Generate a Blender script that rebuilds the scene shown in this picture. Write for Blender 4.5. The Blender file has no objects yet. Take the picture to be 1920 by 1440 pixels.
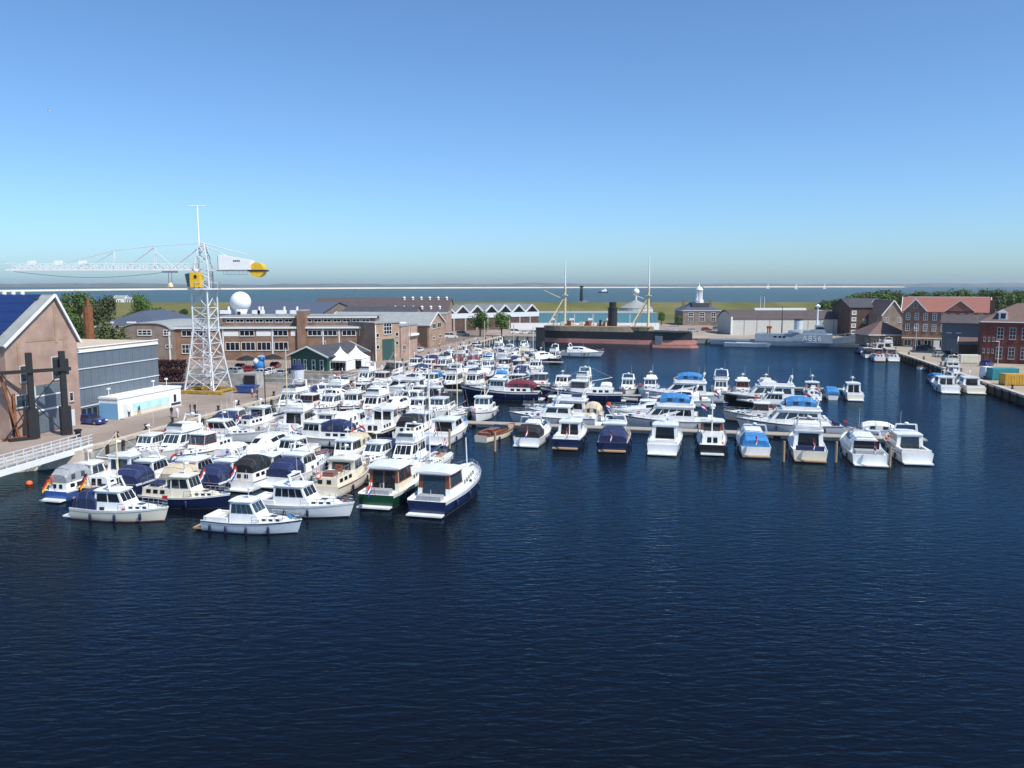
import bpy, bmesh, math, random
from mathutils import Vector, Matrix
random.seed(7)
R = math.radians
SC = bpy.context.scene
COL = SC.collection
# ---------------------------------------------------------------- camera
FPX, HOR, CAMZ = 1550.0, 532.0, 22.0
TH = math.atan((720 - HOR) / FPX)
cam = bpy.data.cameras.new('camera')
cam.sensor_width = 36.0
cam.lens = FPX / 1920 * 36.0
cam.clip_start, cam.clip_end = 0.5, 60000
camo = bpy.data.objects.new('camera', cam)
COL.objects.link(camo)
camo.location = (0, 0, CAMZ)
camo.rotation_euler = (math.pi / 2 - TH, 0, 0)
SC.camera = camo
# ---------------------------------------------------------------- sky, sun, exposure
SUN_EL, SUN_AZ = 52.0, 128.0            # azimuth clockwise from the view axis (+Y)
wd = bpy.data.worlds.new('World')
SC.world = wd
wd.use_nodes = True
nt = wd.node_tree
bg = nt.nodes['Background']
sky = nt.nodes.new('ShaderNodeTexSky')
sky.sky_type = 'NISHITA'
sky.sun_disc = False
sky.sun_elevation = R(SUN_EL)
sky.sun_rotation = R(SUN_AZ)
sky.altitude = 1650
sky.air_density = 1.0
sky.dust_density = 3.3
sky.ozone_density = 3.0
wb = nt.nodes.new('ShaderNodeMix'); wb.data_type = 'RGBA'; wb.blend_type = 'MULTIPLY'; wb.inputs[0].default_value = 1.0
wb.inputs[7].default_value = (0.65, 0.845, 0.995, 1)      # the camera's cool white balance
nt.links.new(sky.outputs[0], wb.inputs[6]); nt.links.new(wb.outputs[2], bg.inputs[0])
bg.inputs[1].default_value = 0.15
sl = bpy.data.lights.new('sun', 'SUN')
sl.energy = 4.6
sl.angle = R(0.53)
sl.color = (1.0, 0.955, 0.88)
so = bpy.data.objects.new('sun', sl)
COL.objects.link(so)
sd = Vector((math.sin(R(SUN_AZ)) * math.cos(R(SUN_EL)), math.cos(R(SUN_AZ)) * math.cos(R(SUN_EL)), math.sin(R(SUN_EL))))
so.rotation_euler = sd.to_track_quat('Z', 'Y').to_euler()
so.location = sd * 300
vs = SC.view_settings
vs.view_transform = 'Standard'
vs.look = 'None'
vs.exposure = 0.22
vs.gamma = 1.0
vs.use_curve_mapping = False
SC.cycles.max_bounces = 6
SC.cycles.glossy_bounces = 3
SC.cycles.diffuse_bounces = 2
SC.cycles.transparent_max_bounces = 6
SC.cycles.sample_clamp_indirect = 4.0
# ---------------------------------------------------------------- frames of reference
def PX(u, v, z=0.0):
    a = (u - 960) / FPX; b = (720 - v) / FPX
    dy = math.cos(TH) + b * math.sin(TH); dz = -math.sin(TH) + b * math.cos(TH)
    k = (z - CAMZ) / dz
    return (a * k, dy * k)
def ZP(v, Y):                            # height of a point seen at row v, at distance Y
    b = (720 - v) / FPX
    return CAMZ + Y * (-math.sin(TH) + b * math.cos(TH)) / (math.cos(TH) + b * math.sin(TH))
def XP(u, v, Y):
    b = (720 - v) / FPX
    return (u - 960) / FPX * Y / (math.cos(TH) + b * math.sin(TH))
PH = math.atan(0.22)                     # the basin runs 12.4 degrees to the right of the view axis
ES = Vector((math.sin(PH), math.cos(PH))); ET = Vector((math.cos(PH), -math.sin(PH)))
OO = Vector((-54.0, 104.0))
def W2(s, t):
    p = OO + ES * s + ET * t
    return (p.x, p.y)
def W3(s, t, z=0.0):
    p = OO + ES * s + ET * t
    return (p.x, p.y, z)
def TOST(x, y):
    d = Vector((x, y)) - OO
    return (d.dot(ES), d.dot(ET))
QZ = 1.8                                 # quay level above the water
# ---------------------------------------------------------------- materials
MATS = {}
def mat(name, col, rough=0.6, metal=0.0, var=0.12, scale=3.0, bump=0.0, spec=0.5, coat=0.0, stretch=None, col2=None, emis=None):
    if name in MATS: return MATS[name]
    m = bpy.data.materials.new(name); m.use_nodes = True
    n = m.node_tree.nodes; l = m.node_tree.links
    b = n['Principled BSDF']
    b.inputs['Roughness'].default_value = rough
    b.inputs['Metallic'].default_value = metal
    b.inputs['Specular IOR Level'].default_value = spec
    b.inputs['Coat Weight'].default_value = coat
    tc = n.new('ShaderNodeTexCoord')
    src = tc.outputs['Object']
    if stretch:
        mp = n.new('ShaderNodeMapping'); mp.inputs['Scale'].default_value = stretch
        l.new(src, mp.inputs[0]); src = mp.outputs[0]
    nz = n.new('ShaderNodeTexNoise'); nz.inputs['Scale'].default_value = scale; nz.inputs['Detail'].default_value = 5
    nz.inputs['Roughness'].default_value = 0.6
    l.new(src, nz.inputs['Vector'])
    mx = n.new('ShaderNodeMix'); mx.data_type = 'RGBA'
    c = Vector(col); c2 = Vector(col2) if col2 else c
    mx.inputs[6].default_value = (*[max(0, q * (1 - var)) for q in c], 1)
    mx.inputs[7].default_value = (*[min(1, q * (1 + var)) for q in c2], 1)
    rp = n.new('ShaderNodeMapRange'); rp.inputs[1].default_value = 0.3; rp.inputs[2].default_value = 0.7
    l.new(nz.outputs[0], rp.inputs[0])
    l.new(rp.outputs[0], mx.inputs[0])
    l.new(mx.outputs[2], b.inputs['Base Color'])
    if bump:
        bp = n.new('ShaderNodeBump'); bp.inputs['Strength'].default_value = 0.6; bp.inputs['Distance'].default_value = bump
        l.new(nz.outputs[0], bp.inputs['Height']); l.new(bp.outputs[0], b.inputs['Normal'])
    if emis:
        b.inputs['Emission Color'].default_value = (*emis[:3], 1); b.inputs['Emission Strength'].default_value = emis[3]
    MATS[name] = m
    return m
def brickmat(name, c1, c2, mortar, scale=1.0, w=0.24, h=0.075, dirt=0.35):
    if name in MATS: return MATS[name]
    m = bpy.data.materials.new(name); m.use_nodes = True
    n = m.node_tree.nodes; l = m.node_tree.links
    b = n['Principled BSDF']; b.inputs['Roughness'].default_value = 0.85; b.inputs['Specular IOR Level'].default_value = 0.2
    tc = n.new('ShaderNodeTexCoord'); geo = n.new('ShaderNodeSeparateXYZ'); l.new(tc.outputs['Object'], geo.inputs[0])
    ad = n.new('ShaderNodeMath'); ad.operation = 'ADD'; l.new(geo.outputs[0], ad.inputs[0]); l.new(geo.outputs[1], ad.inputs[1])
    cb = n.new('ShaderNodeCombineXYZ'); l.new(ad.outputs[0], cb.inputs[0]); l.new(geo.outputs[2], cb.inputs[1])
    br = n.new('ShaderNodeTexBrick'); br.inputs['Scale'].default_value = scale
    br.inputs['Brick Width'].default_value = w; br.inputs['Row Height'].default_value = h; br.inputs['Mortar Size'].default_value = 0.008
    br.inputs['Color1'].default_value = (*c1, 1); br.inputs['Color2'].default_value = (*c2, 1); br.inputs['Mortar'].default_value = (*mortar, 1)
    l.new(cb.outputs[0], br.inputs['Vector'])
    nz = n.new('ShaderNodeTexNoise'); nz.inputs['Scale'].default_value = 0.45; nz.inputs['Detail'].default_value = 6
    l.new(tc.outputs['Object'], nz.inputs['Vector'])
    rp = n.new('ShaderNodeMapRange'); rp.inputs[1].default_value = 0.3; rp.inputs[2].default_value = 0.7
    rp.inputs[3].default_value = 1 - dirt; rp.inputs[4].default_value = 1 + dirt * 0.4
    l.new(nz.outputs[0], rp.inputs[0])
    mu = n.new('ShaderNodeVectorMath'); mu.operation = 'SCALE'; l.new(br.outputs[0], mu.inputs[0]); l.new(rp.outputs[0], mu.inputs['Scale'])
    l.new(mu.outputs[0], b.inputs['Base Color'])
    MATS[name] = m
    return m
def stripemat(name, col, col2, axis=0, period=0.3, rough=0.5, metal=0.0, duty=0.15):
    """ribbed sheet: thin darker grooves across one object axis (with relief)"""
    if name in MATS: return MATS[name]
    m = bpy.data.materials.new(name); m.use_nodes = True
    n = m.node_tree.nodes; l = m.node_tree.links
    b = n['Principled BSDF']; b.inputs['Roughness'].default_value = rough; b.inputs['Metallic'].default_value = metal
    tc = n.new('ShaderNodeTexCoord'); sp = n.new('ShaderNodeSeparateXYZ'); l.new(tc.outputs['Object'], sp.inputs[0])
    dv = n.new('ShaderNodeMath'); dv.operation = 'DIVIDE'; dv.inputs[1].default_value = period; l.new(sp.outputs[axis], dv.inputs[0])
    fr = n.new('ShaderNodeMath'); fr.operation = 'FRACT'; l.new(dv.outputs[0], fr.inputs[0])
    lt = n.new('ShaderNodeMath'); lt.operation = 'LESS_THAN'; lt.inputs[1].default_value = duty; l.new(fr.outputs[0], lt.inputs[0])
    nz = n.new('ShaderNodeTexNoise'); nz.inputs['Scale'].default_value = 0.6; nz.inputs['Detail'].default_value = 5; l.new(tc.outputs['Object'], nz.inputs['Vector'])
    mx0 = n.new('ShaderNodeMix'); mx0.data_type = 'RGBA'
    mx0.inputs[6].default_value = (*[q * 0.82 for q in col], 1); mx0.inputs[7].default_value = (*[min(1, q * 1.12) for q in col], 1)
    l.new(nz.outputs[0], mx0.inputs[0])
    mx = n.new('ShaderNodeMix'); mx.data_type = 'RGBA'; l.new(mx0.outputs[2], mx.inputs[6]); mx.inputs[7].default_value = (*col2, 1)
    l.new(lt.outputs[0], mx.inputs[0]); l.new(mx.outputs[2], b.inputs['Base Color'])
    MATS[name] = m
    return m
M = dict(
    gel=mat('white_gelcoat', (0.80, 0.80, 0.78), 0.25, var=0.09, scale=0.9, stretch=(1, 1, 0.35), coat=0.3),
    cream=mat('cream_gelcoat', (0.76, 0.70, 0.56), 0.3, var=0.06, scale=0.8, coat=0.2),
    grey=mat('pale_grey_gelcoat', (0.58, 0.62, 0.66), 0.3, var=0.06, coat=0.2),
    teal=mat('pale_teal_gelcoat', (0.52, 0.68, 0.70), 0.3, var=0.06, coat=0.2),
    navy=mat('navy_hull_paint', (0.012, 0.02, 0.065), 0.2, var=0.2, coat=0.4),
    blue=mat('blue_hull_paint', (0.03, 0.09, 0.30), 0.2, var=0.15, coat=0.4),
    black=mat('black_hull_paint', (0.012, 0.012, 0.014), 0.3, var=0.3, coat=0.2),
    green=mat('dark_green_hull_paint', (0.008, 0.05, 0.025), 0.25, var=0.2, coat=0.3),
    red=mat('dark_red_canvas', (0.24, 0.02, 0.025), 0.8, var=0.2),
    cnavy=mat('navy_canvas', (0.012, 0.022, 0.085), 0.8, var=0.35, scale=2.5, bump=0.05),
    cblue=mat('bright_blue_canvas', (0.03, 0.19, 0.45), 0.75, var=0.25, scale=2.5, bump=0.05),
    cblack=mat('black_canvas', (0.012, 0.012, 0.016), 0.8, var=0.3, bump=0.04),
    cgrey=mat('grey_canvas', (0.30, 0.31, 0.33), 0.8, var=0.2, bump=0.04),
    cwhite=mat('white_canvas', (0.74, 0.74, 0.72), 0.8, var=0.08, bump=0.04),
    cbeige=mat('beige_canvas', (0.55, 0.46, 0.33), 0.8, var=0.12, bump=0.04),
    cburg=mat('burgundy_canvas', (0.16, 0.025, 0.04), 0.8, var=0.2, bump=0.04),
    glass=mat('dark_tinted_glass', (0.012, 0.014, 0.018), 0.06, var=0.2, spec=0.6),
    glassb=mat('blue_tinted_glass', (0.03, 0.05, 0.07), 0.06, var=0.3, spec=0.6),
    wood=mat('varnished_mahogany', (0.20, 0.055, 0.02), 0.3, var=0.35, scale=6, stretch=(1, 8, 8), coat=0.3),
    teak=mat('weathered_teak', (0.36, 0.24, 0.14), 0.7, var=0.2, scale=5, stretch=(1, 10, 1)),
    steel=mat('polished_stainless', (0.62, 0.64, 0.66), 0.22, 0.9, var=0.05),
    rub=mat('black_rubber', (0.015, 0.015, 0.016), 0.7, var=0.2),
    fend=mat('navy_fender_vinyl', (0.012, 0.02, 0.07), 0.5, var=0.1),
    fendw=mat('white_fender_vinyl', (0.72, 0.72, 0.70), 0.5, var=0.05),
    antif=mat('dark_antifouling', (0.02, 0.02, 0.03), 0.8, var=0.3),
    antir=mat('red_antifouling', (0.20, 0.03, 0.02), 0.8, var=0.3),
    fred=mat('red_flag_cloth', (0.50, 0.02, 0.03), 0.85), fwhite=mat('white_flag_cloth', (0.78, 0.78, 0.78), 0.85),
    fblue=mat('blue_flag_cloth', (0.02, 0.06, 0.30), 0.85), fblack=mat('black_flag_cloth', (0.01, 0.01, 0.01), 0.85),
    fgold=mat('gold_flag_cloth', (0.70, 0.42, 0.03), 0.85), orange=mat('orange_plastic', (0.80, 0.12, 0.02), 0.5),
    pontoon=mat('weathered_decking', (0.34, 0.30, 0.25), 0.8, var=0.25, scale=6, stretch=(1, 6, 1), bump=0.02),
    conc=mat('weathered_concrete', (0.34, 0.32, 0.29), 0.85, var=0.2, scale=1.2, bump=0.02),
    darkwood=mat('wet_dark_timber', (0.045, 0.032, 0.024), 0.8, var=0.4, scale=4, bump=0.03),
    stone=mat('pale_quay_stone', (0.46, 0.40, 0.32), 0.85, var=0.22, scale=1.2, bump=0.03),
    dstone=mat('grey_dock_stone', (0.30, 0.29, 0.27), 0.85, var=0.3, scale=0.8, bump=0.04),
    white=mat('white_painted_metal', (0.80, 0.80, 0.79), 0.45, var=0.06, scale=1.5),
    wframe=mat('white_painted_timber', (0.74, 0.74, 0.72), 0.55, var=0.08),
    yellow=mat('yellow_crane_paint', (0.72, 0.44, 0.02), 0.45, var=0.15, scale=1.5),
    cgreypaint=mat('pale_grey_crane_paint', (0.60, 0.62, 0.63), 0.45, var=0.12, scale=1.5),
    blacksteel=mat('black_painted_steel', (0.016, 0.016, 0.018), 0.5, var=0.3),
    jibpaint=mat('weathered_cream_crane_paint', (0.56, 0.555, 0.52), 0.5, var=0.2, scale=0.8),
    roofgrey=mat('grey_roof_felt', (0.27, 0.29, 0.29), 0.85, var=0.15, scale=0.5),
    rooftan=mat('tan_roof_gravel', (0.50, 0.41, 0.31), 0.9, var=0.15, scale=0.8, bump=0.02),
    roofdark=mat('dark_roof_felt', (0.055, 0.055, 0.065), 0.8, var=0.25, scale=0.6),
    roofbrown=mat('brown_sheet_roof', (0.085, 0.065, 0.062), 0.75, var=0.2, scale=0.5),
    roofslate=stripemat('blue_grey_slate_roof', (0.085, 0.10, 0.135), (0.05, 0.06, 0.08), 0, 1.2),
    rooftile=stripemat('red_clay_tile_roof', (0.285, 0.115, 0.088), (0.19, 0.07, 0.055), 0, 0.5, 0.8),
    roofbtile=stripemat('brown_clay_tile_roof', (0.16, 0.10, 0.085), (0.10, 0.06, 0.05), 0, 0.5, 0.8),
    brick1=brickmat('pink_brown_brick', (0.37, 0.235, 0.185), (0.43, 0.28, 0.22), (0.44, 0.35, 0.29), dirt=0.28),
    brick2=brickmat('brown_brick', (0.24, 0.135, 0.09), (0.30, 0.165, 0.105), (0.28, 0.21, 0.16)),
    brick3=brickmat('dark_brick', (0.10, 0.055, 0.045), (0.13, 0.07, 0.055), (0.12, 0.10, 0.09)),
    brick4=brickmat('shaded_red_brick', (0.135, 0.034, 0.028), (0.17, 0.045, 0.035), (0.12, 0.075, 0.065)),  # red brick darkened to hold the shade on the right house
    brick5=brickmat('tan_brick', (0.36, 0.235, 0.16), (0.42, 0.28, 0.19), (0.38, 0.30, 0.24)),
    brick6=brickmat('grey_brown_brick', (0.235, 0.185, 0.155), (0.28, 0.21, 0.17), (0.26, 0.22, 0.19)),
    cream_wall=mat('cream_plaster', (0.66, 0.61, 0.50), 0.8, var=0.1, scale=0.7),
    whitewall=stripemat('off_white_sheet_wall', (0.60, 0.585, 0.53), (0.42, 0.41, 0.37), 0, 0.9, 0.6, duty=0.06),
    greyclad=stripemat('slate_grey_cladding', (0.125, 0.155, 0.185), (0.09, 0.115, 0.14), 0, 0.5, 0.45),
    tealclad=stripemat('teal_sheet_cladding', (0.10, 0.27, 0.33), (0.07, 0.20, 0.25), 0, 1.5, 0.5),
    blueclad=stripemat('blue_grey_shed_cladding', (0.095, 0.125, 0.155), (0.065, 0.085, 0.11), 0, 0.4, 0.5),
    greenwood=stripemat('dark_green_boarding', (0.015, 0.085, 0.055), (0.01, 0.05, 0.03), 0, 0.25, 0.5),
    lblue=mat('light_blue_sheet', (0.20, 0.42, 0.66), 0.5, var=0.05, scale=0.4),
    cyanprint=mat('pale_cyan_print', (0.46, 0.74, 0.78), 0.5, var=0.25, scale=0.8),
    sandprint=mat('sand_coloured_print', (0.72, 0.62, 0.48), 0.5, var=0.1, scale=0.8),
    door=mat('dark_green_door_paint', (0.03, 0.075, 0.07), 0.5),
    browndoor=mat('brown_door_boarding', (0.10, 0.06, 0.04), 0.6, var=0.15),
    solar=None, rust=mat('rusty_steel', (0.20, 0.075, 0.03), 0.85, var=0.4, scale=1.5, bump=0.03),
    dome=mat('white_radome_shell', (0.82, 0.83, 0.84), 0.45, var=0.03),
    navygrey=mat('naval_grey_paint', (0.30, 0.355, 0.405), 0.5, var=0.1, scale=0.5),
    navygreyd=mat('dark_naval_grey_paint', (0.15, 0.18, 0.22), 0.55, var=0.12, scale=0.5),
    shipred=mat('faded_red_lead_paint', (0.50, 0.21, 0.165), 0.65, var=0.2, scale=0.4, stretch=(0.3, 1, 2)),
    shipblack=mat('ship_black_paint', (0.016, 0.016, 0.018), 0.5, var=0.3, scale=0.5),
    buff=mat('buff_mast_paint', (0.72, 0.60, 0.36), 0.5, var=0.08),
    buffd=mat('weathered_buff_bulwark', (0.30, 0.245, 0.165), 0.6, var=0.25, scale=0.8),
    bark=mat('tree_bark', (0.08, 0.055, 0.04), 0.9, var=0.3, scale=4, bump=0.05),
    hedge=mat('dark_red_hedge_leaf', (0.05, 0.012, 0.014), 0.8, var=0.4, scale=6),
    turq=mat('turquoise_container_paint', (0.03, 0.24, 0.27), 0.5, var=0.15, scale=1.5),
    ochre=mat('worn_ochre_paint', (0.40, 0.26, 0.04), 0.6, var=0.3, scale=1.5),
    cyel=mat('yellow_container_paint', (0.52, 0.29, 0.03), 0.5, var=0.15, scale=1.5),
    tyre=mat('tyre_rubber', (0.012, 0.012, 0.013), 0.85), rim=mat('alloy_rim', (0.5, 0.5, 0.52), 0.3, 0.9),
    skin=mat('skin', (0.48, 0.28, 0.19), 0.6), hair=mat('brown_hair', (0.05, 0.03, 0.018), 0.7),
    sand=mat('pale_beach_sand', (0.64, 0.57, 0.45), 0.9, var=0.1, scale=0.01),
    dune=mat('dune_scrub', (0.12, 0.125, 0.09), 0.9, var=0.3, scale=0.01),
)
def glossy_panel():
    m = bpy.data.materials.new('blue_solar_panel'); m.use_nodes = True
    b = m.node_tree.nodes['Principled BSDF']
    b.inputs['Base Color'].default_value = (0.012, 0.03, 0.12, 1); b.inputs['Roughness'].default_value = 0.25; b.inputs['Coat Weight'].default_value = 0.5
    return m
M['solar'] = glossy_panel()
# ---------------------------------------------------------------- mesh building
class MB:
    def __init__(self): self.v = []; self.f = []
    def add(self, pts, faces):
        o = len(self.v); self.v += [tuple(p) for p in pts]; self.f += [tuple(i + o for i in f) for f in faces]
        return self
    def hexa(self, p):                  # 4 bottom (ccw from above), 4 top
        return self.add(p, [(3, 2, 1, 0), (4, 5, 6, 7), (0, 1, 5, 4), (1, 2, 6, 5), (2, 3, 7, 6), (3, 0, 4, 7)])
    def box(self, x0, x1, y0, y1, z0, z1):
        return self.hexa([(x0, y0, z0), (x1, y0, z0), (x1, y1, z0), (x0, y1, z0), (x0, y0, z1), (x1, y0, z1), (x1, y1, z1), (x0, y1, z1)])
    def prism(self, pts, z0, z1, top=None):
        n = len(pts); top = top or pts
        self.add([(x, y, z0) for x, y in pts] + [(x, y, z1) for x, y in top],
                 [tuple(range(n - 1, -1, -1)), tuple(range(n, 2 * n))] + [(i, (i + 1) % n, n + (i + 1) % n, n + i) for i in range(n)])
        return self
    def extr(self, prof, axis, a0, a1): # profile in (y,z) along x, or (x,z) along y
        n = len(prof)
        if axis == 'x': A = [(a0, p, q) for p, q in prof]; B = [(a1, p, q) for p, q in prof]
        else: A = [(p, a0, q) for p, q in prof]; B = [(p, a1, q) for p, q in prof]
        self.add(A + B, [tuple(range(n)), tuple(range(2 * n - 1, n - 1, -1))] + [(i, n + i, n + (i + 1) % n, (i + 1) % n) for i in range(n)])
        return self
    def loft(self, rings, closed=True, cap0=True, cap1=True):
        n = len(rings[0]); o = len(self.v)
        for r in rings: self.v += [tuple(p) for p in r]
        for k in range(len(rings) - 1):
            for i in range(n if closed else n - 1):
                j = (i + 1) % n
                self.f.append((o + k * n + i, o + k * n + j, o + (k + 1) * n + j, o + (k + 1) * n + i))
        if cap0: self.f.append(tuple(o + i for i in range(n - 1, -1, -1)))
        if cap1: self.f.append(tuple(o + (len(rings) - 1) * n + i for i in range(n)))
        return self
    def tube(self, a, b, r, n=5, r2=None):
        a = Vector(a); b = Vector(b); d = (b - a)
        if d.length < 1e-6: return self
        d.normalize(); u = d.orthogonal().normalized(); w = d.cross(u); r2 = r if r2 is None else r2
        ring = lambda c, q: [tuple(c + (u * math.cos(2 * math.pi * i / n) + w * math.sin(2 * math.pi * i / n)) * q) for i in range(n)]
        return self.loft([ring(a, r), ring(b, r2)])
    def path(self, pts, r, n=4):
        for a, b in zip(pts[:-1], pts[1:]): self.tube(a, b, r, n)
        return self
    def bar(self, a, b, w, h):          # rectangular bar
        a = Vector(a); b = Vector(b); d = (b - a).normalized(); s = d.cross(Vector((0, 0, 1)))
        if s.length < 1e-3: s = Vector((1, 0, 0))
        s = s.normalized() * w / 2; u = s.cross(d).normalized() * h / 2
        q = lambda c: [tuple(c - s - u), tuple(c + s - u), tuple(c + s + u), tuple(c - s + u)]
        return self.loft([q(a), q(b)])
    def lathe(self, prof, n=10, c=(0, 0, 0)):
        return self.loft([[(c[0] + r * math.cos(2 * math.pi * i / n), c[1] + r * math.sin(2 * math.pi * i / n), c[2] + z) for i in range(n)] for r, z in prof])
    def sheet(self, q, th):             # thickened polygon (offset downward along its normal)
        q = [Vector(p) for p in q]; nn = (q[1] - q[0]).cross(q[-1] - q[0]).normalized() * th; n = len(q)
        self.add([tuple(p) for p in q] + [tuple(p - nn) for p in q],
                 [tuple(range(n)), tuple(range(2 * n - 1, n - 1, -1))] + [(i, n + i, n + (i + 1) % n, (i + 1) % n) for i in range(n)])
        return self
    def pane(self, A, B, C, D, u0, u1, v0, v1, th=0.02, off=0.0, skew=0.0):
        A, B, C, D = Vector(A), Vector(B), Vector(C), Vector(D)
        nn = (B - A).cross(D - A).normalized()
        def at(u, v): return (A * (1 - u) + B * u) * (1 - v) + (D * (1 - u) + C * u) * v
        q = [at(u0, v0), at(u1, v0), at(u1 + skew, v1), at(u0 + skew, v1)]
        lo = [p + nn * off for p in q]; hi = [p + nn * (off + th) for p in q]
        return self.add([tuple(p) for p in lo + hi], [(3, 2, 1, 0), (4, 5, 6, 7), (0, 1, 5, 4), (1, 2, 6, 5), (2, 3, 7, 6), (3, 0, 4, 7)])
    def mesh(self, name, m=None, smooth=False):
        me = bpy.data.meshes.new(name); me.from_pydata(self.v, [], self.f)
        if m: me.materials.append(m)
        if smooth: me.shade_smooth()
        return me
    def build(self, name, m, parent=None, smooth=False):
        return link(name, self.mesh(name, m, smooth), parent)
def link(name, me, parent=None, loc=None, rz=None):
    o = bpy.data.objects.new(name, me); COL.objects.link(o)
    if parent is not None: o.parent = parent
    if loc is not None: o.location = loc
    if rz is not None: o.rotation_euler = (0, 0, rz)
    return o
def thing(name, label, cat, loc=(0, 0, 0), rz=0.0, group=None):
    o = bpy.data.objects.new(name, None); COL.objects.link(o)
    o.empty_display_size = 0.1
    o.location = loc; o.rotation_euler = (0, 0, rz)
    return tag(o, label, cat, group)
def tag(o, label, cat, group=None):
    o['label'] = label; o['category'] = cat
    if group: o['group'] = group
    return o
def struct(o):
    o['kind'] = 'structure'; return o
ORD = ['first', 'second', 'third', 'fourth', 'fifth', 'sixth', 'seventh', 'eighth', 'ninth', 'tenth', 'eleventh', 'twelfth', 'thirteenth',
       'fourteenth', 'fifteenth', 'sixteenth', 'seventeenth', 'eighteenth', 'nineteenth', 'twentieth']
# ---------------------------------------------------------------- the setting: water, ground, dike, sea, far shore
def water_mat(name, deep, rough, waves, dist, refl=0.66, tint=(0.46, 0.76, 1.0)):
    m = bpy.data.materials.new(name); m.use_nodes = True
    n = m.node_tree.nodes; l = m.node_tree.links; n.remove(n['Principled BSDF'])
    df = n.new('ShaderNodeBsdfDiffuse'); df.inputs[0].default_value = (*deep, 1)
    gl_ = n.new('ShaderNodeBsdfGlossy'); gl_.inputs['Color'].default_value = (*tint, 1); gl_.inputs['Roughness'].default_value = rough
    fr_ = n.new('ShaderNodeFresnel'); fr_.inputs['IOR'].default_value = 1.33
    fm_ = n.new('ShaderNodeMath'); fm_.operation = 'MULTIPLY'; fm_.inputs[1].default_value = refl; l.new(fr_.outputs[0], fm_.inputs[0])
    ms_ = n.new('ShaderNodeMixShader'); l.new(fm_.outputs[0], ms_.inputs[0]); l.new(df.outputs[0], ms_.inputs[1]); l.new(gl_.outputs[0], ms_.inputs[2])
    l.new(ms_.outputs[0], n['Material Output'].inputs['Surface'])
    tc = n.new('ShaderNodeTexCoord'); prev = None
    for rot, scl, sc, wt in waves:
        mp = n.new('ShaderNodeMapping'); mp.inputs['Rotation'].default_value = (0, 0, R(rot)); mp.inputs['Scale'].default_value = scl
        l.new(tc.outputs['Object'], mp.inputs[0])
        nz = n.new('ShaderNodeTexNoise'); nz.inputs['Scale'].default_value = sc; nz.inputs['Detail'].default_value = 3; nz.inputs['Distortion'].default_value = 0.4
        l.new(mp.outputs[0], nz.inputs['Vector'])
        mu = n.new('ShaderNodeMath'); mu.operation = 'MULTIPLY'; mu.inputs[1].default_value = wt; l.new(nz.outputs[0], mu.inputs[0])
        if prev:
            ad = n.new('ShaderNodeMath'); ad.operation = 'ADD'; l.new(prev, ad.inputs[0]); l.new(mu.outputs[0], ad.inputs[1]); prev = ad.outputs[0]
        else: prev = mu.outputs[0]
    bp = n.new('ShaderNodeBump'); bp.inputs['Strength'].default_value = 1.0; bp.inputs['Distance'].default_value = dist
    l.new(prev, bp.inputs['Height'])
    wn = n.new('ShaderNodeTexNoise'); wn.inputs['Scale'].default_value = 0.022; wn.inputs['Detail'].default_value = 3; l.new(tc.outputs['Object'], wn.inputs['Vector'])
    wr = n.new('ShaderNodeMapRange'); wr.inputs[1].default_value = 0.35; wr.inputs[2].default_value = 0.65; wr.inputs[3].default_value = 0.55; wr.inputs[4].default_value = 1.0
    l.new(wn.outputs[0], wr.inputs[0]); l.new(wr.outputs[0], bp.inputs['Strength'])      # wind patches and calmer lanes
    for q in (gl_, fr_): l.new(bp.outputs[0], q.inputs['Normal'])
    return m
WATER = water_mat('dark_harbour_water', (0.0035, 0.0048, 0.0075), 0.05,
                  [(-24, (0.5, 1.4, 1), 1.25, 1.0), (16, (0.5, 1.3, 1), 2.9, 0.3), (-8, (0.6, 1.2, 1), 0.2, 0.5)], 0.12)
SEA = water_mat('grey_green_sea_water', (0.035, 0.075, 0.085), 0.3, [(10, (0.4, 1.4, 1), 0.25, 1.0), (-20, (0.6, 1, 1), 0.05, 2.0)], 1.2, 0.34, (0.85, 0.97, 0.95))
def flat(name, pts, z, m):
    mb = MB(); mb.add([(x, y, z) for x, y in pts], [tuple(range(len(pts)))])
    return struct(mb.build(name, m))
flat('harbour_water', [W2(*p) for p in ((-250, 140), (230, 140), (230, 1.5), (-3.5, 1.5), (-80, -75.5), (-80, -300), (-250, -300))], 0.0, WATER)
flat('sea_water', [(-7500, 600), (7500, 600), (7500, 8500), (-7500, 8500)], -0.4, SEA)
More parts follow.
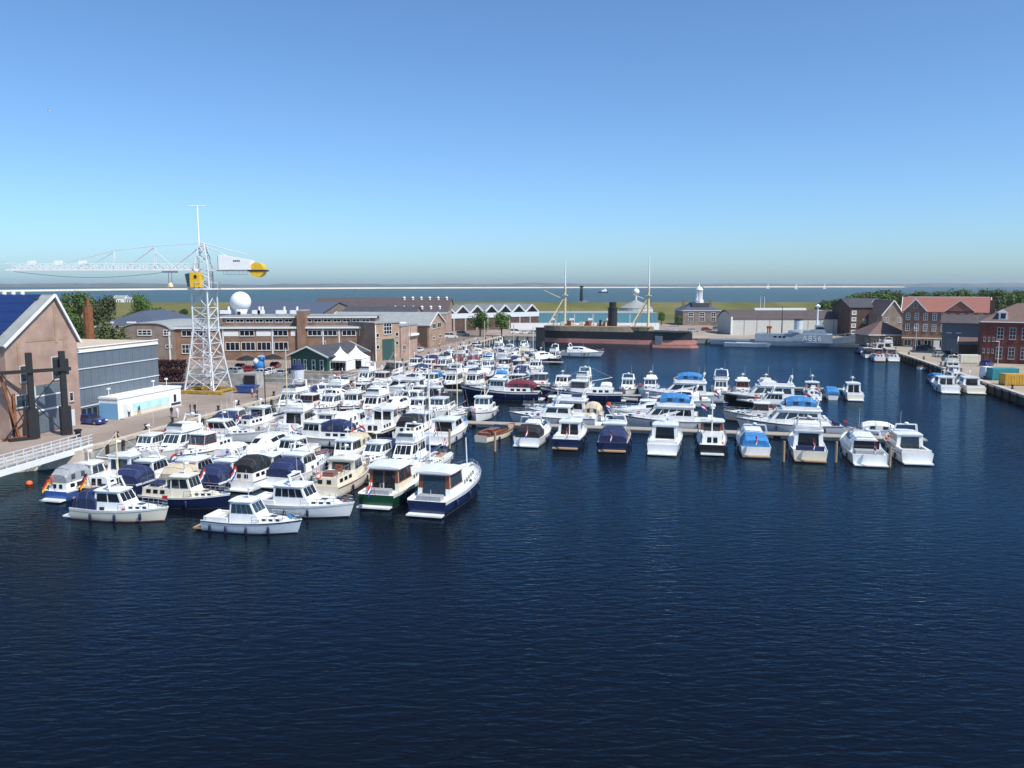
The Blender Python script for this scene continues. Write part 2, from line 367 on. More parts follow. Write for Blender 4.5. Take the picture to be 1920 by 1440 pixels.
def ground_mat(name, cols, scale, brick=True):
    m = bpy.data.materials.new(name); m.use_nodes = True
    n = m.node_tree.nodes; l = m.node_tree.links; b = n['Principled BSDF']; b.inputs['Roughness'].default_value = 0.9; b.inputs['Specular IOR Level'].default_value = 0.2
    tc = n.new('ShaderNodeTexCoord')
    nz = n.new('ShaderNodeTexNoise'); nz.inputs['Scale'].default_value = scale; nz.inputs['Detail'].default_value = 8; nz.inputs['Roughness'].default_value = 0.65
    l.new(tc.outputs['Object'], nz.inputs['Vector'])
    cr = n.new('ShaderNodeValToRGB'); l.new(nz.outputs[0], cr.inputs[0])
    e = cr.color_ramp.elements; e[0].position = 0.3; e[0].color = (*cols[0], 1); e[1].position = 0.7; e[1].color = (*cols[-1], 1)
    for i, c in enumerate(cols[1:-1]):
        q = e.new(0.3 + 0.4 * (i + 1) / (len(cols) - 1)); q.color = (*c, 1)
    n2 = n.new('ShaderNodeTexNoise'); n2.inputs['Scale'].default_value = 4.0; n2.inputs['Detail'].default_value = 4; l.new(tc.outputs['Object'], n2.inputs['Vector'])
    rp = n.new('ShaderNodeMapRange'); rp.inputs[3].default_value = 0.75; rp.inputs[4].default_value = 1.25; l.new(n2.outputs[0], rp.inputs[0])
    mu = n.new('ShaderNodeVectorMath'); mu.operation = 'SCALE'; l.new(cr.outputs[0], mu.inputs[0]); l.new(rp.outputs[0], mu.inputs['Scale'])
    l.new(mu.outputs[0], b.inputs['Base Color'])
    return m
PAVE = ground_mat('brown_brick_paving', [(0.22, 0.178, 0.15), (0.285, 0.228, 0.193), (0.34, 0.28, 0.24)], 0.09)
PAVEP = ground_mat('pale_tan_paving', [(0.27, 0.23, 0.18), (0.34, 0.29, 0.23), (0.40, 0.345, 0.27)], 0.1)
GRASS = ground_mat('dike_grass', [(0.07, 0.085, 0.022), (0.13, 0.125, 0.04), (0.19, 0.165, 0.065)], 0.02)
outline = [W2(*p) for p in ((-80, -500), (-80, -74), (-3.7, 2.3), (64, 2.3), (64, -48), (86, -48), (86, 2.3), (226, 2.3), (226, 134), (-80, 134), (-80, 700))] + [(1500, 605), (-1500, 605)]
mb = MB(); n = len(outline)
mb.add([(x, y, QZ) for x, y in outline] + [(x, y, -6.0) for x, y in outline], [tuple(range(n - 1, -1, -1))] + [((i + 1) % n, i, n + i, n + (i + 1) % n) for i in range(n)])
gr = struct(mb.build('ground', PAVE))
bmx = bmesh.new(); bmx.from_mesh(gr.data); bmesh.ops.recalc_face_normals(bmx, faces=bmx.faces); bmx.to_mesh(gr.data); bmx.free()
flat('pavement', [W2(*p) for p in ((-80, 135.2), (-80, 260), (232, 260), (232, 135.2))], QZ + 0.004, PAVEP)
flat('pavement', [W2(*p) for p in ((227.2, -2), (232, 134), (232, 260), (262, 260), (262, -2))], QZ + 0.008, PAVEP)
flat('road', [W2(*p) for p in ((88, -14), (226, -14), (300, -40), (300, -20), (226, -6), (88, -6))], QZ + 0.004, ground_mat('worn_grey_brown_road', [(0.15, 0.12, 0.10), (0.19, 0.155, 0.13), (0.22, 0.185, 0.155)], 0.15))
# lawn beyond the far quay, then the dike
flat('lawn', [(-1400, 420), (1400, 420), (1400, 575), (-1400, 575)], QZ + 0.012, GRASS)
mb = MB(); mb.extr([(572, QZ - 0.5), (640, QZ - 3), (622, 8.2), (612, 8.4), (596, 5.0)][::-1], 'x', -1500, 1500)
struct(mb.build('dike', GRASS))
# coping stones and quay walls
def run(pts, w, z0, z1, name, m, parent=None):
    mb = MB()
    for (s0, t0), (s1, t1) in zip(pts[:-1], pts[1:]):
        a = Vector(W2(s0, t0)); b = Vector(W2(s1, t1)); d = (b - a).normalized(); nrm = Vector((d.y, -d.x)) * w
        q = [a, b, b + nrm, a + nrm]; mb.prism([tuple(p) for p in q][::-1], z0, z1)
    return mb.build(name, m, parent)
struct(run([(-3.7, 2.45), (64, 2.45)], -1.1, QZ - 0.35, QZ + 0.10, 'quay_coping', M['stone']))
struct(run([(86, 2.45), (226.4, 2.45)], -1.1, QZ - 0.35, QZ + 0.10, 'quay_coping', M['stone']))
struct(run([(225.85, 3.6), (225.85, 133.0)], -1.1, QZ - 0.35, QZ + 0.10, 'quay_coping', M['stone']))
struct(run([(226.4, 133.85), (-60, 133.85)], -1.1, QZ - 0.35, QZ + 0.10, 'quay_coping', M['stone']))
ql = struct(run([(-3.0, 2.30), (64, 2.30)], 0.06, -3, QZ - 0.36, 'quay_wall', M['dstone']))
ql2 = struct(run([(86, 2.30), (225.5, 2.30)], 0.06, -3, QZ - 0.36, 'quay_wall', M['dstone']))
qf = struct(run([(226.0, 2.5), (226.0, 133.8)], 0.06, -3, QZ - 0.36, 'quay_wall', M['dstone']))
qr = struct(run([(226, 134.0), (-60, 134.0)], 0.06, -3, QZ - 0.36, 'quay_wall', M['darkwood']))
fpost = MB().box(-0.16, 0.16, -0.16, 0.16, -1.4, QZ - 0.1).mesh('timber_fender', M['darkwood'])
for s in range(0, 63, 3): link('timber_fender', fpost, ql, W3(s, 2.56), -PH)
for s in range(88, 225, 4): link('timber_fender', fpost, ql2, W3(s, 2.56), -PH)
for t in range(8, 132, 4): link('timber_fender', fpost, qf, W3(225.76, t), -PH)
for s in range(30, 224, 4): link('timber_fender', fpost, qr, W3(s, 133.76), -PH)
# near left corner: stone corner wall under the footbridge
cw = run([(-60, -53.2), (-4.2, 2.6)], 0.5, -3, QZ + 0.05, 'quay_corner_wall', M['stone']); struct(cw)
# dry dock with stepped sides
dd = bpy.data.objects.new('dry_dock', None); COL.objects.link(dd); dd['kind'] = 'structure'
flo = MB(); flo.add([(*W2(*p), -6.2) for p in ((64, 2.3), (86, 2.3), (86, -48), (64, -48))][::-1], [(0, 1, 2, 3)]); flo.build('dock_floor', M['dstone'], dd)
for k in range(6):
    w0 = 0.95 * (6 - k) + 0.02; z1 = QZ - 0.45 - k * 1.15; z0 = z1 - 1.15
    for (sa, sb) in ((64.02, 64.02 + 1.0 * (k + 1)), (86 - 1.0 * (k + 1), 85.98)):
        MB().prism([W2(*p) for p in ((sa, -47.9), (sb, -47.9), (sb, 1.0), (sa, 1.0))][::-1], z0 + 0.004, z1).build('dock_step', M['dstone'], dd)
    MB().prism([W2(*p) for p in ((66, -47.9), (84, -47.9), (84, -47.9 + 1.3 * (k + 1)), (66, -47.9 + 1.3 * (k + 1)))][::-1], z0 + 0.01, z1 - 0.006).build('dock_step', M['dstone'], dd)
run([(63.4, -48.8), (63.4, 1.0)], 0.9, QZ + 0.01, QZ + 0.14, 'dock_coping', M['conc'], dd)
run([(87.4, -48.8), (87.4, 1.0)], 0.9, QZ + 0.01, QZ + 0.14, 'dock_coping', M['conc'], dd)
dg = thing('dock_gate', 'dark steel gate with plank walkway closing the grey dry dock', 'dock gate', W3(75, 2.0, 0), -PH)
MB().box(-0.9, 0.9, -10.9, 10.9, -6, 1.2).build('gate_leaf', M['rust'], dg)
MB().box(-1.2, 1.2, -10.8, 10.8, 1.22, 1.36).build('walkway', M['pontoon'], dg)
rl = MB()
for y in range(-10, 11, 2):
    for x in (-1.1, 1.1): rl.tube((x, y, 1.36), (x, y, 2.4), 0.035)
for x in (-1.1, 1.1):
    for z in (1.9, 2.4): rl.tube((x, -10.5, z), (x, 10.5, z), 0.03)
rl.build('handrail', M['cgreypaint'], dg)
# ---------------------------------------------------------------- far shore: sand spit, dunes, beacons
def strip(name, pts, h, m, depth=120):
    mb = MB(); k = []
    for u, v in pts: k.append(PX(u, v, 0))
    ring = []
    for i, (x, y) in enumerate(k):
        hh = h * (0.75 + 0.5 * random.random()) if not isinstance(h, list) else h[i]
        ring.append([(x, y, -0.6), (x, y + depth * 0.3, hh * 0.8), (x, y + depth * 0.6, hh), (x, y + depth, -0.6)])
    mb.loft(ring, closed=False, cap0=False, cap1=False)
    return struct(mb.build(name, m, smooth=False))
strip('sand_spit', [(-300, 549), (0, 547), (150, 545), (300, 543.4), (500, 542.2), (700, 541.2), (900, 540.4), (1100, 539.8), (1250, 539.4), (1320, 539.2)],
      [5, 5, 5.2, 5.2, 5.5, 6, 5.5, 5, 4, 1.2], M['sand'], 150)
us = list(range(-400, 2400, 35))
random.seed(3)
strip('dune_land', [(u, 537.6 - 0.4 * (u > 1300)) for u in us], [20 + 6 * math.sin(u * 0.011) * math.sin(u * 0.0037 + 1) + random.uniform(-4, 5) for u in us], M['dune'], 500)
strip('far_beach', [(1320, 539.0), (1400, 538.8), (1600, 538.6), (1700, 538.6)], [5, 6, 6, 4], M['sand'], 120)
# ---------------------------------------------------------------- pontoons
def pontoon(s, t0, t1, label, w=2.4):
    p = thing('pontoon', label, 'pontoon', W3(s, t0, 0), -PH, 'floating pontoons between the boats')
    L = t1 - t0
    MB().box(0, L, -w / 2, w / 2, 0.42, 0.55).build('decking', M['pontoon'], p)
    x = 0.4
    fl = MB().box(0, 4.6, -w / 2 + 0.15, w / 2 - 0.15, -0.3, 0.41).mesh('float', M['conc'])
    while x < L - 4.6:
        link('float', fl, p, (x, 0, 0)); x += 5.6
    return p
pontoon(-4.5, 3.2, 43, 'weathered plank pontoon among the boats nearest the footbridge')
pontoon(33.2, 3.2, 107, 'long weathered pontoon behind the front row of stern-on boats')
pontoon(70.2, 3.2, 97, 'long pontoon behind the dark blue hulled boats')
pontoon(103.2, 3.2, 40, 'short pontoon among the white boats beside the white tents')
pontoon(135.2, 3.2, 40, 'short pontoon among the far left boats, middle one')
pontoon(164.5, 3.2, 31, 'farthest short pontoon near the black hulled ship')
pontoon(89.4, 92, 108, 'short pontoon ahead of the three boats right of the black yacht')
pile = MB().tube((0, 0, -3), (0, 0, 2.6), 0.17, 8, 0.15).mesh('mooring_pile', M['teak'])
for i, (s, t) in enumerate([(15.5, 38.0), (15.0, 43.4), (14.5, 49.8), (16, 86.4), (17, 92.7), (15.5, 98.6)]):
    tag(link('mooring_pile', pile, None, W3(s, t)), 'brown timber mooring pile, %s from left between the front row sterns' % ORD[i], 'mooring pile', 'mooring piles in front of the middle row')
bol = MB().lathe([(0.3, 0), (0.3, 0.12), (0.17, 0.2), (0.16, 0.55), (0.28, 0.66), (0.24, 0.8), (0.03, 0.84)], 10).mesh('mooring_bollard', M['blacksteel'])
for i in range(10): tag(link('mooring_bollard', bol, None, W3(4 + i * 6, 0.9, QZ + 0.003)), 'black mooring bollard on the left quay edge, %s from the footbridge' % ORD[i], 'bollard', 'bollards along the left quay')
for i in range(12): tag(link('mooring_bollard', bol, None, W3(92 + i * 11, 0.9, QZ + 0.003)), 'black bollard on the quay edge beyond the dry dock, %s along' % ORD[i], 'bollard', 'bollards beyond the dry dock')
for i in range(9): tag(link('mooring_bollard', bol, None, W3(70 + i * 16, 135.6, QZ + 0.006)), 'black mooring bollard on the right quay edge, %s from the near end' % ORD[i], 'bollard', 'bollards along the right quay')
# ---------------------------------------------------------------- near left footbridge with white railings
a = Vector(PX(-40, 891, QZ)); b = Vector(PX(151, 836, QZ)); d = b - a; Lb = d.length
fb = thing('footbridge', 'white railed footbridge with lattice sides at the near left quay corner', 'footbridge', (a.x, a.y, QZ), math.atan2(d.y, d.x))
MB().box(-4, Lb, -1.6, -0.1, 0.12, 0.3).build('deck', M['conc'], fb)
MB().box(-4, Lb, -1.75, -1.62, -0.35, 0.34).build('girder', M['white'], fb)
for y in (-1.68, -0.06):
    g = MB()
    for z in (0.75, 1.1, 1.5): g.box(-4, Lb, y - 0.035, y + 0.035, z - 0.04, z + 0.04)
    x = -4.0
    while x <= Lb: g.box(x - 0.05, x + 0.05, y - 0.045, y + 0.045, 0.31, 1.5); x += 1.5
    g.build('railing', M['cgreypaint'], fb)
tag(MB().lathe([(0.02, -0.25), (0.28, -0.12), (0.36, 0.1), (0.28, 0.32), (0.04, 0.42)], 12).build('mooring_buoy', M['orange'], smooth=True), 'orange mooring buoy floating left of the German flagged boats', 'buoy').location = (*PX(55, 908), 0)
# ---------------------------------------------------------------- black steel frame
pA = Vector(PX(64, 822, QZ)); pB = Vector(PX(125, 815, QZ)); dv = (pB - pA); ang = math.atan2(dv.y, dv.x); SP = dv.length
bf = thing('hoisting_gantry', 'tall black steel hoisting frame with cross beam in front of brick gable', 'gantry', (pA.x, pA.y, QZ), ang)
for k, x in enumerate((0, SP)):
    MB().box(x - 0.34, x + 0.34, -0.34, 0.34, 0, 11.3).build('post', M['blacksteel'], bf)
    MB().box(x - 0.62, x + 0.62, -0.55, 0.55, 0, 3.9).build('post_foot', M['blacksteel'], bf)
MB().box(-14, SP + 0.9, -0.62, -0.36, 8.7, 9.15).build('cross_beam', M['blacksteel'], bf)
MB().bar((-3.2, -0.1, 8.7), (-0.1, -0.1, 4.2), 0.12, 0.12).bar((-3.4, 0, 0.1), (-0.2, 0, 4.4), 0.14, 0.14).bar((0.4, 0, 4.8), (SP - 0.2, 0, 8.6), 0.12, 0.12).bar((0.4, 0, 4.4), (SP - 0.3, 0, 0.3), 0.12, 0.12).build('brace', M['blacksteel'], bf)
MB().bar((-3.3, 0.3, 8.7), (-1.6, 0.3, 0.1), 0.3, 0.3).bar((-1.9, 0.5, 6.0), (-1.9, 0.5, 0.1), 0.3, 0.3).bar((-3.6, 0.3, 0.2), (-0.7, 0.3, 0.2), 0.3, 0.4).build('back_leg', M['rust'], bf)
MB().box(-3.0, 0.2, -1.0, 1.0, 0.0, 0.3).build('base_plate', M['blacksteel'], bf)
MB().box(SP - 0.9, SP + 0.9, 0.36, 1.0, 8.1, 10.2).build('winch_box', M['blacksteel'], bf)
bo = tag(MB().lathe([(0.35, 0), (0.35, 0.9), (0.5, 1.0), (0.5, 1.2), (0.05, 1.3)], 10).build('mooring_bollard', M['blacksteel']), 'short dark bollard at the end of the white footbridge', 'bollard')
bo.location = (*PX(147, 822, QZ), QZ)
# ---------------------------------------------------------------- trees
def leafmat(name, c, var=0.5):
    m = bpy.data.materials.new(name); m.use_nodes = True
    n = m.node_tree.nodes; l = m.node_tree.links; b = n['Principled BSDF']; b.inputs['Roughness'].default_value = 0.7; b.inputs['Specular IOR Level'].default_value = 0.25
    tc = n.new('ShaderNodeTexCoord'); nz = n.new('ShaderNodeTexNoise'); nz.inputs['Scale'].default_value = 0.7; nz.inputs['Detail'].default_value = 4
    l.new(tc.outputs['Object'], nz.inputs['Vector'])
    oi = n.new('ShaderNodeObjectInfo'); ad = n.new('ShaderNodeMath'); ad.operation = 'MULTIPLY_ADD'; ad.inputs[1].default_value = 0.5
    l.new(oi.outputs['Random'], ad.inputs[0]); l.new(nz.outputs[0], ad.inputs[2])
    mx = n.new('ShaderNodeMix'); mx.data_type = 'RGBA'; mx.inputs[6].default_value = (*[q * (1 - var) for q in c], 1)
    mx.inputs[7].default_value = (c[0] * (1 + var * 1.2), c[1] * (1 + var * 0.8), c[2] * (1 + var * 0.3), 1)
    rp = n.new('ShaderNodeMapRange'); rp.inputs[1].default_value = 0.35; rp.inputs[2].default_value = 1.1; l.new(ad.outputs[0], rp.inputs[0]); l.new(rp.outputs[0], mx.inputs[0])
    l.new(mx.outputs[2], b.inputs['Base Color'])
    return m
LEAF = [leafmat('tree_leaves', (0.055, 0.105, 0.025)), leafmat('olive_tree_leaves', (0.075, 0.10, 0.035)), leafmat('fresh_green_tree_leaves', (0.07, 0.145, 0.025))]
def crown_mesh(seed, nb, nl, leaf, m, flat_=0.85):
    rnd = random.Random(seed); mb = MB(); blobs = []
    for i in range(nb):
        a = rnd.uniform(0, 6.283); r = rnd.uniform(0.05, 0.62); z = rnd.uniform(-0.55, 0.62)
        rr = rnd.uniform(0.24, 0.42) * (1.1 - 0.4 * abs(z))
        blobs.append((r * math.cos(a) * (1 - 0.35 * max(0, z)), r * math.sin(a) * (1 - 0.35 * max(0, z)), z * flat_, rr))
    for i in range(nl):
        bx, by, bz, br = blobs[rnd.randrange(nb)]
        d = Vector((rnd.gauss(0, 1), rnd.gauss(0, 1), rnd.gauss(0, 1))).normalized(); q = br * (0.55 + 0.5 * rnd.random())
        p = Vector((bx, by, bz)) + d * q
        nn = (d + Vector((rnd.uniform(-0.8, 0.8), rnd.uniform(-0.8, 0.8), rnd.uniform(-0.4, 1.0)))).normalized()
        u = nn.orthogonal().normalized(); w = nn.cross(u); s = leaf * rnd.uniform(0.6, 1.4); th = rnd.uniform(0, 3.14)
        u, w = u * math.cos(th) + w * math.sin(th), w * math.cos(th) - u * math.sin(th)
        mb.add([tuple(p - u * s), tuple(p + w * s * 0.6), tuple(p + u * s), tuple(p - w * s * 0.6)], [(0, 1, 2, 3)])
    return mb.mesh('crown', m)
CROWNS = [crown_mesh(11 + i, 16 + i, 2600, 0.055, LEAF[i % 3]) for i in range(6)]
def trunk_mesh(seed):
    rnd = random.Random(seed); mb = MB(); mb.tube((0, 0, -0.1), (0.02, 0.01, 0.42), 0.042, 7, 0.03)
    for i in range(6):
        a = i * 1.05 + rnd.uniform(-0.3, 0.3); z = rnd.uniform(0.28, 0.42)
        mb.tube((0.01, 0, z), (0.26 * math.cos(a), 0.26 * math.sin(a), z + rnd.uniform(0.18, 0.34)), 0.02, 5, 0.007)
    return mb.mesh('trunk', M['bark'])
TRUNKS = [trunk_mesh(i) for i in range(3)]
def tree(x, y, z, w, h, label, k, name='tree', group=None):
    t = thing(name, label, 'tree', (x, y, z), random.uniform(0, 6.28), group)
    tr = link('trunk', TRUNKS[k % 3], t); tr.scale = (h * 0.8, h * 0.8, h)
    c = link('crown', CROWNS[k % 6], t, (0, 0, h * 0.58)); c.scale = (w / 2, w / 2, h * 0.46)
    return t
def tree_px(u, vtop, vbase, wpx, Y, label, k, **kw):
    x = XP(u, vbase, Y); zb = max(QZ, ZP(vbase, Y)); zt = ZP(vtop, Y)
    return tree(x, Y, min(zb, QZ + 0.0) if zb < 6 else QZ, wpx / FPX * Y, zt - QZ, label, k, **kw)
# ---------------------------------------------------------------- buildings
WCACHE = {}
def window(root, W, D, face, x, z, w, h, nx=1, nz=1, fm='wframe', gm='glass', name='window', sill=True, ft=0.09):
    """a framed window: frame (part), pane and sill (sub-parts); x along the face, z above its base"""
    key = (round(w, 2), round(h, 2), nx, nz, fm, gm, sill, ft)
    if key not in WCACHE:
        f = MB(); p = MB()
        f.box(0, w, -0.07, 0.02, 0, ft); f.box(0, w, -0.07, 0.02, h - ft, h)
        f.box(0, ft, -0.07, 0.02, ft, h - ft); f.box(w - ft, w, -0.07, 0.02, ft, h - ft)
        for i in range(1, nx):
            xx = w * i / nx; f.box(xx - ft * 0.4, xx + ft * 0.4, -0.065, 0.02, ft, h - ft)
        for i in range(1, nz):
            zz = h * i / nz; f.box(ft, w - ft, -0.06, 0.02, zz - ft * 0.4, zz + ft * 0.4)
        p.box(ft * 0.5, w - ft * 0.5, -0.02, 0.01, ft * 0.5, h - ft * 0.5)
        sl_ = MB().box(-0.08, w + 0.08, -0.16, 0.02, -0.1, -0.005) if sill else None
        WCACHE[key] = (f.mesh('window', M[fm]), p.mesh('pane', M[gm]), sl_.mesh('sill', M['conc']) if sl_ else None)
    fme, pme, sme = WCACHE[key]
    if face == 'F': loc, rz = (x, -0.015, z), 0
    elif face == 'R': loc, rz = (W + 0.015, x, z), math.pi / 2
    elif face == 'L': loc, rz = (-0.015, x + w, z), -math.pi / 2
    o = link(name, fme, root, loc, rz)
    link('pane', pme, o)
    if sme: link('sill', sme, o)
    return o
def plate(root, W, face, x0, x1, z0, z1, name, m, th=0.05, off=0.0):
    """a flat piece lying on a wall"""
    mb = MB()
    if face == 'F': mb.box(x0, x1, -th - off, 0.02, z0, z1)
    elif face == 'R': mb.box(W - 0.02, W + th + off, x0, x1, z0, z1)
    elif face == 'L': mb.box(-th - off, 0.02, x0, x1, z0, z1)
    return mb.build(name, M[m], root)
def bld(name, label, a, b, depth, h, wm, roof='flat', rm='roofgrey', rise=2.0, over=0.35, z0=QZ, cat='building', group=None, trim='wframe', rk=0.5):
    a = Vector(a); b = Vector(b); d = b - a; W = d.length
    o = thing(name, label, cat, (a.x, a.y, z0), math.atan2(d.y, d.x), group)
    D = depth; w = MB()
    if roof == 'gx': w.extr([(0, -0.3), (D, -0.3), (D, h), (D / 2, h + rise), (0, h)], 'x', 0, W)
    elif roof == 'gy': w.extr([(0, -0.3), (W, -0.3), (W, h), (W * rk, h + rise), (0, h)], 'y', 0, D)
    elif roof == 'curve':
        n = 10; w.extr([(0, -0.3), (W, -0.3)] + [(W * (1 - i / n), h + rise * (1 - (2 * i / n - 1) ** 4)) for i in range(n + 1)], 'y', 0, D)
    elif roof == 'curvex':
        n = 10; w.extr([(0, -0.3), (D, -0.3)] + [(D * (1 - i / n), h + (rise - 0.3) * math.sin(math.pi * i / n)) for i in range(n + 1)], 'x', 0, W)
    else: w.box(0, W, 0, D, -0.3, h)
    w.build('wall', M[wm], o)
    r = MB(); th = 0.18
    if roof == 'flat':
        r.box(-over, W + over, -over, D + over, h + 0.003, h + 0.3)
    elif roof == 'gx':
        s = rise / (D / 2); e = over
        r.sheet([(-e, -e, h - s * e + 0.2), (W + e, -e, h - s * e + 0.2), (W + e, D / 2, h + rise + 0.2), (-e, D / 2, h + rise + 0.2)], th)
        r.sheet([(-e, D / 2, h + rise + 0.205), (W + e, D / 2, h + rise + 0.205), (W + e, D + e, h - s * e + 0.2), (-e, D + e, h - s * e + 0.2)], th)
    elif roof == 'gy':
        X = W * rk; s = rise / X; s2 = rise / (W - X); e = over
        r.sheet([(-e, -e, h - s * e + 0.2), (X, -e, h + rise + 0.2), (X, D + e, h + rise + 0.2), (-e, D + e, h - s * e + 0.2)], th)
        r.sheet([(X, -e, h + rise + 0.205), (W + e, -e, h - s2 * e + 0.2), (W + e, D + e, h - s2 * e + 0.2), (X, D + e, h + rise + 0.205)], th)
    elif roof == 'hip':
        e = over; k = min(W, D) / 2
        A = [(-e, -e, h), (W + e, -e, h), (W + e, D + e, h), (-e, D + e, h)]
        if W >= D: B = [(k, D / 2, h + rise), (W - k, D / 2, h + rise)]; F = [(0, 1, 5, 4), (1, 2, 5), (2, 3, 4, 5), (3, 0, 4)]
        else: B = [(W / 2, k, h + rise), (W / 2, D - k, h + rise)]; F = [(0, 1, 4), (1, 2, 5, 4), (2, 3, 5), (3, 0, 4, 5)]
        r.add([(x, y, z + 0.004) for x, y, z in A] + B, F + [(3, 2, 1, 0)])
        MB().box(-e, W + e, -e, D + e, h - 0.28, h).build('eaves', M[trim], o)
    elif roof == 'curve':
        n = 10; pr = [(-over + (W + 2 * over) * (i / n), h + 0.08 + rise * (1 - (2 * i / n - 1) ** 4)) for i in range(n + 1)]
        r.extr(pr + [(x, z + 0.25) for x, z in pr[::-1]], 'y', -over, D + over)
    elif roof == 'curvex':
        n = 10; pr = [(-over + (D + 2 * over) * (i / n), h + 0.05 + rise * math.sin(math.pi * i / n)) for i in range(n + 1)]
        r.extr(pr + [(x, z + 0.25) for x, z in pr[::-1]], 'x', -over, W + over)
    ro = r.build('roof', M[rm], o)
    if roof in ('gx', 'gy') and trim:
        e = over + 0.06; X = W * rk
        if roof == 'gx':
            bars = [((x, -e, h - rise / (D / 2) * e + 0.15), (x, D / 2, h + rise + 0.17)) for x in (-e, W + e)] + [((x, D / 2, h + rise + 0.172), (x, D + e, h - rise / (D / 2) * e + 0.15)) for x in (-e, W + e)]
        else:
            bars = [((-e, y, h - rise / X * e + 0.15), (X, y, h + rise + 0.17)) for y in (-e, D + e)] + [((X, y, h + rise + 0.172), (W + e, y, h - rise / (W - X) * e + 0.15)) for y in (-e, D + e)]
        for p_, q_ in bars: MB().bar(p_, q_, 0.16, 0.34).build('verge_board', M[trim], o)
    o['W'] = W
    return o, W, ro
# --- brick gable building, its gable faces the basin (left foreground)
gA = W2(-0.7, -11.2); gB = W2(12.1, -11.2)
H1 = 12.3
g, W, ro = bld('brick_gable_building', 'tall pink brick gable building with blue solar panel roof behind black frame', gA, gB, 34, H1, 'brick1', 'gy', 'roofgrey', 6.2, 0.35, rk=0.69)
# solar panels on the near slope
up = Vector((W * 0.7, 0, 6.2)).normalized(); nrm = Vector((-6.2, 0, W * 0.7)).normalized()
pm_ = MB().box(0, 2.0, 0, 1.03, 0, 0.05).mesh('solar_panel', M['solar'])
ex = up; ey = Vector((0, 1, 0)); base = Vector((-0.1, 1.7, H1 + 0.12))
mrot = Matrix((ex, ey, nrm)).transposed().to_4x4()
for j in range(20):
    for i in range(5):
        p = link('solar_panel', pm_, ro); p.matrix_local = Matrix.Translation(base + ex * (0.6 + i * 2.05) + ey * (j * 1.05) + nrm * 0.16) @ mrot
for i in range(7):
    MB().tube((W * 0.7, 5 + i * 1.5, H1 + 6.2), (W * 0.7, 5 + i * 1.5, H1 + 6.9), 0.28, 8).build('roof_vent', M['white'], ro)
MB().box(W * 0.7 - 1.3, W * 0.7 - 0.9, 1.5, 1.9, H1 + 5.0, H1 + 6.0).build('roof_hatch', M['roofdark'], ro)
k = W / 13.7
for x, z, w_, h_, nx, nz in [(2.3 * k, 7.3, 1.4, 2.2, 1, 2), (8.3 * k, 7.0, 1.7, 3.2, 1, 2), (1.3 * k, 4.0, 3.0, 1.7, 2, 1)]:
    window(g, W, 34, 'F', x, z, w_, h_, nx, nz, 'cgreypaint', 'glassb')
dr = plate(g, W, 'F', 4.9 * k, 9.7 * k, 0.1, 3.0, 'rolling_door', 'greyclad', 0.08)
plate(g, W, 'F', 4.7 * k, 9.9 * k, 3.05, 3.3, 'lintel', 'white', 0.14)
plate(g, W, 'F', 4.9 * k, 9.7 * k, 3.34, 5.0, 'cladding_panel', 'greyclad', 0.1)
plate(g, W, 'F', 4.7 * k, 9.9 * k, 5.03, 5.2, 'lintel', 'white', 0.14)
plate(g, W, 'F', 4.9 * k, 9.7 * k, 5.23, 6.6, 'cladding_panel', 'greyclad', 0.1)
plate(g, W, 'F', 4.6 * k, 4.86 * k, 0.1, 6.6, 'door_jamb', 'cgreypaint', 0.14)
plate(g, W, 'F', 9.74 * k, 10.0 * k, 0.1, 6.6, 'door_jamb', 'cgreypaint', 0.14)
window(g, W, 34, 'F', 11.4 * k, 3.6, 0.8, 1.3, 1, 1, 'cgreypaint', 'glass')
plate(g, W, 'F', 11.4 * k, 12.3 * k, 0.05, 2.4, 'side_door', 'cgreypaint', 0.06)
plate(g, W, 'F', 0.3, 1.0, 0.1, 3.2, 'glazed_strip', 'glassb', 0.05)
for x, z, m_ in ((2.0, 12.6, 'brick5'), (W - 2.6, 12.6, 'brick5')):
    plate(g, W, 'F', x, x + 0.5, z - 6, z, 'pilaster', m_, 0.06)
plate(g, W, 'F', W * 0.7 - 0.25, W * 0.7 + 0.25, H1 - 0.2, H1 + 5.0, 'pilaster', 'brick5', 0.06)
plate(g, W, 'F', 3.6, W - 1.6, H1 + 0.2, H1 + 0.6, 'string_course', 'brick5', 0.045)
# --- grey clad annex beside it
g2, W2_, _ = bld('grey_clad_annex', 'slate grey metal clad three storey block with white bands and tan flat roof', W2(12.3, -11.9), W2(31.2, -11.9), 20, 10.6, 'greyclad', 'flat', 'rooftan', over=0.05)
for z in (2.25, 5.0, 7.8): plate(g2, W2_, 'F', 0.0, W2_, z, z + 0.14, 'band', 'cgreypaint', 0.12)
plate(g2, W2_, 'F', -0.05, W2_ + 0.05, 10.25, 10.62, 'fascia', 'white', 0.16)
MB().box(-0.12, W2_ + 0.1, -0.17, 0.1, 10.91, 11.05).build('parapet', M['white'], g2)
for i in range(6): window(g2, W2_, 20, 'F', 0.6 + i * 1.15, 0.4, 1.05, 1.7, 1, 1, 'greyclad', 'glass', sill=False)
xs = [i * W2_ / 12 for i in range(1, 12)]
for x in xs:
    for (z0_, z1_) in ((2.45, 4.96), (5.2, 7.76), (8.0, 10.2)):
        plate(g2, W2_, 'F', x - 0.02, x + 0.02, z0_, z1_, 'panel_joint', 'blueclad', 0.02)
